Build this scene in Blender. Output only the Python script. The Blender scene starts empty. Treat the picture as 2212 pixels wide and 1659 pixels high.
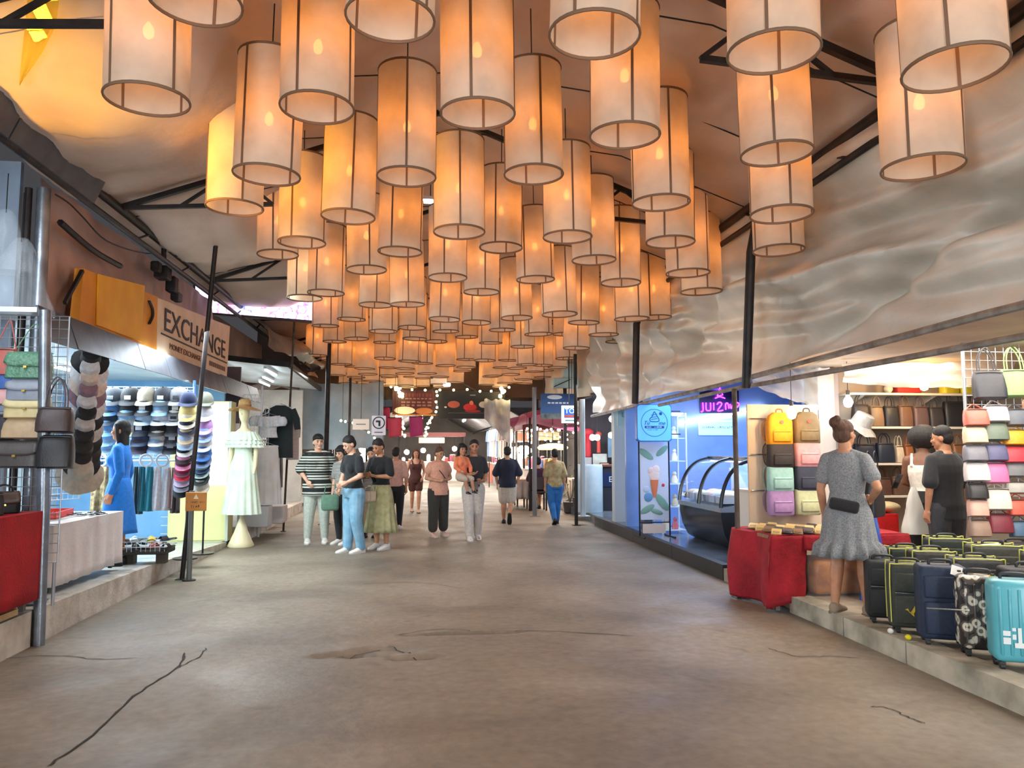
import bpy, bmesh, math, random
from mathutils import Vector, Matrix, noise as mnoise
random.seed(7)
PI = math.pi
SC = bpy.context.scene
COL = SC.collection
# ------------------------------------------------------------------ camera
FPX, CXP, CYP = 1661.0, 1106.0, 829.5
CAM = Vector((0, 0, 1.5))
PITCH = math.atan(140.5 / FPX)
YAW = math.atan(206.0 / FPX * math.cos(PITCH))
_F = Vector((math.sin(YAW) * math.cos(PITCH), math.cos(YAW) * math.cos(PITCH), math.sin(PITCH)))
_R = Vector((math.cos(YAW), -math.sin(YAW), 0))
_U = _R.cross(_F)
cam = bpy.data.cameras.new('camera')
cam.sensor_fit = 'HORIZONTAL'; cam.sensor_width = 36.0
cam.lens = FPX / 2212.0 * 36.0
cam.clip_start = 0.05; cam.clip_end = 300
cam_o = bpy.data.objects.new('camera', cam)
COL.objects.link(cam_o)
cam_o.matrix_world = Matrix.Translation(CAM) @ Matrix((_R, _U, -_F)).transposed().to_4x4()
SC.camera = cam_o
cy = SC.cycles; cy.adaptive_threshold = .02; cy.max_bounces = 6; cy.diffuse_bounces = 4; cy.glossy_bounces = 3; cy.transmission_bounces = 5; cy.transparent_max_bounces = 8; cy.caustics_reflective = False; cy.caustics_refractive = False
# ------------------------------------------------------------------ world, exposure
wd = bpy.data.worlds.new('night'); SC.world = wd; wd.use_nodes = True
bg = wd.node_tree.nodes['Background']
bg.inputs[0].default_value = (0.62, 0.60, 0.66, 1)
bg.inputs[1].default_value = 0.05
vs = SC.view_settings
vs.view_transform = 'Standard'; vs.look = 'None'; vs.gamma = 1.0
vs.exposure = 0.98; vs.use_curve_mapping = False

def lamp(name, kind, loc, power, color, size=0.3, size_y=None, target=None, spot=None, blend=.5):
    d = bpy.data.lights.new(name, kind); d.energy = power; d.color = color
    if kind == 'AREA':
        d.size = size
        if size_y: d.shape = 'RECTANGLE'; d.size_y = size_y
    else:
        d.shadow_soft_size = size
    if kind == 'SPOT': d.spot_size = spot; d.spot_blend = blend
    o = bpy.data.objects.new(name, d); COL.objects.link(o); o.location = loc
    if target is not None:
        o.rotation_euler = (Vector(target) - Vector(loc)).to_track_quat('-Z', 'Y').to_euler()
    return o
COOL = (0.80, 0.92, 1.0); WHITE = (1.0, 0.95, 0.88); WARM = (1.0, 0.66, 0.34)
# stall lamps along the market row (fluorescent battens under the eaves), floodlight behind the left tarp
lamp('stall_light_hats', 'AREA', (-3.7, 9.6, 2.50), 170, COOL, 1.0, 5.0, (-2.9, 9.6, 0))
lamp('stall_light_hats_front', 'AREA', (-3.0, 10.4, 2.34), 16, (.80, 1.0, .94), .10, 5.0, (-1.0, 10.4, .6))
lamp('stall_light_bag_corner', 'AREA', (-3.3, 5.4, 3.0), 12, (.80, .90, 1.0), .5, 1.6, (-3.0, 6.6, 1.2))
lamp('stall_light_bags', 'AREA', (4.9, 5.6, 2.42), 78, (1.0, .93, .82), 1.5, 4.2, (4.9, 5.6, 0))
lamp('stall_light_gelato', 'AREA', (5.0, 11.2, 2.5), 75, (.50, .68, 1.0), 1.6, 2.4, (4.6, 11.2, 0))
lamp('stall_light_gifts', 'AREA', (5.0, 15.6, 2.5), 80, (.86, .93, 1.0), 1.6, 3.6, (4.6, 15.6, 0))
lamp('stall_light_clothes', 'AREA', (-3.5, 17.0, 2.9), 90, (1, .97, .92), 1.2, 4.0, (-3.0, 17.0, 0))
lamp('stall_light_rear_left', 'AREA', (-3.1, -2.2, 2.2), 285, (.84, .94, 1.0), .9, 6.0, (1.2, 3.2, 3.2))
lamp('stall_light_rear_right', 'AREA', (3.5, -2.2, 2.1), 250, (.88, .95, 1.0), .9, 6.0, (-.6, 3.6, 3.2))
lamp('food_hall_light', 'AREA', (1.1, 32, 3.0), 230, (1, .90, .80), 2.0, 15.0, (1.1, 32, 0))
lamp('food_hall_light_left', 'AREA', (-3.8, 28, 2.7), 220, (1, .90, .78), 2.0, 10.0, (-3.4, 28, 0))
lamp('seating_light', 'AREA', (4.4, 21, 2.1), 130, (1, .88, .74), 2.0, 3.0, (4.4, 21, 0))
lamp('flood_amber', 'SPOT', (-2.78, 5.3, 3.45), 150, (1.0, .44, .02), .08, None, (-.1, 7.7, 3.55), .95, .4)
lamp('street_lamp_amber', 'SPOT', (-2.9, 5.6, 5.3), 620, (1.0, .52, .06), .15, None, (-2.65, 5.4, 4.1), 1.35, .8)

# ------------------------------------------------------------------ pixel helpers (a pixel is a direction only)
def ray(px, py):
    return _F + _R * ((px - CXP) / FPX) - _U * ((py - CYP) / FPX)
def atX(px, py, X): r = ray(px, py); return CAM + r * (X / r.x)
def atY(px, py, Y): r = ray(px, py); return CAM + r * (Y / r.y)
def atZ(px, py, Z): r = ray(px, py); return CAM + r * ((Z - 1.5) / r.z)
def atD(px, py, d): return CAM + ray(px, py) * d

# ------------------------------------------------------------------ colour, materials
def lin(c):
    c /= 255.0
    return c / 12.92 if c <= 0.04045 else ((c + .055) / 1.055) ** 2.4
def C(r, g, b): return (lin(r), lin(g), lin(b), 1.0)
MATS = {}
def mat(name, col, rough=.6, metal=0., col2=None, scale=8., bump=0., bscale=None, emit=0., ecol=None,
        trans=0., transp=0., sheen=0., spec=.5, detail=4., stretch=None, thick=None):
    if name in MATS: return MATS[name]
    m = bpy.data.materials.new(name); m.use_nodes = True
    nt = m.node_tree; N = nt.nodes; L = nt.links
    b = N['Principled BSDF']; out = N['Material Output']
    b.inputs['Base Color'].default_value = col
    b.inputs['Roughness'].default_value = rough
    b.inputs['Metallic'].default_value = metal
    b.inputs['Specular IOR Level'].default_value = spec
    if sheen: b.inputs['Sheen Weight'].default_value = sheen
    src = None
    if col2 is not None or bump:
        tc = N.new('ShaderNodeTexCoord')
        co = tc.outputs['Object']
        if stretch:
            mp = N.new('ShaderNodeMapping'); mp.inputs['Scale'].default_value = stretch
            L.new(co, mp.inputs[0]); co = mp.outputs[0]
    if col2 is not None:
        nz = N.new('ShaderNodeTexNoise'); nz.inputs['Scale'].default_value = scale; nz.inputs['Detail'].default_value = detail
        L.new(co, nz.inputs['Vector'])
        cr = N.new('ShaderNodeValToRGB'); cr.color_ramp.elements[0].position = .35; cr.color_ramp.elements[1].position = .68
        cr.color_ramp.elements[0].color = col; cr.color_ramp.elements[1].color = col2
        L.new(nz.outputs['Fac'], cr.inputs[0]); L.new(cr.outputs[0], b.inputs['Base Color']); src = cr.outputs[0]
    if bump:
        n2 = N.new('ShaderNodeTexNoise'); n2.inputs['Scale'].default_value = bscale or scale * 4; n2.inputs['Detail'].default_value = 3
        L.new(co, n2.inputs['Vector'])
        bp = N.new('ShaderNodeBump'); bp.inputs['Strength'].default_value = bump; bp.inputs['Distance'].default_value = .02
        L.new(n2.outputs['Fac'], bp.inputs['Height']); L.new(bp.outputs[0], b.inputs['Normal'])
    if emit:
        b.inputs['Emission Color'].default_value = ecol or col
        b.inputs['Emission Strength'].default_value = emit
    sh = b.outputs[0]
    if trans:
        t = N.new('ShaderNodeBsdfTranslucent'); t.inputs[0].default_value = thick or col
        if src and not thick: L.new(src, t.inputs[0])
        mx = N.new('ShaderNodeMixShader'); mx.inputs[0].default_value = trans
        L.new(sh, mx.inputs[1]); L.new(t.outputs[0], mx.inputs[2]); sh = mx.outputs[0]
    if transp:
        t = N.new('ShaderNodeBsdfTransparent')
        mx = N.new('ShaderNodeMixShader'); mx.inputs[0].default_value = transp
        L.new(sh, mx.inputs[1]); L.new(t.outputs[0], mx.inputs[2]); sh = mx.outputs[0]
    L.new(sh, out.inputs[0])
    MATS[name] = m
    return m
def glow(name, col, s):
    if name in MATS: return MATS[name]
    m = bpy.data.materials.new(name); m.use_nodes = True
    nt = m.node_tree; nt.nodes.remove(nt.nodes['Principled BSDF'])
    e = nt.nodes.new('ShaderNodeEmission'); e.inputs[0].default_value = col; e.inputs[1].default_value = s
    nt.links.new(e.outputs[0], nt.nodes['Material Output'].inputs[0]); MATS[name] = m
    return m
def cloth(r, g, b, name=None):
    n = name or 'cloth_%d_%d_%d' % (r, g, b)
    c = C(r, g, b); c2 = tuple(x * .8 for x in c[:3]) + (1,)
    return mat(n, c, .85, 0, c2, 30, .25, 160, sheen=.15)
def leather(r, g, b, rough=.42):
    n = 'leather_%d_%d_%d' % (r, g, b)
    c = C(r, g, b); c2 = tuple(x * .82 for x in c[:3]) + (1,)
    return mat(n, c, rough, 0, c2, 12, .12, 120)
def plain(r, g, b, rough=.5, metal=0):
    return mat('plain_%d_%d_%d_%d_%d' % (r, g, b, rough * 100, metal * 10), C(r, g, b), rough, metal)

# ------------------------------------------------------------------ mesh builder
class MB:
    def __init__(s): s.v = []; s.f = []; s.mi = []; s.m = 0
    def _add(s, vs, fs):
        o = len(s.v); s.v += [tuple(p) for p in vs]
        for f in fs: s.f.append(tuple(i + o for i in f)); s.mi.append(s.m)
        return s
    def bx(s, x0, x1, y0, y1, z0, z1):
        return s._add([(x0,y0,z0),(x1,y0,z0),(x1,y1,z0),(x0,y1,z0),(x0,y0,z1),(x1,y0,z1),(x1,y1,z1),(x0,y1,z1)],
                      [(3,2,1,0),(4,5,6,7),(0,1,5,4),(1,2,6,5),(2,3,7,6),(3,0,4,7)])
    def box(s, c, sz, M=None):
        a = MB().bx(-sz[0]/2, sz[0]/2, -sz[1]/2, sz[1]/2, -sz[2]/2, sz[2]/2)
        return s.merge(a, Matrix.Translation(c) @ (M.to_4x4() if M else Matrix()))
    def merge(s, o, M=None):
        vs = [(M @ Vector(p)) for p in o.v] if M else o.v
        s._add(vs, o.f); return s
    def rbox(s, c, sz, r, seg=2, M=None, edges='all'):
        bm = bmesh.new(); bmesh.ops.create_cube(bm, size=1)
        for v in bm.verts: v.co = Vector((v.co.x*sz[0], v.co.y*sz[1], v.co.z*sz[2]))
        es = list(bm.edges)
        if edges == 'y': es = [e for e in es if abs((e.verts[0].co - e.verts[1].co).normalized().y) > .9]
        if edges == 'z': es = [e for e in es if abs((e.verts[0].co - e.verts[1].co).normalized().z) > .9]
        if edges == 'x': es = [e for e in es if abs((e.verts[0].co - e.verts[1].co).normalized().x) > .9]
        bmesh.ops.bevel(bm, geom=es, offset=min(r, min(sz)*.49), segments=seg, profile=.5, affect='EDGES')
        bm.verts.index_update()
        X = Matrix.Translation(c) @ (M.to_4x4() if M else Matrix())
        s._add([X @ v.co for v in bm.verts], [[v.index for v in f.verts] for f in bm.faces]); bm.free()
        return s
    def ring_loft(s, rings, caps=True, closed=True):
        n = len(rings[0]); vs = [p for r in rings for p in r]; fs = []
        m = n if closed else n - 1
        for i in range(len(rings) - 1):
            for j in range(m):
                k = (j + 1) % n
                fs.append((i*n+j, i*n+k, (i+1)*n+k, (i+1)*n+j))
        if caps and closed:
            fs.append(tuple(reversed(range(n)))); fs.append(tuple(range((len(rings)-1)*n, len(rings)*n)))
        return s._add(vs, fs)
    def tube(s, pts, r, n=8, caps=True, squash=1.0):
        pts = [Vector(p) for p in pts]; rs = r if isinstance(r, (list, tuple)) else [r]*len(pts)
        rings = []; ref = None
        for i, p in enumerate(pts):
            t = (pts[min(i+1, len(pts)-1)] - pts[max(i-1, 0)])
            if t.length < 1e-9: t = Vector((0,0,1))
            t.normalize()
            if ref is None:
                ref = Vector((1,0,0)) if abs(t.x) < .8 else Vector((0,1,0))
            a = ref - t * ref.dot(t); a.normalize(); b = t.cross(a); ref = a
            rings.append([p + (a*math.cos(2*PI*k/n) + b*math.sin(2*PI*k/n)*squash)*rs[i] for k in range(n)])
        return s.ring_loft(rings, caps)
    def cyl(s, p0, p1, r0, r1=None, n=12, caps=True): return s.tube([p0, p1], [r0, r0 if r1 is None else r1], n, caps)
    def bar(s, p0, p1, w, h):
        p0 = Vector(p0); p1 = Vector(p1); d = p1 - p0
        q = d.to_track_quat('Z', 'Y').to_matrix()
        return s.box((p0+p1)/2, (w, h, d.length), q)
    def lathe(s, prof, c=(0,0,0), n=20, caps=False):
        c = Vector(c)
        return s.ring_loft([[c + Vector((r*math.cos(2*PI*k/n), r*math.sin(2*PI*k/n), z)) for k in range(n)] for r, z in prof], caps)
    def ball(s, c, r, nu=12, nv=8, M=None):
        r = (r, r, r) if not isinstance(r, (tuple, list)) else r
        c = Vector(c); vs = []; fs = []
        vs.append(Vector((0,0,-r[2])))
        for i in range(1, nv):
            a = -PI/2 + PI*i/nv
            for j in range(nu):
                b = 2*PI*j/nu; vs.append(Vector((r[0]*math.cos(a)*math.cos(b), r[1]*math.cos(a)*math.sin(b), r[2]*math.sin(a))))
        vs.append(Vector((0,0,r[2]))); last = len(vs)-1
        for j in range(nu):
            k = (j+1) % nu
            fs.append((0, 1+k, 1+j))
            for i in range(nv-2): fs.append((1+i*nu+j, 1+i*nu+k, 1+(i+1)*nu+k, 1+(i+1)*nu+j))
            fs.append((1+(nv-2)*nu+j, 1+(nv-2)*nu+k, last))
        if M: vs = [M @ v for v in vs]
        return s._add([c + v for v in vs], fs)
    def grid(s, fn, nu, nv):
        vs = [fn(i/nu, j/nv) for j in range(nv+1) for i in range(nu+1)]
        return s._add(vs, [(j*(nu+1)+i, j*(nu+1)+i+1, (j+1)*(nu+1)+i+1, (j+1)*(nu+1)+i) for j in range(nv) for i in range(nu)])
    def poly(s, pts): return s._add(pts, [tuple(range(len(pts)))])
    def prism(s, pts2, y0, y1, axis='y'):
        n = len(pts2)
        mk = {'y': lambda p, t: (p[0], t, p[1]), 'x': lambda p, t: (t, p[0], p[1]), 'z': lambda p, t: (p[0], p[1], t)}[axis]
        return s.ring_loft([[mk(p, y0) for p in pts2], [mk(p, y1) for p in pts2]], True)
    def mesh(s, name, smooth=40):
        me = bpy.data.meshes.new(name); me.from_pydata(s.v, [], s.f); me.update()
        if any(s.mi):
            me.polygons.foreach_set('material_index', s.mi)
        bm = bmesh.new(); bm.from_mesh(me); bmesh.ops.recalc_face_normals(bm, faces=bm.faces); bm.to_mesh(me); bm.free()
        if smooth:
            me.polygons.foreach_set('use_smooth', [True]*len(me.polygons))
            me.set_sharp_from_angle(angle=math.radians(smooth))
        return me
    def build(s, name, material, parent=None, smooth=40, loc=None, rot=None):
        return obj(name, s.mesh(name, smooth), material, parent, loc, rot)

def obj(name, me, material=None, parent=None, loc=None, rot=None):
    o = bpy.data.objects.new(name, me); COL.objects.link(o)
    if material is not None and len(me.materials) == 0:
        for m in (material if isinstance(material, (list, tuple)) else [material]): me.materials.append(m)
    if parent: o.parent = parent
    if loc: o.location = loc
    if rot: o.rotation_euler = rot
    return o
def tag(o, label, cat, group=None):
    o['label'] = label; o['category'] = cat
    if group: o['group'] = group
    return o
def thing(name, label, cat, loc=(0,0,0), rotz=0, group=None):
    o = bpy.data.objects.new(name, None); COL.objects.link(o)
    o.location = loc; o.rotation_euler = (0, 0, rotz); o.empty_display_size = .1
    return tag(o, label, cat, group)
def struct(o): o['kind'] = 'structure'; return o
def dup(root, loc=None, rot=None, label=None, group=None, mats=None):
    def cp(o, parent):
        c = o.copy(); COL.objects.link(c); c.parent = parent
        if mats and o.type == 'MESH' and o.name.split('.')[0] in mats:
            c.data = mesh_with(o.data, mats[o.name.split('.')[0]])
        for ch in list(o.children): cp(ch, c)
        return c
    r = cp(root, None)
    if loc is not None: r.location = loc
    if rot is not None: r.rotation_euler = rot
    if label: r['label'] = label
    if group: r['group'] = group
    return r
_MW = {}
def mesh_with(me, m):
    k = (me.name, m.name)
    if k not in _MW:
        c = me.copy(); c.materials.clear(); c.materials.append(m); _MW[k] = c
    return _MW[k]
def text_obj(name, s, size, material, parent, M, extrude=.004, font_scale=(1,1), shear=0, align='CENTER'):
    cu = bpy.data.curves.new(name, 'FONT'); cu.body = s; cu.size = size; cu.extrude = extrude; cu.align_x = align; cu.align_y = 'CENTER'; cu.shear = shear
    cu.resolution_u = 3
    t = bpy.data.objects.new(name, cu); COL.objects.link(t)
    dg = bpy.context.evaluated_depsgraph_get()
    me = bpy.data.meshes.new_from_object(t.evaluated_get(dg))
    bpy.data.objects.remove(t); bpy.data.curves.remove(cu)
    me.transform(Matrix.Diagonal((font_scale[0], font_scale[1], 1, 1))); me.transform(M); me.materials.clear()
    return obj(name, me, material, parent)
def facing_y(c):   # text lying in XZ, read from -Y
    return Matrix.Translation(c) @ Matrix.Rotation(PI/2, 4, 'X')
def facing_x(c):   # text on a left-hand front (plane X const), read from +X side
    return Matrix.Translation(c) @ Matrix.Rotation(PI/2, 4, 'Z') @ Matrix.Rotation(PI/2, 4, 'X')
def strokes(parent, x0, x1, z, h, n, y, material, seed=1):   # unreadable small print: a row of short marks
    rr = random.Random(seed); w = (x1 - x0)/n
    for k in range(n):
        if rr.random() < .12: continue
        a = x0 + w*k; m = MB(); m.bx(a, a + w*.18, y, y + .001, z - h/2, z + h/2*rr.uniform(.4, 1)); m.bx(a, a + w*rr.uniform(.45, .75), y, y + .001, z + h*rr.uniform(-.3, .3), z + h*rr.uniform(-.3, .3) + h*.18)
        m.build('print_mark', material, parent, 0)
def nz(x, y=0, z=0): return mnoise.noise(Vector((x, y, z)))
def smooth_pts(pts, n=6):
    pts = [Vector(p) for p in pts]; out = []
    for i in range(len(pts)-1):
        p0 = pts[max(i-1,0)]; p1 = pts[i]; p2 = pts[i+1]; p3 = pts[min(i+2,len(pts)-1)]
        for k in range(n):
            t = k/n
            out.append(.5*((2*p1)+(p2-p0)*t+(2*p0-5*p1+4*p2-p3)*t*t+(3*p1-p0-3*p2+p3)*t**3))
    out.append(pts[-1]); return out
# ================================================================== STRUCTURE
def zl(Y):   # left platform sinks a little towards the far end
    pts = [(-10, .30), (6.4, .27), (9.1, .22), (12.5, .07), (40, .07)]
    for (a, za), (b, zb) in zip(pts, pts[1:]):
        if Y <= b: return za + (zb - za) * (Y - a) / (b - a)
    return .07
ZR = .14
def floor_mat():
    m = bpy.data.materials.new('worn_concrete'); m.use_nodes = True
    nt = m.node_tree; N = nt.nodes; L = nt.links; b = N['Principled BSDF']
    tc = N.new('ShaderNodeTexCoord'); co = tc.outputs['Object']
    def noise(s, d=5, dist=0):
        n = N.new('ShaderNodeTexNoise'); n.inputs['Scale'].default_value = s; n.inputs['Detail'].default_value = d; n.inputs['Distortion'].default_value = dist
        L.new(co, n.inputs['Vector']); return n.outputs['Fac']
    def ramp(f, stops):
        r = N.new('ShaderNodeValToRGB'); e = r.color_ramp.elements
        while len(e) < len(stops): e.new(.5)
        for i, (p, c) in enumerate(stops): e[i].position = p; e[i].color = c
        L.new(f, r.inputs[0]); return r.outputs[0]
    def mix(a, bb, f, t='MIX'):
        n = N.new('ShaderNodeMix'); n.data_type = 'RGBA'; n.blend_type = t
        if isinstance(f, float): n.inputs['Factor'].default_value = f
        else: L.new(f, n.inputs['Factor'])
        L.new(a, n.inputs['A']); L.new(bb, n.inputs['B']); return n.outputs['Result']
    big = ramp(noise(.55, 6, .6), [(.30, C(116, 105, 92)), (.52, C(152, 140, 122)), (.75, C(176, 165, 148))])
    fine = ramp(noise(14, 6), [(.3, C(150, 150, 150)), (.7, C(215, 215, 215))])
    c1 = mix(big, fine, .55, 'MULTIPLY')
    spots = ramp(noise(2.2, 9, 1.5), [(.60, (0, 0, 0, 1)), (.82, (.8, .8, .8, 1))])
    dark = N.new('ShaderNodeRGB'); dark.outputs[0].default_value = C(92, 82, 73)
    c2 = mix(c1, dark.outputs[0], spots)
    L.new(c2, b.inputs['Base Color'])
    rr = ramp(noise(1.3, 5, .5), [(.3, (.46, .46, .46, 1)), (.7, (.72, .72, .72, 1))])
    L.new(rr, b.inputs['Roughness'])
    bp = N.new('ShaderNodeBump'); bp.inputs['Strength'].default_value = .35; bp.inputs['Distance'].default_value = .02
    L.new(noise(9, 8), bp.inputs['Height']); L.new(bp.outputs[0], b.inputs['Normal'])
    return m
# floor with shallow worn patches (geometry) in front of the camera
PATCH = []
for (px, py, rx, ry) in [(905,1297,.42,.16),(975,1302,.28,.10),(760,1414,.34,.10),(830,1404,.30,.13),(890,1420,.22,.07),(1010,1368,.5,.05)]:
    p = atZ(px, py, 0); PATCH.append((p.x, p.y, rx, ry))
def floor_z(x, y):
    z = .012 * nz(x*.35, y*.35) + .005 * nz(x*1.7, y*1.7, 3)
    for (a, b2, rx, ry) in PATCH:
        d = ((x-a)/rx)**2 + ((y-b2)/ry)**2 + .5*nz(x*6, y*6, 7)
        if d < 1: z -= .030 * min(1, (1-d)*4)
    return z
fb = MB()
xs = [-9 + 4.6*i/6 for i in range(6)] + [-4.4 + 8.8*i/150 for i in range(151)] + [4.4 + 4.6*i/6 for i in range(1, 7)]
ys = [-9 + 12*i/8 for i in range(8)] + [3 + 4.4*(i/150) for i in range(151)] + [7.4 + 7.0*i/60 for i in range(1, 61)] + [14.4 + 46*i/30 for i in range(1, 31)]
nx = len(xs)
fb._add([(x, y, floor_z(x, y) if y < 14.4 and -4.4 < x < 4.4 else 0) for y in ys for x in xs],
        [(j*nx+i, j*nx+i+1, (j+1)*nx+i+1, (j+1)*nx+i) for j in range(len(ys)-1) for i in range(nx-1)])
floor = struct(fb.build('floor', floor_mat(), smooth=80))
# cracks: thin dark sunken seams, one winding ribbon each
crackm = mat('crack_dark', C(46, 40, 36), .9)
def crack(pxs, w):
    pts = [atZ(px, py, 0) for px, py in pxs]; pts = smooth_pts(pts, 7)
    m = MB(); a = []; b2 = []
    for i, p in enumerate(pts):
        t = (pts[min(i+1, len(pts)-1)] - pts[max(i-1, 0)]).normalized(); n = Vector((-t.y, t.x, 0))
        j = .02*nz(i*1.3, w*100); ww = w*(.5+.9*abs(nz(i*.7, 5))) * (1 if 0 < i < len(pts)-1 else .1)
        q = p + n*j; z = floor_z(q.x, q.y) + .004
        a.append((q.x+n.x*ww, q.y+n.y*ww, z)); b2.append((q.x-n.x*ww, q.y-n.y*ww, z))
    m.ring_loft([a, b2], False, False)
    o = m.build('floor_crack', crackm, floor); return o
crack([(100,1659),(200,1590),(290,1505),(380,1445),(400,1410)], .010)
crack([(380,1445),(430,1420),(445,1400)], .007)
crack([(0,1425),(120,1418),(215,1425),(300,1422)], .007)
crack([(700,1418),(780,1405),(850,1395),(905,1422)], .008)
crack([(855,1372),(950,1360),(1060,1366),(1150,1362),(1380,1375)], .006)
crack([(1880,1525),(1920,1530),(1960,1548),(2000,1562)], .007)
crack([(1660,1400),(1720,1418),(1790,1418),(1860,1422)], .006)
crack([(780,1262),(900,1258),(1000,1272)], .006)

# ---- left raised platform
plat_l = mat('platform_tile', C(196, 200, 196), .35, 0, C(160, 160, 154), 3, .08, 30)
kerb_l = mat('kerb_paint_left', C(208, 202, 190), .7, 0, C(164, 154, 140), 5, .3, 40)
m = MB(); yy = [-9, 2, 6.4, 9.1, 12.5, 14, 24]
a = [(-2.98, y, zl(y)) for y in yy]; b = [(-9, y, zl(y)) for y in yy]
m.ring_loft([a, b], False, False)
p_l = struct(m.build('floor_platform_left', plat_l, smooth=0))
def kerb_block(parent, x0, x1, y0, y1, zf, material, inset=.008):
    k = MB(); z0, z1 = zf(y0), zf(y1); g = inset
    k._add([(x0,y0+g,-.05),(x1,y0+g,-.05),(x1,y1-g,-.05),(x0,y1-g,-.05),(x0,y0+g,z0),(x1,y0+g,z0),(x1,y1-g,z1),(x0,y1-g,z1)],
           [(3,2,1,0),(4,5,6,7),(0,1,5,4),(1,2,6,5),(2,3,7,6),(3,0,4,7)])
    return k.build('kerb_block', material, parent, 0)
for y0, y1 in [(-4, -1), (-1, 2), (2, 6.40), (6.45, 9.1), (9.1, 12.5)]:
    kerb_block(p_l, -3.05 if y0 >= 5.9 else -3.05, -2.9, y0, y1, zl, kerb_l)
for y0, y1 in [(13.3, 15.1), (15.1, 17.2), (17.2, 19.4)]:
    kerb_block(p_l, -3.0, -2.75, y0, y1, lambda y: .22, kerb_l)
MBx = MB().bx(-9, -2.98, 13.3, 19.6, .05, .2)
MBx.build('platform_slab', plat_l, p_l, 0)
# ---- right platform: painted kerb blocks and floor
kerb_r = mat('kerb_stone_right', C(196, 190, 172), .75, 0, C(132, 128, 112), 4, .4, 30)
p_r = struct(MB().bx(3.5, 9, -9, 8.58, 0, ZR).build('floor_platform_right', mat('platform_worn', C(170, 156, 138), .6, 0, C(128, 116, 102), 4, .15, 40), smooth=0))
seam_y = [-4, -1.5, 1.2, 3.2, 5.15, 5.95, 6.86]
for y0, y1 in zip(seam_y, seam_y[1:]):
    kerb_block(p_r, 3.42, 3.62, y0, y1, lambda y: ZR + .012, kerb_r)
# ---- gelato step, glossy with black edge
step = mat('step_glossy', C(120, 134, 150), .18, 0, C(86, 98, 112), 2, .05, 30)
edge_b = mat('step_edge_black', C(34, 33, 36), .5)
p_g = struct(MB().bx(3.58, 9, 8.6, 20, 0, .17).build('floor_platform_gelato', step, smooth=0))
for y0, y1 in [(8.6, 10.4), (10.4, 12.3), (12.3, 15.05)]:
    kerb_block(p_g, 3.50, 3.60, y0, y1, lambda y: .175, edge_b, .004)

# ------------------------------------------------------------------ tarpaulin roof
RIDGE_X, RIDGE_Z, EZ, XL, XR = .2, 5.15, 3.95, -3.0, 3.3
def roof_z(x):
    return RIDGE_Z - (RIDGE_Z - EZ) * (abs(x - RIDGE_X) / ((RIDGE_X - XL) if x < RIDGE_X else (XR - RIDGE_X)))
def tarp_mat(name, c1, c2, trans, rough=.42, c3=None):
    m = mat(name, c1, rough, 0, c2, .9, .55, 5.5, trans=trans, detail=8)
    return m
TR = tarp_mat('tarp_roof', C(224, 204, 188), C(190, 166, 148), .10, .55)
TC = tarp_mat('tarp_curtain', C(236, 232, 222), C(192, 184, 170), .04, .34)
TW = tarp_mat('tarp_wall', C(214, 178, 162), C(176, 142, 128), .08, .6)
def roof_pt(u, v):
    x = XL - .25 + (XR - XL + .5) * u; y = -9 + 33 * v
    t = abs(math.sin(PI * (y - 4.6) / 3.4))
    sag = .10 * t * math.sin(PI * min(1, max(0, u)) * 2) ** 2
    if x < -.4:
        k = min(1, (-.4 - x) / 1.6)
        sag += .30 * k * t ** .6 * max(0, math.sin(PI * min(1, (x - XL + .25) / 2.6)))
        sag += .07 * k * nz(x*1.6, y*1.3, 4) + .035*k*nz(x*5+y*2.5, y*1.6, 8) + .012*k*nz(x*11+y*6, y*4, 1)
    return (x, y, roof_z(x) - sag + .03 * nz(x*.8, y*.8) + .05)
ceil = MB(); ceil.grid(roof_pt, 90, 300)

def roof_true(x, y): return roof_pt((x - XL + .25) / (XR - XL + .5), (y + 9) / 33)[2]
def on_roof(px, py):
    r = ray(px, py); k = 2.0
    while k < 60:
        p = CAM + r * k
        if p.z > roof_true(p.x, p.y): return p
        k += .01
    return p
LB = [(62, -40), (55, 40), (47, 110), (42, 166)]; RB = [(132, -40), (122, 40), (92, 100), (45, 168)]
def bl_(B, v): q = min(2, int(v*3)); k = v*3 - q; return (B[q][0] + (B[q+1][0]-B[q][0])*k, B[q][1] + (B[q+1][1]-B[q][1])*k)
def streak_pt(u, v, dz=-.03):
    a, b = bl_(LB, v), bl_(RB, v); p = on_roof(a[0] + (b[0]-a[0])*u, a[1] + (b[1]-a[1])*u); return (p.x, p.y, p.z + dz + .012*math.sin(u*9))
pts_ = [Vector(streak_pt(u, v, 0)) for u, v in [(.30, 0), (.30, .3), (.35, .55), (.5, .7), (.65, .55), (.70, .3), (.70, 0)]]
def inside(x, y):
    r = False; n = len(pts_)
    for i in range(n):
        a, b = pts_[i], pts_[i-1]
        if (a.y > y) != (b.y > y) and x < (b.x-a.x)*(y-a.y)/(b.y-a.y)+a.x: r = not r
    return r
keep = [i for i, f in enumerate(ceil.f) if not inside(sum(ceil.v[k][0] for k in f)/4, sum(ceil.v[k][1] for k in f)/4)]
ceil.f = [ceil.f[i] for i in keep]; ceil.mi = [0]*len(keep)
ceiling = struct(ceil.build('ceiling', TR, smooth=80))
tag(MB().grid(lambda u, v: streak_pt(u, v, -.05), 8, 18).build('light_streak_sheet', mat('streak_yellow', C(252, 214, 60), .4, 0, None, trans=.85, thick=C(255, 246, 150))), 'yellow translucent sheet shaped as the streak of lamplight through the left roof tarpaulin', 'patch')  # added sheet, its yellow stands for lamplight shining through the tarp gap
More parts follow.
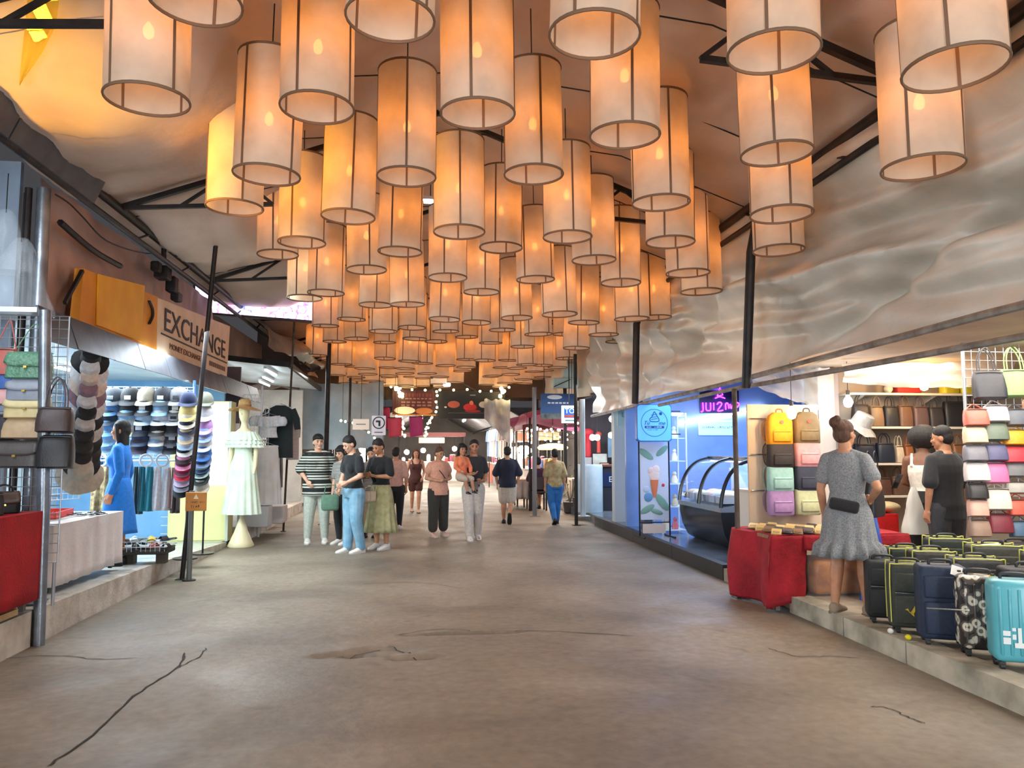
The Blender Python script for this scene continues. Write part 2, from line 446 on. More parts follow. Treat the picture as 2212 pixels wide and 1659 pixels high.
# right-hand curtain tarp: swags from the beam down to the awning rail
def cur_pt(u, v):
    y = -4 + 19.2 * u; top = 3.95; bot = 2.34 - .012 * (y - 4) + .03 * math.sin(y * 1.3)
    z = top + (bot - top) * v
    ph = y * .55 + v * 2.6
    ph = v * 5.2 + y * .42; e_ = math.sin(PI * v) ** .7
    f = .13 * e_ * math.sin(ph * 1.9 + .8 * nz(y * .3, v)) + .09 * e_ * math.sin(ph * 4.3 + 1.6 * nz(y * .5, v * 2)) + .04 * e_ * math.sin(ph * 9.0 + 2.5 * nz(y * .8, v * 3)) + .03 * e_ * nz(y * 2.2, v * 6 + y, 2)
    if y > 9.5:
        k = min(1, (y - 9.5) / 2.5)
        f = f * (1 - .5 * k) + k * .12 * math.sin(PI * v) ** .5 * math.sin(y * 5.2 + 1.5 * math.sin(y * 1.7) + v * 1.1)
    for y0_, k0 in ((4.0, .30), (9.3, .16), (-.5, .25)):
        f += k0 * e_ * math.exp(-((v - (.50 + .17*(y - y0_) + .03*nz(y*1.5, 4))) / .055) ** 2)
    x = 3.30 + .42 * math.sin(PI * v * .9) * .5 + .16 * v + f
    return (x, y, z + .03 * nz(y, v * 3, 9))
wall_r = struct(MB().grid(cur_pt, 260, 46).build('wall_right', TC, smooth=80))
# left tarp wall above the stall eave
def wl_pt(u, v):
    y = 7.1 + 5.8 * u; z = 3.90 - 1.35 * v
    return (-3.34 + .05 * nz(y*1.2, z*1.2) + .10 * max(0, nz(y*.8, z*2, 5)) + .03*nz(y*5, z*3), y, z)
wall_l = struct(MB().grid(wl_pt, 90, 24).build('wall_left', TW, smooth=80))
# silver tarp bundle sagging further along on the left
def sb_pt(u, v):
    y = 14.2 + 6.0 * u; a = v
    z = 3.98 - .72 * a ** .9 * (1 - .1 * u); x = -3.15 + 1.05 * math.sin(PI * a * .62) * (.55 + .45*math.sin(PI*min(1,u*1.2))) + .10 * nz(y*1.5, a*4) + .09 * math.sin(7*a + y*2.2)
    return (x, y, z + .05 * nz(y*2, a*3, 6))
struct(MB().grid(sb_pt, 60, 30).build('wall_left_tarp_bundle', mat('tarp_silver', C(176, 170, 162), .34, .15, C(120, 114, 108), 1.5, .6, 6, detail=7), smooth=80))

# ------------------------------------------------------------------ steel: beams, trusses, posts
steel = mat('steel_black', C(38, 36, 38), .5, .6, C(58, 50, 46), 6, .1, 30)
galv = mat('steel_galvanised', C(150, 158, 168), .35, .8, C(110, 116, 124), 5, .1, 40)
rust = mat('pipe_rusty', C(96, 84, 76), .6, .4, C(70, 56, 48), 9, .2, 60)
def eave(name, x, label):
    t = thing(name, label, 'beam', (x, 0, 0))
    MB().cyl((0, -8, 3.92), (0, 22, 3.92), .045, n=10).build('pipe', steel, t)
    MB().cyl((0, -8, 3.74), (0, 22, 3.74), .03, n=8).build('lower_pipe', steel, t)
    for i in range(19):
        y = -7 + 1.55 * i
        MB().cyl((0, y, 3.74), (0, y + .45, 3.92), .014, n=6).build('lattice_bar', steel, t)
    return t
eave('eave_beam', -3.0, 'black steel lattice eave beam along the left stalls')
eave('eave_beam', 3.3, 'black steel lattice eave beam behind the draped right tarpaulin')
for i, Y in enumerate([1.2, 4.6, 8.0, 11.4, 14.8, 18.2, 21.6]):
    t = thing('roof_truss', 'black steel gable roof truss above the lanterns', 'truss', (0, Y, 0), 0, 'roof trusses over the aisle')
    MB().bar((XL, 0, 3.92), (RIDGE_X, 0, RIDGE_Z - .06), .05, .05).build('rafter', steel, t)
    MB().bar((XR, 0, 3.92), (RIDGE_X, 0, RIDGE_Z - .06), .05, .05).build('rafter', steel, t)
    MB().bar((XL, 0, 3.92), (XL + 1.5, 0, 4.02), .04, .04).build('tie_bar', steel, t)
    MB().bar((XR, 0, 3.92), (XR - 1.5, 0, 4.02), .04, .04).build('tie_bar', steel, t)
    MB().bar((XL + 1.5, 0, 4.02), (XL + 1.1, 0, 4.34), .03, .03).build('web_bar', steel, t)
    MB().bar((XR - 1.5, 0, 4.02), (XR - 1.1, 0, 4.34), .03, .03).build('web_bar', steel, t)
    MB().bar((XL + .6, 0, 3.97), (XL + 1.1, 0, 4.34), .03, .03).build('web_bar', steel, t)
    MB().bar((XR - .6, 0, 3.97), (XR - 1.1, 0, 4.34), .03, .03).build('web_bar', steel, t)
def post(pts, r, material, label, n=10, group=None, name='post', foot=True):
    o = thing(name, label, 'post', pts[0], 0, group)
    b0 = Vector(pts[0]); L = [Vector(p) - b0 for p in pts]
    MB().tube(L, r, n).build('shaft', material, o)
    if foot: MB().bx(-r*2.2, r*2.2, -r*2.2, r*2.2, 0, .012).build('foot_plate', material, o, 0)
    return o
# left leaning pole with its bracket to the eave beam
pb = atZ(393, 1252, 0); ptop = atY(472, 470, 9.42)
o = post([pb, ptop], .028, steel, 'thin dark pole leaning across the exchange sign')
br = smooth_pts([(-3.0, 9.4, 3.75), (-2.98, 9.4, 4.02), (-2.78, 9.41, ptop.z), (ptop.x, 9.42, ptop.z)], 6)
MB().tube([Vector(p) - pb for p in br], .03, 8).build('bracket', steel, o)
post([(3.25, 7.58, 0), (3.25, 7.58, 2.12)], .026, rust, 'rusty pipe post standing beside the red tablecloth')
post([atX(1612, 838, 3.18), atX(1622, 545, 3.18), Vector((3.26, atX(1622, 545, 3.18).y, 3.76))], .045, steel, 'thick black post hanging from the truss over the backpack stall', foot=False)
post([atX(1372, 872, 3.10), atX(1375, 700, 3.10), Vector((3.26, atX(1375, 700, 3.1).y, 3.76))], .05, steel, 'thick black post between folds of the right curtain tarp', foot=False)
pz = atZ(1245, 1135, 0)
post([pz, pz + Vector((0, 0, 3.4))], .035, steel, 'slim black post at the corner of the gift shop step')
post([pz + Vector((.16, .1, .17)), pz + Vector((.16, .1, 2.5))], .055, plain(190, 205, 215, .4), 'white corner column beside the gift shop step')
pz = atZ(1155, 1115, 0)
post([pz, pz + Vector((0, 0, 2.9))], .05, plain(120, 118, 120, .5, .3), 'grey post in front of the food hall entrance')
pz = atZ(705, 1130, 0)
q_ = atY(706, 860, 15.9); post([(q_.x, q_.y, 0), (q_.x + .02, q_.y, atY(712, 742, 15.9).z)], .05, steel, 'black twin post under the silver tarp bundle')
q_ = atY(754, 900, 19.5); post([(q_.x, q_.y, 0), (q_.x + .02, q_.y, atY(758, 800, 19.5).z)], .03, steel, 'thin black post before the blue-white tarpaulin')
post([atZ(612, 1148, 0), atY(636, 690, atZ(612, 1148, 0).y)], .02, rust, 'thin leaning pipe before the second clothes stall')
post([atX(83, 1398, -2.86), Vector((-2.88, 6.45, 1.0)), Vector((-2.95, 6.47, 2.6))], .045, galv, 'grey metal corner post beside the red tablecloth')
post([(-3.10, 6.72, .27), (-3.16, 6.80, 3.70)], .055, galv, 'shiny galvanised upright pipe left of the yellow sign')
post([(-3.24, 6.72, .27), (-3.28, 6.80, 3.70)], .03, steel, 'dark upright pipe beside the shiny galvanised one')
# awning rails on the right
rail = mat('rail_aluminium', C(168, 164, 158), .45, .6, C(120, 114, 108), 8, .1, 40)
t = thing('awning_rail', 'long grey awning rail under the draped right tarpaulin', 'rail', (0, 0, 0))
MB().tube([(3.44, -4, 2.36), (3.44, 4.26, 2.32), (3.48, 8.3, 2.24), (3.5, 15.2, 2.16)], .028, 8).build('pipe', rail, t)
t = thing('awning_rail', 'second grey rail sloping out below the tarpaulin hem', 'rail', (0, 0, 0))
MB().tube([(3.35, 2.6, 2.12), (3.30, 7.7, 2.13), (3.42, 10.6, 2.12)], .022, 8).build('pipe', rail, t)

struct(MB().bx(-4.72, -4.66, 13.1, 24, 2.4, 4.6).build('wall_left_rear_tarp', TW, smooth=0))
def gw_(u, v): x = -4.8 + 10.2*u; return (x, 23.75 + .08*nz(u*9, v*3), 3.02 + 2.2*v)
struct(MB().grid(gw_, 40, 8).build('wall_gable_far', mat('tarp_far', C(120, 98, 84), .6, 0, C(90, 74, 64), 1, .4, 5), smooth=80))
def rw_(u, v): y = 15.3 + 8.4*u; return (3.95 + .12*nz(y*1.1, v*2) + .06*math.sin(y*4), y, 4.0 - 1.25*v)
struct(MB().grid(rw_, 60, 14).build('wall_right_rear', TC, smooth=80))
# ================================================================== LANTERNS
LD, LH = .45, .84
def fabric(name, c):
    m = bpy.data.materials.new(name); m.use_nodes = True
    nt = m.node_tree; N = nt.nodes; L = nt.links; N.remove(N['Principled BSDF'])
    tc = N.new('ShaderNodeTexCoord')
    n1 = N.new('ShaderNodeTexNoise'); n1.inputs['Scale'].default_value = 5; n1.inputs['Detail'].default_value = 6
    oi = N.new('ShaderNodeObjectInfo'); ad = N.new('ShaderNodeVectorMath'); ad.operation = 'ADD'
    L.new(tc.outputs['Object'], ad.inputs[0]); L.new(oi.outputs['Location'], ad.inputs[1]); L.new(ad.outputs[0], n1.inputs['Vector'])
    r = N.new('ShaderNodeValToRGB'); r.color_ramp.elements[0].position = .30; r.color_ramp.elements[1].position = .62
    r.color_ramp.elements[0].color = tuple(x*.82 for x in c[:3]) + (1,); r.color_ramp.elements[1].color = c
    L.new(n1.outputs['Fac'], r.inputs[0])
    w = N.new('ShaderNodeTexNoise'); w.inputs['Scale'].default_value = 220
    L.new(tc.outputs['Object'], w.inputs['Vector'])
    bp = N.new('ShaderNodeBump'); bp.inputs['Strength'].default_value = .12; bp.inputs['Distance'].default_value = .004; L.new(w.outputs['Fac'], bp.inputs['Height'])
    d = N.new('ShaderNodeBsdfDiffuse'); t = N.new('ShaderNodeBsdfTranslucent'); tr = N.new('ShaderNodeBsdfTransparent')
    for s in (d, t): L.new(r.outputs[0], s.inputs[0]); L.new(bp.outputs[0], s.inputs['Normal'])
    m1 = N.new('ShaderNodeMixShader'); m1.inputs[0].default_value = .42
    L.new(d.outputs[0], m1.inputs[1]); L.new(t.outputs[0], m1.inputs[2])
    m2 = N.new('ShaderNodeMixShader'); m2.inputs[0].default_value = .012
    L.new(m1.outputs[0], m2.inputs[1]); L.new(tr.outputs[0], m2.inputs[2])
    L.new(m2.outputs[0], N['Material Output'].inputs[0]); MATS[name] = m
    return m
FAB = fabric('lantern_fabric', C(232, 222, 204))
RINGM = mat('lantern_frame', C(120, 92, 70), .7)
BULB = glow('bulb_orange', (1.0, .33, .06, 1), 33)
CORD = mat('cord_black', C(30, 28, 28), .6)
def shade_mesh(n, name, dent):
    m = MB(); rows = 5
    rings = []
    for i in range(rows + 1):
        z = LH * i / rows
        rings.append([((LD/2) * (1 + dent * nz(k*.9, i*.8, dent*50)) * math.cos(2*PI*k/n), (LD/2) * (1 + dent * nz(k*.9+20, i*.8, dent*50)) * math.sin(2*PI*k/n), z) for k in range(n)])
    m.ring_loft(rings, False)
    me = m.mesh(name, 60); me.materials.append(FAB); return me
SH = [shade_mesh(32, 'shade', d) for d in (.004, .012, .02)]
def torus_mesh(z, r, th):
    m = MB(); n = 32
    rings = []
    for k in range(n):
        a = 2*PI*k/n
        rings.append([((r + th*math.cos(b))*math.cos(a), (r + th*math.cos(b))*math.sin(a), z + th*1.4*math.sin(b)) for b in [2*PI*q/6 for q in range(6)]])
    rings.append(rings[0]); m.ring_loft(rings, False)
    me = m.mesh('ring', 60); me.materials.append(RINGM); return me
BOT = torus_mesh(0, LD/2, .007); TOP = torus_mesh(LH, LD/2, .007)
ribm = MB(); ribm.bx(-.008, .008, -.004, .004, .0, LH); RIB = ribm.mesh('rib', 0); RIB.materials.append(RINGM)
bm_ = MB(); bm_.lathe([(.004, .0), (.024, .014), (.032, .04), (.028, .066), (.014, .09), (.012, .10)], n=10, caps=True); BUL = bm_.mesh('bulb', 60); BUL.materials.append(BULB)
sm_ = MB(); sm_.cyl((0,0,0), (0,0,.06), .018, .016, 8); SOC = sm_.mesh('socket', 40); SOC.materials.append(mat('socket_dark', C(40, 34, 30), .5))
spider = MB()
for a in range(4): spider.cyl((0,0,.01), (LD/2*math.cos(a*PI/2+.5), LD/2*math.sin(a*PI/2+.5), 0), .003, n=4)
SPI = spider.mesh('top_wire', 0); SPI.materials.append(CORD)
NEAR = [(421,2,195),(843,40,190),(1284,76,195),(1671,113,193),(2062,148,206),
 (318,215,172),(685,233,156),(1032,246,160),(1350,293,150),(1678,332,150),(1993,362,164),
 (576,378,140),(878,382,126),(1153,377,127),(1428,438,123),(1688,463,130),
 (507,448,118),(752,468,114),(992,501,110),(1226,512,105),(1448,523,104),(1682,541,106),
 (652,524,100),(864,544,94),(1082,535,92),(1283,562,94),(1486,590,93),(600,550,86),
 (792,583,85),(967,600,83),(1157,604,82),(1341,611,85),(1515,630,88),
 (704,633,78),(658,644,74),(1040,631,77),(811,659,70),(880,658,74),(1209,679,76),(1116,687,68),(1365,689,75),(1414,686,72),
 (759,690,60),(960,690,67),(1029,697,62),(1261,697,67),(703,704,57),(828,716,60),(890,708,59),(1304,723,64),(1163,722,60),(1085,713,57),(1220,722,52),(963,716,57),
 (770,732,52),(723,738,50),(896,732,52),(1008,728,49),(1335,738,54),(1245,752,57),(1129,749,52),(1060,741,50),(831,740,48),(942,738,48)]
# rows hung over the street behind the photographer and beyond the measured ones
EXTRA = []
for k, Y in enumerate([-5.4, -4.2, -3.0, -1.8, -.6, .8, 2.0]):
    for q, X in enumerate([-1.7, -.7, .3, 1.3, 2.3]):
        EXTRA.append((X + (.4 if k % 2 else 0) + random.uniform(-.08, .08), Y, 3.42 + random.uniform(-.1, .1)))
for k in range(11):
    Y = 15.9 + .68 * k
    for q in range(7):
        X = -1.95 + .86 * q + (.42 if k % 2 else 0) + random.uniform(-.1, .1)
        if X > 3.3: continue
        if Y > 17 and .62 < X - (Y*.031) < .95: continue
        EXTRA.append((X, Y, 3.36 + random.uniform(-.12, .10)))
LANT = []
for (px, py, w) in NEAR:
    p = atD(px, py, FPX * LD / w); LANT.append((p.x, p.y, p.z, w))
for e in EXTRA:
    if all((e[0]-q[0])**2 + (e[1]-q[1])**2 > .30 for q in LANT): LANT.append(e + (FPX * LD / max(.5, abs(e[1])),))
AMBER = {11, 12, 16, 17, 18, 22, 23, 24, 28}
for i, (x, y, z, w) in enumerate(LANT):
    lab = 'large cream fabric drum lantern with a glowing bulb, hung over the street' if w > 60 else 'cream fabric drum lantern in the dense far rows above the string lights'
    if i in AMBER: lab = 'fabric drum lantern glowing yellow-amber on its left side'
    if i < 5: lab = 'big drum lantern with its lower rim lit bright white, hung lowest over the street'
    if y < 3.2: lab = 'cream fabric drum lantern hung over the street where the market begins'
    t = thing('hanging_lantern', lab, 'lantern', (x, y, z), random.uniform(0, 6.28), 'fabric drum lanterns over the street')
    t.rotation_euler = (random.uniform(-.025, .025), random.uniform(-.025, .025), t.rotation_euler[2])
    obj('shade', SH[i % 3], None, t)
    obj('bottom_ring', BOT, None, t); obj('top_ring', TOP, None, t)
    if w > 44:
        for a in range(4):
            r_ = obj('rib', RIB, None, t); r_.location = ((LD/2 - .001)*math.cos(a*PI/2), (LD/2 - .001)*math.sin(a*PI/2), 0); r_.rotation_euler = (0, 0, a*PI/2 + PI/2)
        obj('top_wire', SPI, None, t, (0, 0, LH))
    obj('bulb', BUL, None, t, (0, 0, LH * .42)); obj('socket', SOC, None, t, (0, 0, LH * .42 + .095))
    zr = roof_z(x) + .03
    MB().cyl((0, 0, LH*.42 + .15), (0, 0, zr - z), .005, n=5).build('cord', CORD, t)
# cross wires carrying the rows
for k, Y in enumerate([2.9, 4.0, 4.9, 6.1, 7.3, 8.4, 9.6, 11.2, 12.8]):
    t = thing('cross_wire', 'thin black wire stretched across the street above the lanterns', 'wire', (0, Y, 0), 0, 'wires across the street')
    MB().tube([(XL, 0, 3.95), (-1.2, .02, 4.45), (.4, 0, 4.60), (2.0, -.02, 4.42), (XR, 0, 3.95)], .006, 5).build('strand', CORD, t)
# ================================================================== PEOPLE
def remesh(mb, name, voxel, smooth_it=3, material=None):
    me = bpy.data.meshes.new(name); me.from_pydata(mb.v, [], mb.f); me.update()
    bm = bmesh.new(); bm.from_mesh(me); bmesh.ops.recalc_face_normals(bm, faces=bm.faces); bm.to_mesh(me); bm.free()
    o = bpy.data.objects.new(name, me); COL.objects.link(o)
    r = o.modifiers.new('r', 'REMESH'); r.mode = 'VOXEL'; r.voxel_size = voxel; r.use_smooth_shade = True
    s = o.modifiers.new('s', 'SMOOTH'); s.iterations = smooth_it; s.factor = .5
    dg = bpy.context.evaluated_depsgraph_get()
    out = bpy.data.meshes.new_from_object(o.evaluated_get(dg)); out.name = name
    bpy.data.objects.remove(o); bpy.data.meshes.remove(me)
    out.materials.clear()
    if material: out.materials.append(material)
    out.polygons.foreach_set('use_smooth', [True]*len(out.polygons))
    return out
def skin(r, g, b): return mat('skin_%d_%d_%d' % (r, g, b), C(r, g, b), .55, 0, C(int(r*.93), int(g*.88), int(b*.86)), 14)
SK = {'light': skin(226, 180, 152), 'tan': skin(196, 142, 108), 'brown': skin(122, 84, 62), 'med': skin(206, 156, 124)}
HAIRB = mat('hair_black', C(20, 17, 17), .7, 0, C(34, 28, 27), 60, .4, 90, stretch=(1, 1, .1))
HAIRBR = mat('hair_brown', C(74, 46, 36), .7, 0, C(110, 74, 54), 60, .4, 90, stretch=(1, 1, .1))
def limb(mb, pts, rs, n=12):
    P = [Vector(p) for p in pts]; Q = []; RR = []
    for i in range(len(P)-1):
        for k in range(5):
            t = k/5; Q.append(P[i].lerp(P[i+1], t)); RR.append(rs[i]*(1-t)+rs[i+1]*t)
    Q.append(P[-1]); RR.append(rs[-1])
    mb.tube(Q, RR, n)
    mb.ball(P[0], rs[0], 10, 8); mb.ball(P[-1], rs[-1], 10, 8)
    for i in range(1, len(P)-1): mb.ball(P[i], rs[i]*1.0, 10, 8)
def torso_rings(fem):
    if fem: return [(.468,.060,.050),(.49,.088,.066),(.525,.100,.072),(.57,.086,.060),(.615,.073,.052),(.66,.080,.056),(.72,.090,.064),(.765,.088,.060),(.80,.080,.050),(.825,.056,.042),(.845,.036,.036)]
    return [(.468,.060,.050),(.49,.086,.062),(.525,.092,.068),(.57,.086,.062),(.615,.083,.060),(.66,.090,.062),(.72,.102,.068),(.765,.102,.066),(.80,.092,.054),(.825,.062,.044),(.845,.038,.038)]
class Fig: pass
def person(label, loc, face, h, pose=None, top=None, bottom=None, shoes=None, hair=('short', None), sk='light', fem=False, voxel=.009, group=None, hs=1.0, features=True, loose=0, name='person', stocky=1.0):
    pose = pose or {}
    g = Fig(); g.h = h
    t = thing(name, label, 'person', loc, math.radians(face), group)
    lean = pose.get('lean', 0)
    J = {}
    base = dict(hip=(.052,0,.505), k=(.056,-.008,.275), a=(.056,.014,.045), s=(.098,.004,.796), e=(.132,.016,.640), w=(.128,-.016,.490))
    for side, sg in (('L', 1), ('R', -1)):
        for q, v in base.items():
            v = pose.get(q + side, (v[0]*sg, v[1], v[2]))
            v = Vector(v)
            if q == 's' : v = v + Vector((0, -lean, 0)) if (q+side) not in pose else v
            if q in 'ew' and (q+side) not in pose: v = v + Vector((0, -lean*.8, 0))
            J[q+side] = v * h
    def off(z):
        k = max(0, (z - .5) / .31); return Vector((pose.get('side', 0)*k, -lean*k, 0)) * h
    def rings(inf, z0, z1, flare=0, fit=1):
        out = []
        zs = [r for r in torso_rings(fem)]
        def at(z):
            for a, b in zip(zs, zs[1:]):
                if a[0] <= z <= b[0]:
                    k = (z-a[0])/(b[0]-a[0]); return a[1]+(b[1]-a[1])*k, a[2]+(b[2]-a[2])*k
            return zs[0][1:] if z < zs[0][0] else zs[-1][1:]
        zz = sorted(set([z0, z1] + [r[0] for r in zs if z0 < r[0] < z1]))
        for z in zz:
            rx, ry = at(max(z, .50) if z < .5 else z); rx *= stocky; ry *= stocky
            fl = flare * max(0, (.66 - z)) ; n = 20
            c = off(z)
            out.append([Vector((c.x + (rx*h+inf+fl*h)*math.cos(2*PI*k/n), c.y + (ry*h+inf+fl*h)*math.sin(2*PI*k/n), z*h)) for k in range(n)])
        return out
    # ---------------- body, one continuous surface
    mb = MB(); mb.ring_loft(rings(0, .468, .845))
    for sg in (1, -1): limb(mb, [off(.82) + Vector((sg*.030*h, .004*h, .832*h)), off(.80) + Vector((sg*.094*h, .004*h, .800*h))], [.020*h, .026*h])
    if fem:
        for sg in (1, -1): c = off(.73); mb.ball((sg*.040*h, c.y-.040*h, .722*h), (.036*h, .036*h, .040*h), 10, 8)
    for s, sg in (('L', 1), ('R', -1)):
        k = stocky
        limb(mb, [J['hip'+s], J['hip'+s].lerp(J['k'+s], .4), J['k'+s], J['k'+s].lerp(J['a'+s], .3) + Vector((0, .006*h, 0)), J['a'+s]], [.056*h*k, .050*h*k, .033*h*k, .034*h*k, .020*h])
        limb(mb, [J['s'+s], J['s'+s].lerp(J['e'+s], .4), J['e'+s], J['e'+s].lerp(J['w'+s], .3), J['w'+s]], [.032*h*k, .028*h*k, .022*h, .022*h, .0145*h])
        fd = Vector(pose.get('foot'+s, (0, -1, -.02))).normalized()
        heel = J['a'+s] + Vector((0, .012*h, -.022*h)); toe = J['a'+s] + fd*.10*h + Vector((0, 0, -.030*h))
        limb(mb, [heel, heel.lerp(toe, .6), toe], [.019*h, .019*h, .013*h], 10)
        # hand: palm, four fingers, thumb
        fw = Vector(pose.get('h'+s, tuple(J['w'+s] - J['e'+s]))).normalized()
        inn = Vector(pose.get('n'+s, (-sg, 0, 0))); inn = (inn - fw*inn.dot(fw)).normalized()
        ac = fw.cross(inn).normalized()
        if ac.y > 0: ac = -ac           # thumb side points forward
        w0 = J['w'+s]; pl = .048*h
        mb.tube([w0 - fw*.01*h, w0 + fw*pl*.5, w0 + fw*pl], [.014*h, .022*h, .023*h], 10, True, .55)
        mb.box(w0 + fw*pl*.55, (.042*h, .018*h, pl*1.0), Matrix((ac, inn, fw)).transposed())
        curl = pose.get('curl'+s, .35)
        for q, (o_, ln) in enumerate([(-.0175, .036), (-.006, .042), (.006, .044), (.0175, .039)]):
            b0 = w0 + fw*pl*.95 + ac*o_*h*1.08
            d1 = (fw + ac*o_*9 + inn*curl*.8).normalized(); d2 = (fw*(1-curl) + inn*curl*2).normalized()
            mid = b0 + d1*ln*.5*h; limb(mb, [b0, mid, mid + d2*ln*.5*h], [.0058*h, .0054*h, .0048*h], 8)
        tb = w0 + fw*pl*.3 + ac*.016*h; td = (fw*.75 + ac*.75 + inn*.35).normalized()
        limb(mb, [tb, tb + td*.022*h, tb + td*.022*h + (fw + inn*.3).normalized()*.020*h], [.0075*h, .0062*h, .0052*h], 8)
    # head
    hb = off(.845) + Vector((pose.get('hx', 0), pose.get('hy', -.008), .862)) * h
    HM = Matrix.Translation(hb) @ Matrix.Rotation(math.radians(pose.get('turn', 0)), 4, 'Z') @ Matrix.Rotation(math.radians(pose.get('tilt', 0)), 4, 'X') @ Matrix.Rotation(math.radians(pose.get('roll', 0)), 4, 'Y')
    H = h * hs
    def hp(x, y, z): return HM @ (Vector((x, y, z)) * H)
    def hball(m, c, r, nu=14, nv=10): m.ball((0,0,0), 1, nu, nv, None) if False else m.merge(MB().ball(Vector(c)*H, tuple(q*H for q in r), nu, nv), HM)
    limb(mb, [off(.82) + Vector((0, 0, .82*h)), hp(0, .010, .02)], [.036*h, .032*h])
    hball(mb, (0, .004, .078), (.045, .054, .060))            # cranium
    hball(mb, (0, -.012, .040), (.036, .038, .044))           # face and jaw
    hball(mb, (0, -.034, .012), (.016, .014, .012))           # chin
    mb.merge(MB().tube([Vector((0,-.048,.072))*H, Vector((0,-.057,.048))*H, Vector((0,-.049,.042))*H], [.005*H, .0075*H, .005*H], 8), HM)   # nose
    for sg in (1, -1):
        hball(mb, (sg*.046, .006, .058), (.006, .012, .017))   # ears
        hball(mb, (sg*.020, -.040, .052), (.014, .012, .014))  # cheeks
    hball(mb, (0, -.046, .030), (.014, .007, .006))            # lips
    obj('body', remesh(mb, 'body', voxel, 2, SK[sk] if isinstance(sk, str) else sk), None, t)
    if features:
        f = MB()
        for sg in (1, -1): hball(f, (sg*.0185, -.0475, .066), (.0085, .006, .0045), 8, 6)
        f.build('eyes', plain(36, 26, 24, .2), t)
        f = MB()
        for sg in (1, -1): f.merge(MB().tube([Vector((sg*.008,-.0535,.078))*H, Vector((sg*.019,-.0535,.082))*H, Vector((sg*.030,-.047,.078))*H], .0025*H, 5), HM)
        f.build('eyebrows', HAIRB, t)
        f = MB(); f.merge(MB().tube([Vector((-.015,-.0505,.030))*H, Vector((0,-.055,.0285))*H, Vector((.015,-.0505,.030))*H], [.002*H,.0035*H,.002*H], 6), HM)
        f.build('mouth', plain(164, 84, 76, .4), t)
    # ---------------- hair
    st, hm = hair
    if st != 'none':
        hm = hm or HAIRB; m = MB()
        if st == 'afro':
            hball(m, (0, .026, .086), (.098, .094, .084), 18, 12)
        else:
            hball(m, (0, .0105, .0965), (.0505, .0558, .0492), 18, 12)
            hball(m, (0, .026, .066), (.0475, .042, .048), 16, 10)
        if st in ('long', 'bob'):
            ln = .20 if st == 'long' else .085
            rr = []
            for i in range(7):
                k = i/6; z = .075 - ln*k; n = 14
                rr.append([Vector(((.050+.006*k)*math.cos(2*PI*q/n), .022 + .012*k + (.034 - .010*k)*math.sin(2*PI*q/n), z)) * H for q in range(n)])
            m.merge(MB().ring_loft(rr), HM)
            for sg in (1, -1): m.merge(MB().tube([Vector((sg*.040,-.020,.115))*H, Vector((sg*.050,-.012,.07))*H, Vector((sg*.052,.004,.07-ln*.6))*H], [.010*H,.013*H,.008*H], 8), HM)
        if st == 'bun': hball(m, (.004, .064, .132), (.034, .034, .032), 12, 8); hball(m, (-.012, .072, .150), (.020, .022, .020), 10, 8); hball(m, (0, .040, .108), (.040, .034, .036), 12, 8)
        if st == 'pony': m.merge(MB().tube([Vector((0,.05,.11))*H, Vector((0,.082,.09))*H, Vector((0,.085,.03))*H, Vector((0,.07,-.03))*H], [.014*H,.02*H,.018*H,.006*H], 8), HM)
        if st == 'fringe' or st == 'bob':
            hball(m, (0, -.022, .106), (.042, .036, .026), 14, 8)
        me = remesh(m, 'hair', max(.008, voxel), 3 if st != 'afro' else 1, hm); obj('hair', me, None, t)
    # ---------------- garments
    def sleeve(m, s, fr, inf):
        S, E, W = J['s'+s], J['e'+s], J['w'+s]
        if fr <= 1: limb(m, [S, S.lerp(E, fr*.5), S.lerp(E, fr)], [.029*h+inf*.55, .030*h+inf*.8, .028*h+inf*1.1])
        else: limb(m, [S, S.lerp(E, .5), E, E.lerp(W, fr-1)], [.029*h+inf*.6, .029*h+inf*.8, .025*h+inf*.8, .018*h+inf*.8])
    def leg(m, s, z, inf, end):
        Hh, K, A = J['hip'+s], J['k'+s], J['a'+s]
        if z > .28:
            f_ = (Hh.z - z*h) / max(.01, (Hh.z - K.z)); f_ = min(1, max(.2, f_)); limb(m, [Hh, Hh.lerp(K, f_*.5), Hh.lerp(K, f_)], [.058*h+inf, .053*h+inf, end*h])
        else:
            f_ = min(1, max(.05, 1 - (z - .045)/.23)); e = K.lerp(A, f_)
            limb(m, [Hh, Hh.lerp(K, .45), K, e], [.058*h+inf, .052*h+inf, .040*h+inf, end*h])
    if bottom:
        ty, bm_, z1, inf = bottom[:4]; end = bottom[4] if len(bottom) > 4 else .036
        if ty == 'trousers':
            m = MB(); m.ring_loft(rings(inf*.7+.004, .468, .60)); [leg(m, s, z1, inf, end) for s in 'LR']
            obj('trousers' if z1 < .25 else 'shorts', remesh(m, 'trousers', voxel*1.15, 2, bm_), None, t)
        if ty == 'skirt':
            m = MB(); rr = []; z0 = bottom[5] if len(bottom) > 5 else .60; pl = bottom[6] if len(bottom) > 6 else 12
            fr = bottom[7] if len(bottom) > 7 else 0
            rows = 12; n = 72
            for i in range(rows+1):
                k = i/rows; z = z0 + (z1 - z0)*k
                tr = rings(inf, max(z, .5), max(z, .5)+.001)[0]
                cx = off(z).x; cy = off(z).y
                bx_, by_ = abs(tr[0].x - cx), abs(tr[5].y - cy)
                if z < .52: bx_ = .100*h*stocky + inf; by_ = .074*h*stocky + inf
                e = (end - .09) * max(0, k-.15) * h
                am = (.0 + .012*k*k)*h
                if fr and k > .78: am += .012*h; e += .018*h
                rr.append([Vector((cx + (bx_ + e + am*math.sin(pl*2*PI*q/n))*math.cos(2*PI*q/n), cy + (by_ + e + am*math.sin(pl*2*PI*q/n))*math.sin(2*PI*q/n), z*h)) for q in range(n)])
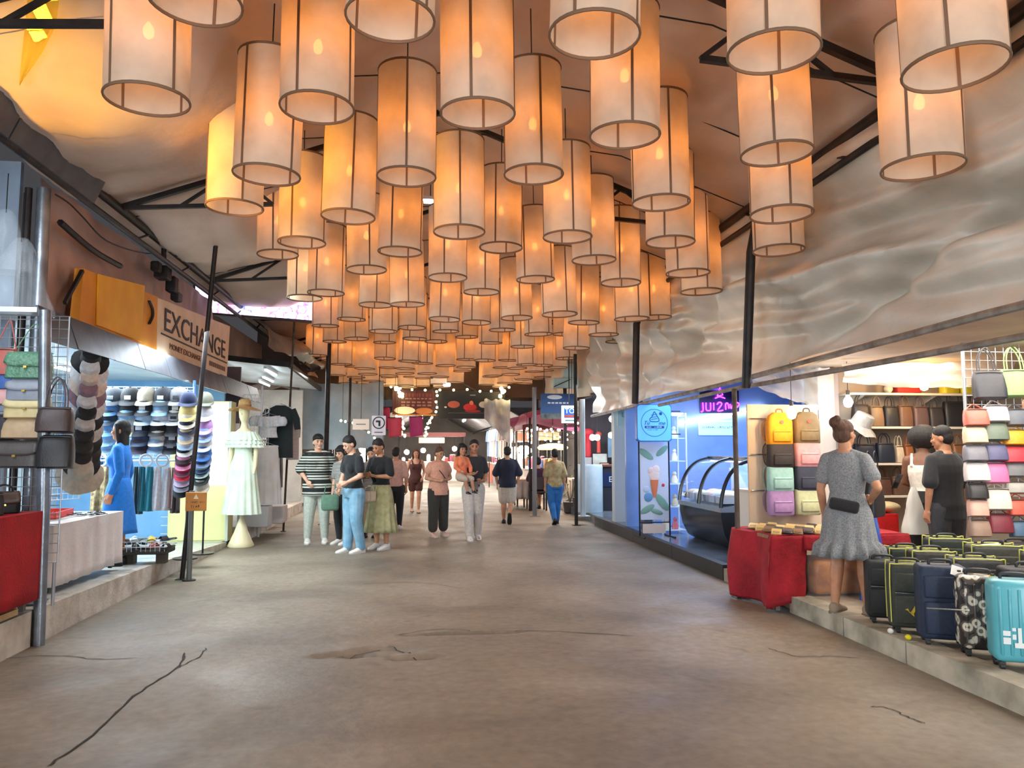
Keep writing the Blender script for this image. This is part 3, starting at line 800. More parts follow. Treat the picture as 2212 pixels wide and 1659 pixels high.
            m.ring_loft(rr, False)
            o = m.build('skirt', bm_, t, 60); md = o.modifiers.new('th', 'SOLIDIFY'); md.thickness = .006
    if top:
        ty, tm, hem, inf = top[:4]; sl = top[4] if len(top) > 4 else .6; flare = top[5] if len(top) > 5 else 0
        m = MB()
        if ty == 'tee':
            m.ring_loft(rings(inf, hem, .832, flare)); [sleeve(m, s, sl, inf) for s in 'LR']
            for sg in (1, -1): limb(m, [off(.82) + Vector((sg*.034*h, .004*h, .826*h)), off(.80) + Vector((sg*.094*h, .004*h, .798*h))], [.020*h+inf*.5, .027*h+inf*.5])
            if fem:
                for sg in (1, -1): c = off(.73); m.ball((sg*.040*h, c.y-.040*h, .722*h), (.036*h+inf, .036*h+inf, .040*h+inf), 10, 8)
            obj('shirt', remesh(m, 'shirt', voxel*1.15, 2, tm), None, t)
        if ty == 'tank':
            m.ring_loft(rings(inf, hem, .765, flare))
            for sg in (1, -1):
                c = off(.80)
                m.tube([off(.75) + Vector((sg*.05*h, -.062*h, .755*h)), c + Vector((sg*.066*h, -.038*h, .818*h)), c + Vector((sg*.066*h, .012*h, .838*h)), off(.75) + Vector((sg*.055*h, .058*h, .755*h))], .011*h, 8)
                if fem: c = off(.73); m.ball((sg*.040*h, c.y-.040*h, .722*h), (.036*h+inf, .036*h+inf, .040*h+inf), 10, 8)
            obj('tank_top', remesh(m, 'tank_top', voxel*1.15, 2, tm), None, t)
    if shoes:
        for s in 'LR':
            fd = Vector(pose.get('foot'+s, (0, -1, -.02))).normalized(); up = Vector((0, 0, 1)); up = (up - fd*up.dot(fd)).normalized(); rt = fd.cross(up)
            o_ = J['a'+s] - up*.045*h
            rr = []
            for (a, w, z0, z1) in [(-.036,.012,.006,.040),(-.028,.022,.0,.058),(-.005,.025,0,.060),(.03,.026,0,.050),(.06,.030,0,.036),(.09,.028,0,.030),(.108,.020,.002,.024),(.116,.010,.005,.016)]:
                n = 12; rr.append([o_ + fd*a*h + rt*w*h*math.cos(2*PI*q/n) + up*((z0+z1)/2 + (z1-z0)/2*math.sin(2*PI*q/n))*h for q in range(n)])
            so = MB().ring_loft(rr).build('shoe', shoes[0], t, 60)
            rr = []
            for (a, w) in [(-.038,.012),(-.03,.023),(0,.026),(.05,.030),(.09,.029),(.112,.018),(.119,.008)]:
                rr.append([o_ + fd*a*h + rt*x*h + up*z*h for x, z in ((-w, 0), (w, 0), (w, .012), (-w, .012))])
            MB().ring_loft(rr).build('sole', shoes[1], so, 30)
    g.t = t; g.J = J; g.off = off
    return g
def stand(px, py, ytop, lo=1.5, hi=1.78, z=0):
    p = atZ(px, py, z); hh = atY(px, ytop, p.y).z - z
    return p, max(lo, min(hi, hh))
def striped(name, c1, c2, scale, axis='Z', blocks=False):
    if name in MATS: return MATS[name]
    m = bpy.data.materials.new(name); m.use_nodes = True; nt = m.node_tree; N = nt.nodes; L = nt.links; b = N['Principled BSDF']
    tc = N.new('ShaderNodeTexCoord'); w = N.new('ShaderNodeTexWave'); w.bands_direction = axis; w.inputs['Scale'].default_value = scale; w.inputs['Distortion'].default_value = .4
    L.new(tc.outputs['Object'], w.inputs['Vector'])
    r = N.new('ShaderNodeValToRGB'); r.color_ramp.interpolation = 'CONSTANT'; r.color_ramp.elements[0].color = c1; r.color_ramp.elements[1].color = c2; r.color_ramp.elements[1].position = .52
    f = w.outputs['Fac']
    if blocks:
        w2 = N.new('ShaderNodeTexWave'); w2.bands_direction = axis; w2.inputs['Scale'].default_value = scale*.31; L.new(tc.outputs['Object'], w2.inputs['Vector'])
        mu = N.new('ShaderNodeMath'); mu.operation = 'MULTIPLY'; L.new(f, mu.inputs[0])
        a = N.new('ShaderNodeMath'); a.operation = 'ADD'; a.inputs[1].default_value = .45; L.new(w2.outputs['Fac'], a.inputs[0]); L.new(a.outputs[0], mu.inputs[1]); f = mu.outputs[0]
    L.new(f, r.inputs[0]); L.new(r.outputs[0], b.inputs['Base Color']); b.inputs['Roughness'].default_value = .85; MATS[name] = m
    return m
WSH = (plain(226, 222, 214, .5), plain(200, 196, 190, .6)); BSH = (plain(30, 28, 30, .5), plain(20, 20, 20, .6))
# 1 striped top
p, h = stand(683, 1173, 930, hi=1.74)
person('person in oversized black and white striped top and pale grey trousers, hand at hip', p, 8, h,
       dict(eR=(-.155,.02,.66), wR=(-.09,-.075,.565), eL=(.150,.03,.645), wL=(.148,-.01,.50), turn=14, aL=(.075,.014,.045), aR=(-.08,.014,.045), kL=(.066,-.008,.275), kR=(-.068,-.008,.275)),
       ('tee', striped('knit_stripes', C(30, 33, 34), C(206, 210, 198), 7.2, 'Z', True), .44, .045, .85, .10), ('trousers', cloth(190, 196, 184), .05, .020, .034), WSH, ('fringe', HAIRB), 'light', True)
# 2 green-bag person behind
p, h = stand(737, 1178, 962, hi=1.62)
g = person('person in striped shirt and black trousers, half hidden behind the pale blue jeans', p + Vector((0, .15, 0)), -40, h,
       dict(tilt=18, lean=.01), ('tee', striped('shirt_stripes', C(34, 34, 36), C(216, 214, 206), 14), .50, .018, .7), ('trousers', cloth(28, 28, 30), .06, .012, .030), WSH, ('bob', HAIRB), 'light', True)
m = MB(); m.rbox((0, 0, -.13), (.27, .11, .25), .04, 2); m.tube([(-.10,0,-.02),(-.07,0,.14),(.07,0,.14),(.10,0,-.02)], .008, 6)
tag(m.build('shoulder_bag', cloth(96, 132, 110), None, 50, p + Vector((-.17, -.1, .80))), 'soft sage green bag hanging beside the pale blue jeans', 'bag')
# 3 black tee, blue jeans
p, h = stand(762, 1194, 936, hi=1.70)
p3 = p
person('person in black T-shirt and pale blue straight jeans with white trainers, looking down', p, -52, h,
       dict(tilt=24, lean=.02, eL=(.128,-.02,.655), wL=(.075,-.125,.60), eR=(-.135,-.02,.655), wR=(-.06,-.11,.545), aL=(.05,.05,.045), aR=(-.05,-.02,.045)),
       ('tee', cloth(26, 28, 32), .545, .020, .62), ('trousers', mat('denim_pale', C(112, 158, 186), .85, 0, C(142, 182, 204), 9, .2, 120), .05, .020, .040), WSH, ('short', HAIRB), 'light', True)
# 4 face between, phone
p, h = stand(795, 1168, 966, hi=1.62)
p4 = p + Vector((.0, .55, 0))
person('person in striped shirt and beige trousers, mostly hidden behind the khaki skirt', p4, -6, h, dict(tilt=8, eR=(-.12,-.04,.66), wR=(-.03,-.12,.70)),
       ('tee', striped('shirt_stripes2', C(40, 38, 40), C(200, 194, 188), 13), .50, .016, .7), ('trousers', cloth(196, 182, 160), .06, .016, .034), BSH, ('short', HAIRB), 'light')
# 5 khaki skirt woman with crossbody bag
p, h = stand(822, 1186, 944, hi=1.66)
p5 = p
g5 = person('person in black top and long khaki pleated skirt, looking down at a phone', p, -38, h,
       dict(tilt=22, lean=.02, eL=(.130,-.03,.655), wL=(.045,-.135,.66), hL=(-.4,-1,.2), nL=(0,0,1), eR=(-.135,-.03,.655), wR=(-.035,-.14,.655), hR=(.4,-1,.2), nR=(0,0,1), curlL=.7, curlR=.7),
       ('tee', cloth(24, 24, 27), .575, .018, .8), ('skirt', mat('khaki', C(176, 172, 128), .85, 0, C(150, 146, 106), 12, .2, 90), .155, .014, .150, .60, 13), WSH, ('short', HAIRB), 'tan', True)
m = MB(); m.rbox((0, 0, 0), (.008, .075, .15), .006, 2)
ph = m.build('mobile_phone', plain(26, 26, 30, .2)); ph.location = p5 + Vector((-.115, -.155, 1.07)); ph.rotation_euler = (.5, 0, -.66)
tag(ph, 'black mobile phone held by the person in the khaki skirt', 'phone')
t = thing('crossbody_bag', 'cream round-handled crossbody bag in front of the khaki skirt', 'bag', p5 + Vector((-.17, -.20, .80)), .5)
bagc = leather(206, 190, 164); m = MB(); m.rbox((0, 0, 0), (.22, .09, .17), .04, 3); m.build('bag_body', bagc, t, 60)
MB().bx(-.006, .006, -.047, .047, -.08, .08).build('centre_band', leather(180, 164, 138), t, 0)
MB().tube([(-.085+.085*math.cos(a)*-1+.085-.085, 0, 0) for a in [0]] + [(-.08,0,.07),(-.06,0,.13),(0,0,.155),(.06,0,.13),(.08,0,.07)], .008, 6).build('handle', bagc, t)
MB().tube(smooth_pts([(.10,0,.06),(.20,.10,.30),(.22,.16,.52)], 5), .008, 6).build('strap', bagc, t)
# 6 person behind in black trousers
p, h = stand(853, 1143, 966, hi=1.66)
person('person in pale pink top and black trousers, behind the khaki skirt', p, 172, h, {}, ('tee', cloth(216, 170, 156), .52, .02, .9), ('trousers', cloth(34, 34, 40), .05, .012, .03), WSH, ('short', HAIRB), 'tan', features=False)
# 7 brown romper woman
p, h = stand(897, 1108, 972, hi=1.62)
person('person in brown strappy romper walking towards the khaki skirt', p, 6, h, dict(kL=(.05,-.05,.28), aL=(.045,-.03,.05), kR=(-.05,.01,.28), aR=(-.045,.10,.06), eL=(.14,.02,.65), wL=(.10,-.08,.55)),
       ('tank', cloth(92, 52, 48), .50, .016), ('trousers', cloth(92, 52, 48), .38, .018, .060), (plain(196, 170, 150, .6), plain(90, 70, 60, .6)), ('long', HAIRBR), 'light', True)
# 8 peach shirt
p, h = stand(946, 1158, 966, hi=1.66)
person('person in peach sleeveless shirt and dark wide trousers with thin shoulder strap', p, 24, h,
       dict(eR=(-.15,0,.65), wR=(-.03,-.11,.62), hR=(1,-.3,.1), eL=(.15,0,.65), wL=(.045,-.115,.63), hL=(-1,-.3,.1), nL=(0,0,1), nR=(0,0,1), tilt=10, turn=14, aL=(.075,.02,.045), aR=(-.08,-.03,.045), kL=(.066,0,.275), kR=(-.068,-.02,.275)),
       ('tee', cloth(232, 172, 146), .46, .030, .42, .08), ('trousers', cloth(56, 54, 50), .10, .030, .056), (plain(216, 176, 160, .5), plain(200, 190, 180, .6)), ('short', HAIRBR), 'med', False)
st = thing('shoulder_strap', 'thin dark strap across the peach shirt', 'strap', p, math.radians(24))
MB().tube(smooth_pts([(-.10, -.07, h*.79), (0, -.15, h*.70), (.12, -.12, h*.60)], 6), .008, 6).build('strap_band', plain(50, 40, 38), st)
# 9 man with child
p, h = stand(1022, 1166, 950, hi=1.72)
person('person in dark grey T-shirt and white trousers carrying a child', p, 4, h,
       dict(eR=(-.150,-.03,.655), wR=(-.055,-.150,.655), hR=(1,-.25,.15), nR=(0,.2,1), eL=(.135,.02,.64), wL=(.09,-.10,.585), hL=(-.8,-.6,.1), nL=(0,.2,1), roll=4, aL=(.06,.09,.05), kL=(.05,.0,.28), aR=(-.045,-.05,.045), kR=(-.05,-.04,.28), footL=(0,-1,-.15)),
       ('tee', cloth(44, 44, 48), .47, .018, .65), ('trousers', cloth(214, 204, 194), .05, .020, .040), WSH, ('short', HAIRB), 'tan', voxel=.008)
cz = atY(1004, 1042, p.y - .16)
person('child in bright coral shirt and pale shorts, carried on an arm', (p.x - .20, p.y - .12, cz.z - .40), 24, .98,
       dict(kL=(.07,-.22,.47), aL=(.09,-.26,.27), kR=(-.05,-.22,.47), aR=(-.02,-.25,.26), hipL=(.05,-.01,.50), hipR=(-.05,-.01,.50), eL=(.14,-.05,.66), wL=(.10,-.13,.58), eR=(-.14,-.04,.66), wR=(-.09,-.13,.60)),
       ('tee', cloth(246, 140, 96), .49, .016, 1.9), ('trousers', cloth(206, 186, 166), .30, .016, .05), (plain(40, 36, 40, .5), plain(200, 190, 190, .6)), ('bob', HAIRB), 'tan', True, .008, hs=1.45)
# 10 navy shirt man walking off
p, h = stand(1096, 1131, 965, hi=1.68)
person('person in navy short-sleeved shirt and white shorts, walking away', p, 176, h, dict(aR=(-.02,.14,.12), kR=(-.05,.0,.285), footR=(0,-.35,-1), aL=(.045,-.03,.045), kL=(.05,-.03,.275), eL=(.155,.02,.65), eR=(-.155,.0,.65)),
       ('tee', cloth(34, 40, 62), .47, .035, .95, .05), ('trousers', cloth(216, 206, 190), .31, .030, .066), BSH, ('short', HAIRB), 'med', features=False, stocky=1.06)
# 12 man in olive-gold shirt and jeans
p, h = stand(1199, 1132, 979, hi=1.66)
person('person in faded gold shirt and bright blue jeans, walking away', p, 184, h, dict(aL=(.03,.10,.07), kL=(.045,-.01,.28), aR=(-.04,-.06,.045), kR=(-.045,-.04,.275), footL=(0,-.8,-.6)),
       ('tee', mat('shirt_gold', C(190, 172, 128), .8, 0, C(150, 132, 96), 12, .2, 60), .49, .024, .9, .03), ('trousers', mat('denim_blue', C(36, 104, 178), .85, 0, C(60, 128, 196), 9, .2, 120), .05, .018, .036), BSH, ('short', HAIRB), 'med', features=False)
# 13 stall keeper in blue
p13 = Vector((-3.28, 9.10, zl(9.1)))
person('person with long black hair in bright blue long-sleeved dress inside the hat stall', p13, -84, 1.60, dict(eL=(.125,.03,.64), wL=(.125,-.02,.50), eR=(-.125,.03,.64)),
       ('tee', cloth(20, 128, 226), .46, .012, 1.95, .02), ('skirt', cloth(20, 128, 226), .22, .014, .13, .60, 5), BSH, ('long', HAIRB), 'tan', True, .008)
# 14 grey dress woman
pf = atZ(1812, 1332, ZR); pf = Vector((3.58, 6.10, ZR))
GD = mat('knit_grey', C(150, 152, 154), .9, 0, C(112, 114, 118), 90, .3, 200)
g14 = person('person with hair bun in speckled grey frilled dress and waist pouch, seen from behind', pf, 128, 1.60,
       dict(eR=(-.172,.045,.655), wR=(-.098,-.055,.585), hR=(.5,-.8,-.2), curlR=.8, aL=(.07,.03,.045), aR=(-.075,-.03,.045), kL=(.062,-.005,.275), kR=(-.064,-.02,.275), turn=-14, tilt=-4),
       ('tee', GD, .50, .018, .62), ('skirt', GD, .295, .020, .135, .62, 14, 1), (mat('shoe_taupe', C(150, 132, 112), .85), plain(120, 106, 90, .7)), ('bun', HAIRBR), 'tan', True, .007, features=True, stocky=1.02)
m = MB(); m.rbox((0, 0, 0), (.23, .07, .10), .025, 2, Matrix.Rotation(.1, 3, 'Y'))
b_ = m.build('waist_pouch', cloth(30, 28, 32), None, 50); b_.location = pf + Vector((-.10, -.12, .90)); b_.rotation_euler = (0, .1, -.35)
tag(b_, 'black waist pouch worn over the grey dress', 'pouch')
# 15, 16 shoppers at the shelves
p15 = Vector((5.18, 7.4, ZR))
person('person with big black afro hair in white tank top, checking a phone by the shelves', p15, 128, 1.56, dict(lean=.03, tilt=20, eR=(-.15,-.03,.65), wR=(-.06,-.17,.60), eL=(.13,-.04,.65), wL=(.03,-.17,.60), hL=(-.4,-1,.1), hR=(.4,-1,.1), nL=(0,0,1), nR=(0,0,1), curlL=.7, curlR=.7),
       ('tank', cloth(226, 222, 210), .53, .012), ('trousers', cloth(24, 24, 28), .06, .016, .036), BSH, ('afro', HAIRB), 'brown', True, .008)
p16 = Vector((5.03, 6.85, ZR))
person('person in plain black T-shirt and grey trousers, facing the handbag shelves', p16, 188, 1.58, dict(turn=38, tilt=6), ('tee', cloth(36, 36, 40), .44, .026, .85, .03), ('trousers', cloth(60, 60, 64), .06, .02, .04), BSH, ('short', HAIRB), 'tan', False, .008)
# ================================================================== GOODS: shared builders
wire_w = mat('wire_white', C(226, 230, 232), .4)
wire_g = mat('wire_grey', C(176, 180, 186), .35, .5)
def grid_panel(label, loc, rotz, w, h, cell, material, r=.0032, name='wire_grid_panel', group=None, tilt=0):
    t = thing(name, label, 'rack', loc, rotz, group)
    t.rotation_euler = (tilt, 0, rotz)
    MB().tube([(0,0,0),(w,0,0),(w,0,h),(0,0,h),(0,0,0)], r*2, 6).build('frame', material, t)
    m = MB()
    for i in range(1, int(w/cell)+1):
        if i*cell < w: m.cyl((i*cell,0,0), (i*cell,0,h), r, n=4)
    for j in range(1, int(h/cell)+1):
        if j*cell < h: m.cyl((0,0,j*cell), (w,0,j*cell), r, n=4)
    m.build('wire_mesh', material, t)
    return t
CAPM = {}
def cap_meshes():
    if CAPM: return CAPM
    m = MB(); rr = []; n = 18
    for i in range(7):
        a = i/6*PI/2; r = .094*math.cos(a)**.8 if i < 6 else .002; z = .115*math.sin(a)
        rr.append([(r*math.cos(2*PI*k/n)*.95, r*1.08*math.sin(2*PI*k/n), z) for k in range(n)])
    m.ring_loft(rr, False); CAPM['crown'] = m.mesh('crown', 60)
    m = MB(); q = 14; a1 = []; a2 = []; a3 = []
    for k in range(q+1):
        a = PI + PI*k/q; x = .090*math.cos(a); y = .098*math.sin(a)
        a1.append((x, y*.98, .006 - .018*abs(math.cos(a))*0))
        e = math.sin(PI*k/q)**.6
        a2.append((x*1.04, y - .040*e, .004 - .9*x*x)); a3.append((x*1.0, y - .082*e, -.006 - 2.2*x*x))
    m.ring_loft([a1, a2, a3], False, False); CAPM['brim'] = m.mesh('brim', 60)
    CAPM['button'] = MB().ball((0, 0, .117), (.009, .009, .005), 8, 5).mesh('button', 60)
    m = MB(); m.grid(lambda u, v: ((u-.5)*.055, -.101*(1-.25*((v-.5)*.45+.30)**2*1.9) , .028 + v*.034), 4, 3); CAPM['badge'] = m.mesh('badge', 60)
    return CAPM
def cap(label, loc, rot, col, group, brim=None, badge=None, sc=1.3, cat='cap'):
    cm = cap_meshes(); t = thing('baseball_cap', label, cat, loc, 0, group); t.rotation_euler = rot; t.scale = (sc, sc, sc)
    c = cloth(*col); obj('crown', mesh_with(cm['crown'], c), None, t)
    obj('brim', mesh_with(cm['brim'], cloth(*(brim or col))), None, t)
    obj('button', mesh_with(cm['button'], c), None, t)
    if badge: obj('badge', mesh_with(cm['badge'], plain(*badge)), None, t)
    return t
def bucket_hat(label, loc, rot, col, group, sc=1.0):
    t = thing('bucket_hat', label, 'hat', loc, 0, group); t.rotation_euler = rot; t.scale = (sc,)*3
    n = 20
    MB().lathe([(.002,.10),(.065,.10),(.078,.092),(.086,.03),(.090,0)], n=n).build('crown', cloth(*col), t, 50)
    m = MB(); m.ring_loft([[((.089+.075*k/3)*math.cos(2*PI*q/n), (.089+.075*k/3)*math.sin(2*PI*q/n), -.016*k + .012*(k/3)*math.sin(q*1.7)) for q in range(n)] for k in range(4)], False)
    m.build('brim', cloth(*col), t, 60)
    return t
gold = mat('brass', C(214, 178, 96), .3, .9); chrome = mat('chrome', C(210, 212, 216), .2, .95)
def handbag(label, loc, rot, w, h, d, col, group=None, flap=None, strap='handle', rough=.42, quilt=False, wrap=False, slen=.16, name='handbag', trim=None):
    t = thing(name, label, 'bag', loc, 0, group); t.rotation_euler = rot
    M_ = leather(*col, rough=rough) if not quilt else mat('quilted_%d_%d_%d' % col, C(*col), .4, 0, tuple(x*.75 for x in C(*col)[:3])+(1,), 26, .8, 34)
    # local: hangs below origin? origin at bottom centre, faces -Y
    rr = []; n = 20
    for (z, sx, sy) in [(0,.90,.80),(.03,.99,.98),(.35,1,1),(.7,.96,.86),(.95,.90,.62),(1,.86,.50)]:
        ring = []
        for k in range(n):
            a = 2*PI*k/n; cx = math.copysign(abs(math.cos(a))**.45, math.cos(a)); cy = math.copysign(abs(math.sin(a))**.45, math.sin(a))
            ring.append((cx*w/2*sx, cy*d/2*sy, z*h))
        rr.append(ring)
    b = MB().ring_loft(rr).build('bag_body', M_, t, 50)
    if flap:
        fm = leather(*flap, rough=rough) if not quilt else M_
        def fp(u, v):
            x = (u-.5)*w*.97; k = v
            drop = h*.58*(1-.22*(2*u-1)**4)
            if k < .3: return (x*.92, d*.28*(1-k/.3*2), h*1.012)
            q = (k-.3)/.7; return (x*(.92+.08*q), -d/2*(.60+.48*min(1,q*1.6)) - .004, h*1.0 - drop*q)
        o = MB().grid(fp, 12, 8).build('flap', fm, t, 60); md = o.modifiers.new('s', 'SOLIDIFY'); md.thickness = .005
        MB().bx(-.012, .012, -d*.56-.012, -d*.5, h*.36, h*.44).build('clasp', gold, t, 0)
    else:
        MB().tube([(-w*.43,-d*.33,h*.93),(0,-d*.37,h*.95),(w*.43,-d*.33,h*.93)], .004, 5).build('zip', trim and plain(*trim) or plain(60,54,50,.4), t)
    if strap == 'handle':
        for sg in ((-1, 1) if d > .08 else (-1,)):
            MB().tube(smooth_pts([(-w*.26, sg*d*.2, h*.94), (-w*.22, sg*d*.2, h+slen*.6), (0, sg*d*.2, h+slen), (w*.22, sg*d*.2, h+slen*.6), (w*.26, sg*d*.2, h*.94)], 4), .006, 6).build('handle', M_, t)
    if strap == 'long':
        MB().tube(smooth_pts([(-w*.40, 0, h*.93), (-w*.20, .01, h+slen*.55), (0, .02, h+slen), (w*.20, .01, h+slen*.55), (w*.40, 0, h*.93)], 4), .005, 6).build('strap', M_, t)
    return t
def drape(fn, nu, nv, name, material, parent=None, th=.004):
    o = MB().grid(fn, nu, nv).build(name, material, parent, 70)
    md = o.modifiers.new('s', 'SOLIDIFY'); md.thickness = th
    return o
def clothed_table(label_t, label_c, x0, x1, y0, y1, z0, z1, hemz, col, group=None, legm=None, ripple=.02, name='tablecloth', castor=False, seed=1):
    t = thing('market_table', label_t, 'table', ((x0+x1)/2, (y0+y1)/2, z0))
    W, Dp = x1-x0-.06, y1-y0-.06; lm = legm or plain(110, 100, 90, .5)
    MB().bx(-W/2, W/2, -Dp/2, Dp/2, z1-z0-.04, z1-z0-.008).build('tabletop', mat('table_wood', C(150, 120, 84), .6, 0, C(120, 94, 64), 6, .1, 40, stretch=(1, 8, 1)), t, 0)
    for sx in (-1, 1):
        for sy in (-1, 1):
            lx, ly = sx*(W/2-.05), sy*(Dp/2-.05); l = MB().bx(lx-.02, lx+.02, ly-.02, ly+.02, .04 if castor else 0, z1-z0-.04).build('leg', lm, t, 0)
            if castor: MB().cyl((lx-.015, ly, .03), (lx+.015, ly, .03), .03, n=12).build('castor', plain(40,40,42,.5), l)
    # cloth: ring of the top outline falling to the hem
    n = 120; out = []
    P = 2*((x1-x0)+(y1-y0))
    def outline(s):
        s *= P; w, d = x1-x0, y1-y0
        if s < w: return x0+s, y0, 0, -1
        s -= w
        if s < d: return x1, y0+s, 1, 0
        s -= d
        if s < w: return x1-s, y1, 0, 1
        s -= w; return x0, y1-s, -1, 0
    rings = [[((x0+x1)/2 + (outline(k/n)[0]-(x0+x1)/2)*.5, (y0+y1)/2 + (outline(k/n)[1]-(y0+y1)/2)*.5, z1) for k in range(n)]]
    rows = 7
    for i in range(rows+1):
        f_ = i/rows; r = []
        for k in range(n):
            x, y, nx_, ny_ = outline(k/n)
            rp = ripple*f_*(nz(k*.35, seed) + .6*math.sin(k*.9+seed)) + .012*f_
            r.append((x + nx_*rp, y + ny_*rp, (z1 + .002) + (hemz + .012*nz(k*.5, seed+3) - z1)*f_))
        rings.append(r)
    m = MB().ring_loft(rings, False); m.poly([rings[0][k] for k in range(n)])
    c = m.build(name, col, None, 70); tag(c, label_c, 'tablecloth', group)
    md = c.modifiers.new('s', 'SOLIDIFY'); md.thickness = .004
    return t, c
# ================================================================== LEFT SIDE: gutter, eave, sign
sheet = mat('sheet_grey', C(84, 90, 98), .5, .3, C(60, 64, 70), 4, .1, 20)
t = thing('metal_gutter', 'dark grey sheet gutter with rusty top edge above the bag stall', 'gutter', (-2.95, 0, 0))
for y0, y1 in [(1.0, 2.6), (2.6, 4.2), (4.2, 5.8), (5.8, 7.3)]:
    MB()._add([(0,y0+.01,3.74),(0,y1-.01,3.74),(.12,y1-.01,4.02),(.12,y0+.01,4.02),(-.05,y0+.01,3.74),(-.05,y1-.01,3.74),(.07,y1-.01,4.04),(.07,y0+.01,4.04)],
              [(0,1,2,3),(7,6,5,4),(0,4,5,1),(3,2,6,7),(0,3,7,4),(1,5,6,2)]).build('gutter_panel', sheet, t, 0)
MB().bar((.10, 1.0, 4.05), (.10, 7.3, 4.05), .03, .05).build('rusty_edge', mat('rust_red', C(150, 96, 78), .7), t, 0)
t = thing('stall_fascia', 'row of grey metal fascia panels along the hat stall eave', 'fascia', (-2.95, 0, 0))
ys_ = [6.55, 7.1, 7.95, 8.8, 9.7, 10.6, 11.5, 12.45, 13.4, 14.3, 15.2]
for i, (y0, y1) in enumerate(zip(ys_, ys_[1:])):
    dz = .012*nz(i*3.1); dx = .01*nz(i*1.7, 2)
    MB()._add([(dx,y0+.008,2.37+dz),(dx,y1-.008,2.37+dz),(-.10+dx,y1-.008,2.66+dz),(-.10+dx,y0+.008,2.66+dz),(-.02+dx,y0+.008,2.37+dz),(-.02+dx,y1-.008,2.37+dz),(-.12+dx,y1-.008,2.66+dz),(-.12+dx,y0+.008,2.66+dz)],
              [(0,1,2,3),(7,6,5,4),(0,4,5,1),(3,2,6,7),(0,3,7,4),(1,5,6,2)]).build('fascia_panel', sheet, t, 0)
stw = mat('stall_white', C(214, 226, 232), .5, 0, C(196, 210, 218), 3, .05, 20)
t = struct(MB().bx(-6.4, -3.05, 6.55, 14.0, 2.60, 2.64).build('ceiling_hat_stall', stw, smooth=0))
struct(MB().bx(-5.7, -5.62, 2.0, 14.0, .2, 2.6).build('wall_hat_stall_back', stw, smooth=0))
struct(MB().bx(-5.62, -3.12, 13.0, 13.08, .1, 2.6).build('wall_hat_stall_end', mat('stall_blue', C(120, 180, 232), .5, 0, C(150, 200, 236), 2), smooth=0))
tube_w = glow('tube_cool', (.86, .95, 1, 1), 14)
for i, (x, y) in enumerate([(-3.45, 7.9), (-3.45, 9.8), (-3.45, 11.6), (-4.6, 8.8), (-4.6, 10.8)]):
    o = thing('tube_light', 'bright white fluorescent batten under the hat stall ceiling', 'light', (x, y, 2.6), 0, 'battens in the hat stall')
    MB().bx(-.03, .03, -.62, .62, -.035, 0).build('housing', plain(230, 232, 234, .4), o, 0)
    MB().cyl((0, -.58, -.055), (0, .58, -.055), .016, n=8).build('tube', tube_w, o)
# exchange sign
SX = -3.13
c4 = [atX(px, py, SX) for px, py in ((168,690),(490,806),(497,705),(180,580))]
t = thing('exchange_sign', 'long weathered sign board lettered EXCHANGE above the hat stall, left half covered yellow', 'sign', (SX, c4[0].y, c4[0].z - .12))
o0 = Vector(t.location)
def quadslab(name, pts, th, material):
    a = [p - o0 for p in pts]; b = [p - o0 + Vector((-th, 0, 0)) for p in pts]
    m = MB()._add(a + b, [(0,1,2,3),(7,6,5,4),(0,4,5,1),(1,5,6,2),(2,6,7,3),(3,7,4,0)]); return m.build(name, material, t, 0)
mid_t = atX(340, 643, SX); mid_b = atX(338, 757, SX)
quadslab('board', [mid_b, c4[1] + Vector((0,0,-.1)), c4[2], mid_t], .07, mat('sign_board', C(240, 212, 178), .6, 0, C(224, 190, 152), 3, .05, 30))
quadslab('cover_sheet', [c4[0] + Vector((.004,0,-.1)), mid_b + Vector((.004,0,-.1)), mid_t + Vector((.004,0,.01)), c4[3] + Vector((.004,0,0))], .08, mat('cover_orange', C(236, 156, 44), .6, 0, C(214, 134, 38), 2.4, .3, 6))
quadslab('cover_patch', [atX(210,702,SX+.02), atX(306,738,SX+.02), atX(313,617,SX+.02), atX(213,592,SX+.02)], .012, mat('cover_yellow', C(252, 188, 40), .55, 0, C(240, 170, 32), 3, .15, 8))
ink = plain(44, 34, 40, .6); ink2 = plain(122, 84, 66, .7)
text_obj('lettering', 'EXCHANGE', .41, ink, t, facing_x(Vector((SX+.006, (9.85+13.0)/2, 3.095)) - o0), .004, (1.42, 1))
MB().bx(SX+.002-o0.x, SX+.008-o0.x, 9.8-o0.y, 13.1-o0.y, 2.905-o0.z, 2.925-o0.z).build('underline', ink, t, 0)
text_obj('small_lettering', 'MONEY EXCHANGE', .105, ink2, t, facing_x(Vector((SX+.006, 10.85, 2.80)) - o0), .003, (1.5, 1))
[MB().bx(SX+.002-o0.x, SX+.006-o0.x, 12.05+.11*k-o0.y, 12.05+.11*k+.075-o0.y, 2.765-o0.z, 2.835-o0.z).build('print_mark', ink2, t, 0) for k in range(9)]
MB().tube([p - o0 for p in smooth_pts([atX(322,650,SX+.02), atX(329,668,SX+.02), atX(329,684,SX+.02), atX(322,700,SX+.02)], 5)], .02, 6, True, .4).build('letter_edge', ink, t)
MB().bar(atX(140,655,SX) - o0, atX(178,585,SX) - o0, .03, .03).build('brace', steel, t, 0)
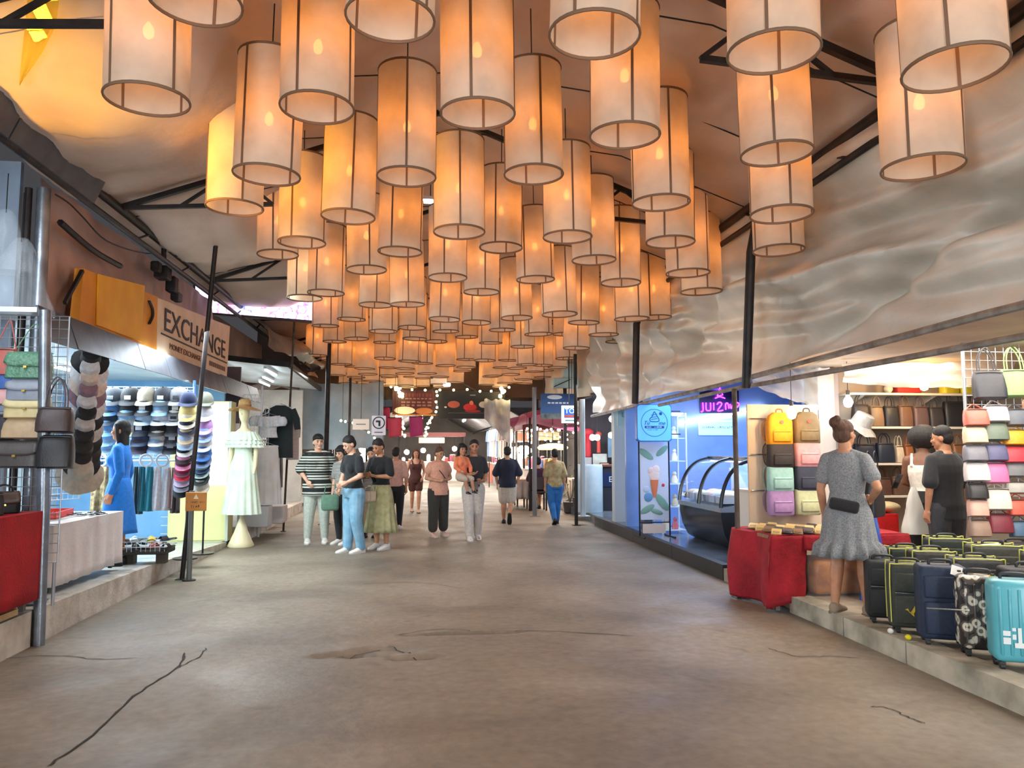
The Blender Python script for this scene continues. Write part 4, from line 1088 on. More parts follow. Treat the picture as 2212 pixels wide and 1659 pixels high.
# black security bits and cables on the tarp wall
for i, (pts, lab) in enumerate([([(120,420),(150,440),(180,470),(230,520),(300,545),(345,548)], 'thin black cable looping over the pink tarp wall'), ([(130,480),(200,540),(260,575)], 'dark thick pipe sloping across the pink tarp wall')]):
    o = MB().tube(smooth_pts([atX(px, py, -3.2) for px, py in pts], 5), .008 if i == 0 else .03, 6).build('cable' if i == 0 else 'sloping_pipe', steel); tag(o, lab, 'cable' if i == 0 else 'pipe')
t = thing('junction_box', 'cluster of black boxes fixed to the eave beam above the exchange sign', 'box', atX(352, 590, -3.15))
for dx, dy, dz, s in [(0,0,0,(.16,.2,.16)), (.02,.3,-.08,(.12,.16,.2)), (.0,-.25,.02,(.1,.14,.12)), (.02,.5,-.2,(.1,.2,.12))]:
    MB().rbox((dx,dy,dz), s, .015, 1).build('box_unit', steel, t, 0)
# LED screen
Ys = 13.4
a = atY(422, 617, Ys); b = atY(692, 640, Ys); c_ = atY(690, 693, Ys); d_ = atY(424, 672, Ys)
t = thing('led_screen', 'long glowing pink and white LED screen hung behind the exchange sign', 'screen', (d_ + c_) / 2)
lo = Vector(t.location)
def led_mat():
    m = bpy.data.materials.new('led_pixels'); m.use_nodes = True; nt = m.node_tree; N = nt.nodes; L = nt.links; N.remove(N['Principled BSDF'])
    tc = N.new('ShaderNodeTexCoord'); v = N.new('ShaderNodeTexNoise'); v.inputs['Scale'].default_value = 4.5; v.inputs['Detail'].default_value = 5
    L.new(tc.outputs['Object'], v.inputs['Vector'])
    r = N.new('ShaderNodeValToRGB'); e = r.color_ramp.elements; e[0].position = .34; e[0].color = (.05, .12, 1, 1); e[1].position = .62; e[1].color = (1, .95, 1, 1)
    for p_, c in ((.44, (.75, .6, 1, 1)), (.50, (1, .9, 1, 1)), (.56, (1, .08, .75, 1))): q = e.new(p_); q.color = c
    L.new(v.outputs['Fac'], r.inputs[0]); em = N.new('ShaderNodeEmission'); em.inputs[1].default_value = 1.5; L.new(r.outputs[0], em.inputs[0]); L.new(em.outputs[0], N['Material Output'].inputs[0]); return m
def qs(pts, th, name, material, par, org):
    A = [p - org for p in pts]; B = [p - org + Vector((0, th, 0)) for p in pts]
    return MB()._add(A + B, [(0,1,2,3),(7,6,5,4),(0,4,5,1),(1,5,6,2),(2,6,7,3),(3,7,4,0)]).build(name, material, par, 0)
qs([d_, c_, b, a], .012, 'display_face', led_mat(), t, lo)
qs([d_ + Vector((-.04,.015,-.035)), c_ + Vector((.04,.015,-.035)), b + Vector((.04,.015,.03)), a + Vector((-.04,.015,.03))], .12, 'casing', steel, t, lo)
for px in (500, 640): MB().bar(atY(px, 640, 13.46) - lo, atY(px, 640, 13.46) - lo + Vector((0, 0, 1.2)), .02, .02).build('hanger_rod', steel, t, 0)

# ================================================================== BAG STALL (near left)
red = mat('cloth_red_dark', C(176, 12, 24), .85, 0, C(146, 8, 20), 5, .25, 60)
clothed_table('plain market table hidden under the dark red cloth', 'dark red tablecloth on the handbag table by the corner post', -3.75, -2.86, 3.4, 6.40, .28, 1.02, .36, red, ripple=.012)
tag(MB().bx(-3.5, -2.86, 3.6, 6.1, 0.302, .345).build('timber_plank', mat('ply', C(176, 146, 102), .7, 0, C(146, 116, 78), 4, .1, 40)), 'bare yellowish timber plank under the red tablecloth', 'plank')
GP = grid_panel('grey wire display grid hung with handbags beside the corner post', (-3.88, 6.62, .60), 0, 1.05, 1.98, .075, wire_g)
for sx in (.03, 1.02): MB().cyl((sx, .02, -.34), (sx, .02, 0), .014, n=8).build('leg', wire_g, GP)
bl = [  # px, py(bottom), w, h, d, col, flap, strap, label
 (62, 820, .34, .22, .13, (92, 138, 112), (92, 138, 112), 'long', 'green quilted flap handbag on the wire grid', True),
 (58, 868, .30, .19, .12, (132, 140, 152), (140, 148, 160), None, 'grey flap handbag below the green quilted one', False),
 (60, 905, .34, .18, .13, (206, 190, 140), (210, 196, 148), None, 'pale beige flap handbag below the grey one', False),
 (52, 948, .34, .17, .12, (186, 160, 126), None, None, 'tan zip handbag below the pale beige one', False),
 (38, 1010, .34, .21, .13, (74, 68, 66), (82, 76, 74), None, 'charcoal leather flap handbag lowest on the wire grid', False),
 (118, 1012, .26, .26, .16, (34, 32, 36), None, None, 'glossy black handbag beside the charcoal leather one', False),
 (118, 935, .26, .20, .18, (66, 52, 50), None, 'handle', 'dark brown soft handbag jutting out from the wire grid', False),
 (6, 812, .20, .22, .10, (170, 88, 78), None, 'long', 'brick red handbag beside the green quilted one', False),
 (4, 842, .20, .16, .10, (40, 84, 156), None, None, 'bright blue handbag below the brick red one', False),
 (4, 875, .20, .16, .10, (206, 156, 156), None, None, 'dusty pink handbag below the bright blue one', False),
 (-2, 950, .22, .20, .10, (40, 38, 42), None, None, 'black handbag below the dusty pink one', False)]
for (px, py, w, h, d, col, fl, st_, lab, q) in bl:
    p = atY(px, py, 6.50 - (.06 if px > 100 else 0)); handbag(lab, p, (-.10, 0, .12 if px > 100 else 0), w, h, d, col, 'handbags on the left wire grid', fl, st_, quilt=q, slen=.24)
for (px, py, w, col, fl, lab) in [(58, 1113, .22, (70, 54, 48), (78, 60, 52), 'brown flap purse with pale edging on the red tablecloth'), (112, 1107, .22, (30, 30, 34), None, 'black purse at the end of the red tablecloth'), (4, 1120, .2, (34, 32, 34), None, 'black clasp purse nearest the wall on the red tablecloth')]:
    p = atX(px, py, -3.05); p = Vector((-3.05, min(6.2, p.y - .2), 1.024)); handbag(lab, p, (0, 0, PI/2*.35), w, .16, .10, col, 'purses on the red tablecloth', fl, 'handle', slen=.05)
# clear plastic bags hung above
clear = mat('plastic_clear', C(220, 232, 240), .12, 0, None, trans=.15, transp=.86)
for (px, py, Y, s, lab) in [(42, 600, 6.7, 1.0, 'big crinkled clear plastic bag hung above the handbag grid'), (10, 520, 6.75, .8, 'smaller clear plastic bag hung behind the big one')]:
    p = atY(px, py, Y)
    def fn(u, v, s=s):
        a = 2*PI*u; r = (.05 + .22*v**.7)*s*(1+.16*nz(3*math.cos(a)+9, 3*math.sin(a), v*4)); return (r*math.cos(a), r*.6*math.sin(a), (.33 - .66*v)*s)
    t = thing('plastic_bag', lab, 'bag', p); MB().grid(fn, 28, 14).build('film', clear, t, 70); MB().cyl((0,0,.30*s), (0,0,.72*s), .004, n=5).build('tie', CORD, t)
struct(MB().bx(-5.6, -3.45, 7.0, 7.05, .25, 4.0).build('wall_bag_stall_back', mat('stall_bluegrey', C(150, 166, 184), .5, 0, C(120, 132, 150), 2, .1, 10), smooth=0))
for i in range(5):
    o = MB().cyl((-3.7 - .35*i, 6.9, 3.0 + .1*(i % 2)), (-3.7 - .35*i, 6.9, 3.72), .02, n=8).build('hook_pipe', galv); tag(o, 'short grey pipe hanging behind the plastic bags', 'pipe', 'pipes behind the plastic bags')
# ================================================================== HAT STALL
GH = grid_panel('narrow white wire grid column stacked with bucket hats', (-3.44, 7.75, 1.02), math.radians(60), .34, 1.32, .055, wire_w)
[MB().cyl((q, 0, 1.32), (q, 0, 1.58), .004, n=5).build('hanging_wire', wire_w, GH) for q in (.02, .32)]
hc = [((30,30,34), 'black'), ((224,224,228), 'white'), ((222,204,190), 'pale peach'), ((150,120,134), 'mauve'), ((226,228,230), 'off-white'), ((36,34,38), 'charcoal'), ((206,200,196), 'stone'), ((44,40,44), 'dark grey'), ((52,46,46), 'dark brown'), ((40,36,40), 'ink black'), ((190,180,164), 'sand beige')]
for i, (c, nm) in enumerate(hc):
    p = atY(196 - i*2.2, 775 + i*24.5, 7.66); bucket_hat('%s bucket hat on the narrow white grid column' % nm, p, (1.05 + .1*nz(i*2.2), 0, .45 + .2*nz(i*1.1, 4)), c, 'bucket hats on the grid column', 1.0 if i < 10 else 1.25)
# big cap wall
GW = grid_panel('wide white wire grid wall covered in baseball caps', (-3.80, 9.92, 1.40), 0, 1.05, .86, .075, wire_w)
for sx in (0, 1.05): MB().cyl((sx, .02, -1.19), (sx, .02, .95), .018, n=8).build('upright', plain(60, 96, 150, .4), GW)
rows = [
 (862, [(245,(52,60,70),(120,128,136),'slate grey cap with square badge'), (283,(34,38,44),(226,228,226),'black cap with bold white badge'), (318,(196,188,170),None,'beige plain cap'), (354,(36,42,52),(222,226,228),'black cap with small oval badge'), (388,(120,122,130),(60,62,70),'grey cap with dark badge')]),
 (884, [(240,(96,150,206),None,'sky blue cap'), (280,(42,50,60),None,'dark slate cap'), (317,(36,40,48),(220,222,226),'black cap with white lettering strip'), (352,(140,184,222),None,'light blue cap'), (385,(40,42,46),(226,226,226),'black cap with white side mark')]),
 (904, [(238,(44,60,76),None,'deep teal cap'), (278,(146,190,224),None,'powder blue cap'), (314,(176,206,232),None,'ice blue cap'), (350,(206,218,232),None,'frost white cap'), (383,(214,220,228),(60,60,70),'white cap with dark mark')]),
 (927, [(236,(120,176,222),None,'clear blue cap'), (284,(212,206,190),None,'cream cap'), (308,(34,40,52),(228,232,236),'navy black cap with white monogram'), (346,(40,38,44),None,'jet black cap'), (380,(50,50,58),None,'charcoal cap')]),
 (948, [(234,(150,200,230),None,'pale aqua cap'), (308,(64,84,116),None,'denim blue cap'), (345,(222,220,214),None,'ivory cap'), (378,(54,56,66),(214,214,218),'dark grey cap with white patch')]),
 (965, [(232,(170,206,226),None,'misty blue cap'), (306,(72,62,78),None,'plum brown cap'), (342,(138,172,206),None,'steel blue cap'), (374,(60,62,72),(206,206,210),'graphite cap with round patch')])]
for r_, (py, lst) in enumerate(rows):
    for (px, col, bd, nm) in lst:
        p = atY(px, py, 9.70 - .012*r_); cap('%s on the wide wire wall of caps' % nm, p + Vector((0, 0, 0)), (.38, 0, .12*nz(px*.1, py)), col, 'caps on the wide wire wall', None, bd)
col1 = [((28,44,84),'navy blue'),((232,214,140),'soft yellow'),((226,220,206),'bone'),((36,42,72),'midnight blue'),((196,178,150),'tan'),((160,192,228),'baby blue'),((222,226,226),'chalk white'),((36,32,36),'pitch black'),((232,150,190),'pink'),((104,36,66),'burgundy'),((216,36,70),'crimson red'),((196,180,210),'lilac'),((164,172,192),'silver grey'),((26,38,42),'bottle black')]
py1 = [868, 892, 908, 922, 940, 953, 967, 982, 996, 1008, 1018, 1031, 1042, 1054]
col2 = [((104,106,92),'olive'),((204,204,212),'pearl grey'),((196,150,214),'orchid purple'),((140,164,216),'periwinkle'),((200,202,206),'cloud grey'),((44,104,178),'royal blue'),((104,128,166),'dusty blue'),((26,58,104),'deep blue'),((158,190,190),'mint'),((30,44,50),'dark green-black'),((206,206,196),'parchment')]
py2 = [868, 893, 921, 938, 958, 978, 992, 1004, 1014, 1030, 1050]
for (cl, pys, px0, Y, which) in ((col1, py1, 407, 9.56, 'slim cap column beside the orange sign'), (col2, py2, 444, 10.2, 'slim cap column before the lit yellow cabinet')):
    t = thing('cap_stand', 'slim black cap stand for the %s' % which, 'stand', atY(px0, 1000, Y + .12).to_3d())
    t.location.z = zl(Y); MB().cyl((0, 0, 0), (0, 0, 2.08 - zl(Y)), .012, n=8).build('pole', steel, t); MB().cyl((0, 0, 0), (0, 0, .015), .14, n=16).build('base', steel, t)
    for i, ((c, nm), py) in enumerate(zip(cl, pys)):
        p = atY(px0 - (i > 6)*2 - i*.8, py, Y - .02); cap('%s cap in the %s' % (nm, which), p, (.30 if i == 0 else .55, 0, .10), c, 'caps in the slim columns', None, None, 1.12)
# ring-hung trousers and scarves under the caps
ring_w = plain(226, 228, 232, .4)
t = thing('garment_rail', 'white rail with ring hangers under the cap wall', 'rail', (-3.88, 9.9, 1.36)); MB().cyl((0,0,0), (1.2,0,0), .012, n=8).build('bar', ring_w, t)
for (px, w, c, c2, top, bot, lab) in [(218,32,(206,190,140),(120,96,70),1008,1105,'yellow patterned sarong on a ring hanger'), (300,18,(24,52,58),None,1008,1110,'dark teal trousers on a ring hanger'), (316,30,(22,122,138),None,1008,1104,'teal trousers on a ring hanger'), (351,36,(216,212,216),None,1008,1102,'white trousers on a ring hanger'), (371,14,(196,166,166),None,1010,1098,'dusty rose trousers on a ring hanger'), (381,16,(84,74,76),None,1010,1108,'dark grey-brown trousers on a ring hanger')]:
    a = atY(px - w/2, top, 9.88); b = atY(px + w/2, bot, 9.88); W = b.x - a.x; Hh = a.z - b.z
    t = thing('hung_trousers', lab, 'clothing', ((a.x+b.x)/2, 9.87, a.z), 0, 'garments on ring hangers')
    mm = cloth(*c) if not c2 else mat('pattern_%d' % px, C(*c), .85, 0, C(*c2), 16, .2, 80)
    for sg, nm in ((-1, 'leg_panel'), (1, 'leg_panel')):
        drape(lambda u, v, sg=sg: ((sg*.25*W) + (u-.5)*W*(.42 + .16*v), -.02 - .03*math.sin(PI*u) - .008*math.sin(9*u + v*3), -Hh*v), 10, 10, nm, mm, t)
    if px != 300 and px != 371 and px != 381:
        tm = MB(); rr = []
        for k in range(19):
            a_ = 2*PI*k/18; rr.append([((.07 + .014*math.cos(q))*math.cos(a_), .014*math.sin(q)*.8 - .03, .075 + (.07 + .014*math.cos(q))*math.sin(a_)) for q in [2*PI*z/6 for z in range(6)]])
        tm.ring_loft(rr, False).build('ring_hanger', ring_w, t)
# lit yellow cabinet
Yc = 12.6; a = atY(372, 866, Yc); b = atY(490, 1174, Yc); zb = zl(Yc)
t = thing('display_cabinet', 'tall pale yellow cabinet with a glowing white upper panel', 'cabinet', ((a.x+b.x)/2, Yc, zb)); W = b.x - a.x; Hc = a.z - zb
yel = mat('cabinet_yellow', C(226, 224, 160), .45, 0, C(214, 212, 146), 2)
MB().bx(-W/2, W/2, 0, .35, 0, Hc).build('carcass', yel, t, 0)
MB().bx(W/2 - .40, W/2 - .03, -.012, 0, Hc*.40, Hc - .03).build('lit_panel', glow('panel_white', (1, 1, .86, 1), 3.2), t, 0)
MB().bx(-W/2 + .02, W/2 - .02, -.015, 0, .02, Hc*.36).build('lower_door', yel, t, 0)
MB().bx(W/2 - .03, W/2 + .01, -.02, 0, 0, Hc).build('edge_trim', plain(190, 200, 190, .4), t, 0)
for k in range(6): MB().bx(-W/2 - .10, -W/2 + .02, .0, .02, .12 + .13*k, .126 + .13*k).build('shelf_lip', wire_w, t, 0)
# white clothed table with trinkets
wh = mat('cloth_white', C(216, 208, 204), .85, 0, C(198, 188, 182), 3, .2, 40)
clothed_table('wheeled market table hidden under the white cloth', 'long white tablecloth on the trinket table in the hat stall', -3.9, -3.10, 7.17, 8.74, zl(7.9) + .012, .84, .31, wh, ripple=.02, castor=True, seed=5)
t = thing('trinket_tray', 'red-orange plastic tray of dark hair bands on the white tablecloth', 'tray', (-3.55, 8.0, .847), .15)
MB().bx(-.17, .17, -.30, .30, 0, .008).build('tray_base', plain(226, 78, 64, .4), t, 0)
for a_ in [(-.17,-.16,-.3,.3),(.16,.17,-.3,.3),(-.17,.17,-.3,-.29),(-.17,.17,.29,.3)]: MB().bx(a_[0],a_[1],a_[2],a_[3],0,.06).build('tray_side', plain(226, 78, 64, .4), t, 0)
for i in range(10):
    o = thing('hair_band', 'dark plum hair band in the red-orange tray', 'hair band', (-3.64 + .09*(i % 3), 7.81 + .055*(i//1.4), .875), i*.7, 'hair bands in the tray'); rr = []
    for k in range(13):
        a_ = 2*PI*k/12; rr.append([((.03+.011*math.cos(q))*math.cos(a_), (.03+.011*math.cos(q))*math.sin(a_), .012*math.sin(q) + .004*math.sin(k*2.1)) for q in [2*PI*z/6 for z in range(6)]])
    MB().ring_loft(rr, False).build('band', cloth(70, 26, 40), o)
for i in range(8):
    x, y = -3.32 + .09*(i % 3) - .02*(i//3), 8.1 + .14*(i//3) + .03*(i % 2); o = thing('sunglasses', 'dark blue-black sunglasses lying on the white tablecloth', 'sunglasses', (x, y, .848), .4 + .5*nz(i*2.3)*3, 'sunglasses on the white tablecloth')
    for sg in (-1, 1):
        MB().lathe([(.002,.0),(.026,.0),(.030,.006),(.026,.010),(.002,.010)], (sg*.036, 0, .006), 12).build('lens', plain(26, 34, 52, .15), o)
        MB().tube([(sg*.066,0,.012),(sg*.070,.06,.014),(sg*.066,.12,.006)], .004, 5).build('temple', plain(24, 28, 40, .3), o)
    MB().cyl((-.012,0,.012), (.012,0,.012), .003, n=5).build('bridge', plain(24, 28, 40, .3), o)
for i, (c, c2) in enumerate([((150, 36, 44), (226, 200, 80)), ((226, 206, 90), (60, 90, 60))]):
    o = MB().rbox((0,0,.05), (.10,.07,.10), .02, 2).build('patterned_purse', mat('purse_%d' % i, C(*c), .7, 0, C(*c2), 14)); o.location = (-3.70 + .12*i, 7.55 + .16*i, .846); tag(o, ['dark red patterned coin purse behind the tray', 'yellow patterned coin purse behind the tray'][i], 'purse')
# slipper crate
Yk = 9.3; t = thing('wire_basket', 'low black and white wire basket heaped with slippers', 'basket', (-3.02, Yk, zl(Yk)))
MB().rbox((-.06, 0, .14), (.62, .36, .05), .01, 1).build('tray', plain(52, 50, 48, .6), t, 0)
for sx in (-.18, .16): MB().bx(sx-.05, sx+.05, -.06, .06, 0, .12).build('leg_block', plain(80, 74, 66, .7), t, 0)
m = MB()
for k in range(13): m.cyl((-.36+.05*k, -.19, .15), (-.36+.05*k, -.19, .26), .003, n=4)
for z_ in (.20, .26): m.tube([(-.38,-.19,z_),(.26,-.19,z_),(.26,.19,z_),(-.38,.19,z_),(-.38,-.19,z_)], .004, 5)
m.build('wire_side', wire_w, t)
sl = [(226,226,230),(40,40,46),(214,216,222),(54,54,62),(36,36,40),(232,206,70),(190,60,56),(224,224,228),(44,46,58),(30,30,34)]
for i, c in enumerate(sl):
    x, y, z_ = -3.30 + .058*i + .02*nz(i*3.3), Yk - .08 + .07*(i % 3), zl(Yk) + .175 + .035*((i*7) % 3)
    o = thing('slipper', '%s slide slipper heaped in the wire basket' % ['white','black','pale grey','charcoal','jet black','yellow-trimmed','red-trimmed','milk white','navy','matt black'][i], 'slipper', (x, y, z_), 0, 'slippers in the basket'); o.rotation_euler = (.5*nz(i*1.1), .35*nz(i*2.1), 2.6*nz(i*1.9))
    rr = [[(w*math.cos(a_), yy, .010 + .010*math.sin(a_)) for a_ in [2*PI*q/10 for q in range(10)]] for yy, w in ((-.125,.012),(-.11,.034),(-.05,.046),(.03,.040),(.09,.040),(.12,.022))]
    MB().ring_loft(rr).build('sole', plain(*[int(v*.85) for v in c], .6), o); MB().grid(lambda u, v: ((u-.5)*.096, -.08 + .075*v, .016 + .042*math.sin(PI*u)), 10, 4).build('strap', plain(*c, .5), o)
# warning sign on post
pb = atZ(408, 1255, 0); t = thing('warning_sign', 'small orange-brown warning sign with triangle on a grey post', 'sign', pb)
MB().cyl((0,0,0), (0,0,1.02), .030, n=10).build('post_tube', mat('post_grey', C(104, 108, 104), .5, .3), t); MB().cyl((0,0,0), (0,0,.015), .075, n=14).build('base_plate', steel, t)
MB().rbox((.06, -.04, .90), (.235, .012, .215), .01, 1).build('sign_plate', mat('sign_ochre', C(206, 140, 62), .6, 0, C(190, 122, 52), 5), t, 0)
ik = plain(96, 54, 30, .6); strokes(t, -.04, .16, .893, .020, 14, -.0475, ik, 3); strokes(t, .01, .11, .845, .034, 4, -.0475, ik, 5)
MB().prism([(-.03, .93), (.03, .93), (0, .985)], -.049, -.047).build('triangle', plain(240, 214, 170, .6), t, 0) ; t.children[-1].location.x = .06
# mannequin with dress and straw hat
pm = Vector((-2.78, 11.9, 0)); pm = atZ(520, 1181, 0); cream = mat('mannequin_cream', C(224, 214, 172), .4)
t = thing('mannequin', 'cream shop mannequin on a flared stand wearing a long pale dress', 'mannequin', pm, -.25)
S_ = 1.12
MB().lathe([(.002,.0),(.19,.0),(.20,.02),(.16,.10),(.10,.24),(.06,.36),(.03,.44),(.025,.9)], n=20).build('stand', cream, t, 60)
m = MB(); rr = []
for (z, rx, ry) in [(.85,.10,.08),(.98,.155,.11),(1.10,.15,.10),(1.22,.115,.085),(1.36,.14,.10),(1.50,.15,.10),(1.58,.14,.075),(1.63,.06,.055),(1.70,.045,.045),(1.72,.044,.05),(1.78,.07,.085),(1.86,.078,.095),(1.94,.072,.085),(1.99,.03,.04)]:
    rr.append([(rx*math.cos(2*PI*q/18), ry*math.sin(2*PI*q/18) - (.01 if z > 1.7 else 0), z*S_) for q in range(18)])
m.ring_loft(rr); m.ball((0,-.095,1.83*S_), (.012,.02,.025), 8, 6); m.build('torso', cream, t, 60)
for sg in (-1, 1): MB().tube([(sg*.14,0,1.55*S_),(sg*.20,.01,1.34*S_),(sg*.21,-.03,1.10*S_),(sg*.20,-.05,1.0*S_)], [.045,.038,.03,.02], 10).build('arm', cream, t, 60)
drs = mat('dress_mint', C(214, 226, 206), .85, 0, C(196, 212, 190), 6, .2, 60)
d = thing('dress', 'long pleated mint-white dress with ruffled off-shoulder collar on the mannequin', 'dress', pm, -.25)
n = 72; rr = []
for i in range(15):
    k = i/14; z = 1.50*S_ - (1.50*S_ - .50)*k; r = .165 - .04*math.sin(PI*min(1, k/.35)) + .14*max(0, k-.25); am = .012*max(0, k-.2)*1.6
    rr.append([((r + am*math.sin(15*2*PI*q/n))*math.cos(2*PI*q/n)*1.1, (r*.8 + am*math.sin(15*2*PI*q/n))*math.sin(2*PI*q/n), z) for q in range(n)])
MB().ring_loft(rr, False).build('dress_body', drs, d, 60)
for i in range(3):
    rr = []
    for j in range(4):
        z = (1.58 - .05*i)*S_ - .045*j; r = .165 + .012*i + .02*j
        rr.append([((r + .012*j*.5*math.sin(20*2*PI*q/n + i))*math.cos(2*PI*q/n)*1.25, (r*.72 + .010*j*.5*math.sin(20*2*PI*q/n + i))*math.sin(2*PI*q/n), z) for q in range(n)])
    MB().ring_loft(rr, False).build('ruffle', drs, d, 60)
hh = thing('straw_hat', 'wide straw sun hat with tan brim on the mannequin head', 'hat', pm + Vector((0, 0, 1.93*S_)), .3); straw = mat('straw', C(206, 168, 110), .8, 0, C(176, 136, 82), 40, .6, 120)
MB().lathe([(.002,.13),(.06,.125),(.09,.09),(.10,.0)], n=20).build('crown', straw, hh, 60); m = MB(); m.ring_loft([[((.10+.05*k)*math.cos(2*PI*q/24), (.10+.05*k)*math.sin(2*PI*q/24), -.018*k + .02*k/3*math.sin(2*2*PI*q/24)) for q in range(24)] for k in range(4)], False); m.build('brim', straw, hh, 60)
MB().lathe([(.100,.0),(.1,.03)], n=20).build('hat_band', cloth(170, 120, 76), hh, 60)
# crop top and skirt on the white grid stand
Y2 = 13.75
G2 = grid_panel('tall white wire grid stand with dark clothes at the second stall', (-2.98, Y2+.06, .1), 0, .42, 2.35, .06, wire_w)
MB().cyl((.30,-.03,-.1), (.30,-.03,2.5), .02, n=8).build('pole', wire_w, G2)
def hanger(parent, z, w=.40):
    MB().tube([(-w/2,0,z-.07),(0,0,z),(w/2,0,z-.07),(-w/2,0,z-.07)], .008, 6).build('hanger', wire_w, parent); MB().tube([(0,0,z),(0,0,z+.04),(.02,0,z+.07),(.04,0,z+.05)], .005, 5).build('hook', wire_w, parent)
pa = atY(579, 900, Y2-.12); t = thing('crop_top', 'white frilled off-shoulder crop top on a hanger', 'clothing', pa); hanger(t, .06, .46)
wt = cloth(226, 230, 236); rr = []; n = 60
for i, (z, rx, ry) in enumerate([(0,.19,.07),(-.06,.20,.09),(-.14,.15,.09),(-.26,.15,.085),(-.36,.17,.09)]): rr.append([((rx)*math.cos(2*PI*q/n), ry*math.sin(2*PI*q/n), z) for q in range(n)])
MB().ring_loft(rr, False).build('bodice', wt, t, 60)
for j in range(2):
    rr = [[((.20 + .02*i + .012*i*math.sin(14*2*PI*q/n))*math.cos(2*PI*q/n), (.08 + .012*i + .010*i*math.sin(14*2*PI*q/n))*math.sin(2*PI*q/n), -.01 - .045*i - .04*j + .03*abs(math.cos(2*PI*q/n))) for q in range(n)] for i in range(4)]; MB().ring_loft(rr, False).build('frill', wt, t, 60)
for sg in (-1, 1): MB().lathe([(.05,.05),(.085,.0),(.09,-.06),(.06,-.11)], (sg*.235, 0, -.05), 16).build('puff_sleeve', wt, t, 60)
def pleated_skirt(label, p, w, h, col, group=None):
    t = thing('hung_skirt', label, 'clothing', p, 0, group); hanger(t, .05, w*.8); n = 72
    MB().ring_loft([[((w*.38 + (w*.16*k) + .010*k*math.sin(16*2*PI*q/n))*math.cos(2*PI*q/n), (.06 + .04*k + .010*k*math.sin(16*2*PI*q/n))*math.sin(2*PI*q/n), -h*k) for q in range(n)] for k in [i/8 for i in range(9)]], False).build('pleats', col, t, 60)
    MB().lathe([(1,0),(1,-.05)], n=24).build('waistband', col, t, 60); t.children[-1].scale = (w*.385, .062, 1); return t
pa = atY(576, 962, Y2-.12); pleated_skirt('white pleated midi skirt on a hanger below the crop top', pa, .50, 1.0, mat('skirt_white', C(224, 220, 220), .8, 0, C(206, 198, 196), 4))
def hung_shirt(label, p, w, h, col, rot=0, group=None, sleeve=.45):
    t = thing('hung_shirt', label, 'clothing', p, rot, group); hanger(t, .05, w*.8); n = 28
    MB().ring_loft([[(rx*w*math.cos(2*PI*q/n), ry*math.sin(2*PI*q/n), z*h) for q in range(n)] for (z, rx, ry) in [(.02,.16,.03),(-.03,.34,.05),(-.08,.46,.06),(-.3,.44,.08),(-.6,.45,.09),(-1,.47,.09)]], False).build('shirt_body', col, t, 60)
    for sg in (-1, 1): MB().tube([(sg*w*.40,0,-.06*h),(sg*w*.55,.0,-.25*h),(sg*w*.60,.01,-sleeve*h)], [w*.13, w*.13, w*.11], 10, False).build('sleeve', col, t, 60)
    return t
hung_shirt('large black shirt hung behind the white crop top', atY(606, 878, Y2+.16), .50, .90, cloth(32, 44, 46))
hung_shirt('white jacket hung next to the large black shirt', atY(634, 905, 14.6), .34, .75, cloth(206, 206, 210), 1.2)
for i in range(11):
    c = [(40,38,42),(60,54,54),(176,150,120),(34,36,40),(120,110,104),(206,200,192),(44,42,46),(86,70,60),(30,32,36),(150,146,142),(52,48,52)][i]; nm = ['black','charcoal brown','camel','ink','taupe','off-white','soot','cocoa','raven','silver','slate'][i]
    hung_shirt('%s garment on the long rail in the second stall' % nm, Vector((-2.96 - .02*(i % 2), 14.25 + .30*i, 1.58)), .40, .80 + .1*(i % 3), cloth(*c), PI/2 + .25, 'garments on the long rail')
t = thing('garment_rail', 'long black rail of garments in the second stall', 'rail', (-2.97, 14.0, .2)); MB().tube([(0,0,0),(0,0,1.47),(0,3.6,1.47),(0,3.6,0)], .016, 8).build('rail_tube', steel, t)
for i, (px, py, Y, s) in enumerate([(560,1130,13.45,(.5,.4,.34)),(600,1120,14.1,(.4,.5,.30))]):
    p = atY(px, py, Y); o = MB().rbox((0,0,s[2]/2), s, .01, 1).build('storage_box', plain(196, 196, 198, .6)); o.location = (p.x - .1, Y + .15, .2); tag(o, ['big pale grey storage box under the pleated skirt', 'pale grey storage box behind the big one'][i], 'box')
for i in range(9):
    o = thing('dark_shoe', 'dark shoe in the heap under the garment rail', 'shoe', (-2.86 + .08*(i % 3), 15.1 + .22*(i//3), .225 + .03*(i % 2)), i*1.3, 'shoes under the garment rail')
    rr = [[(w*math.cos(a_), yy, .03 + hh_*math.sin(a_)) for a_ in [2*PI*q/10 for q in range(10)]] for yy, w, hh_ in ((-.13,.015,.015),(-.11,.035,.025),(-.03,.045,.03),(.06,.038,.035),(.12,.034,.036),(.135,.015,.02))]; MB().ring_loft(rr).build('upper', plain(36 + 8*(i % 4), 36, 42, .5), o, 60); MB().bx(-.04, .04, -.12, .13, -.005, .008).build('outsole', plain(200, 196, 190, .6), o, 0)
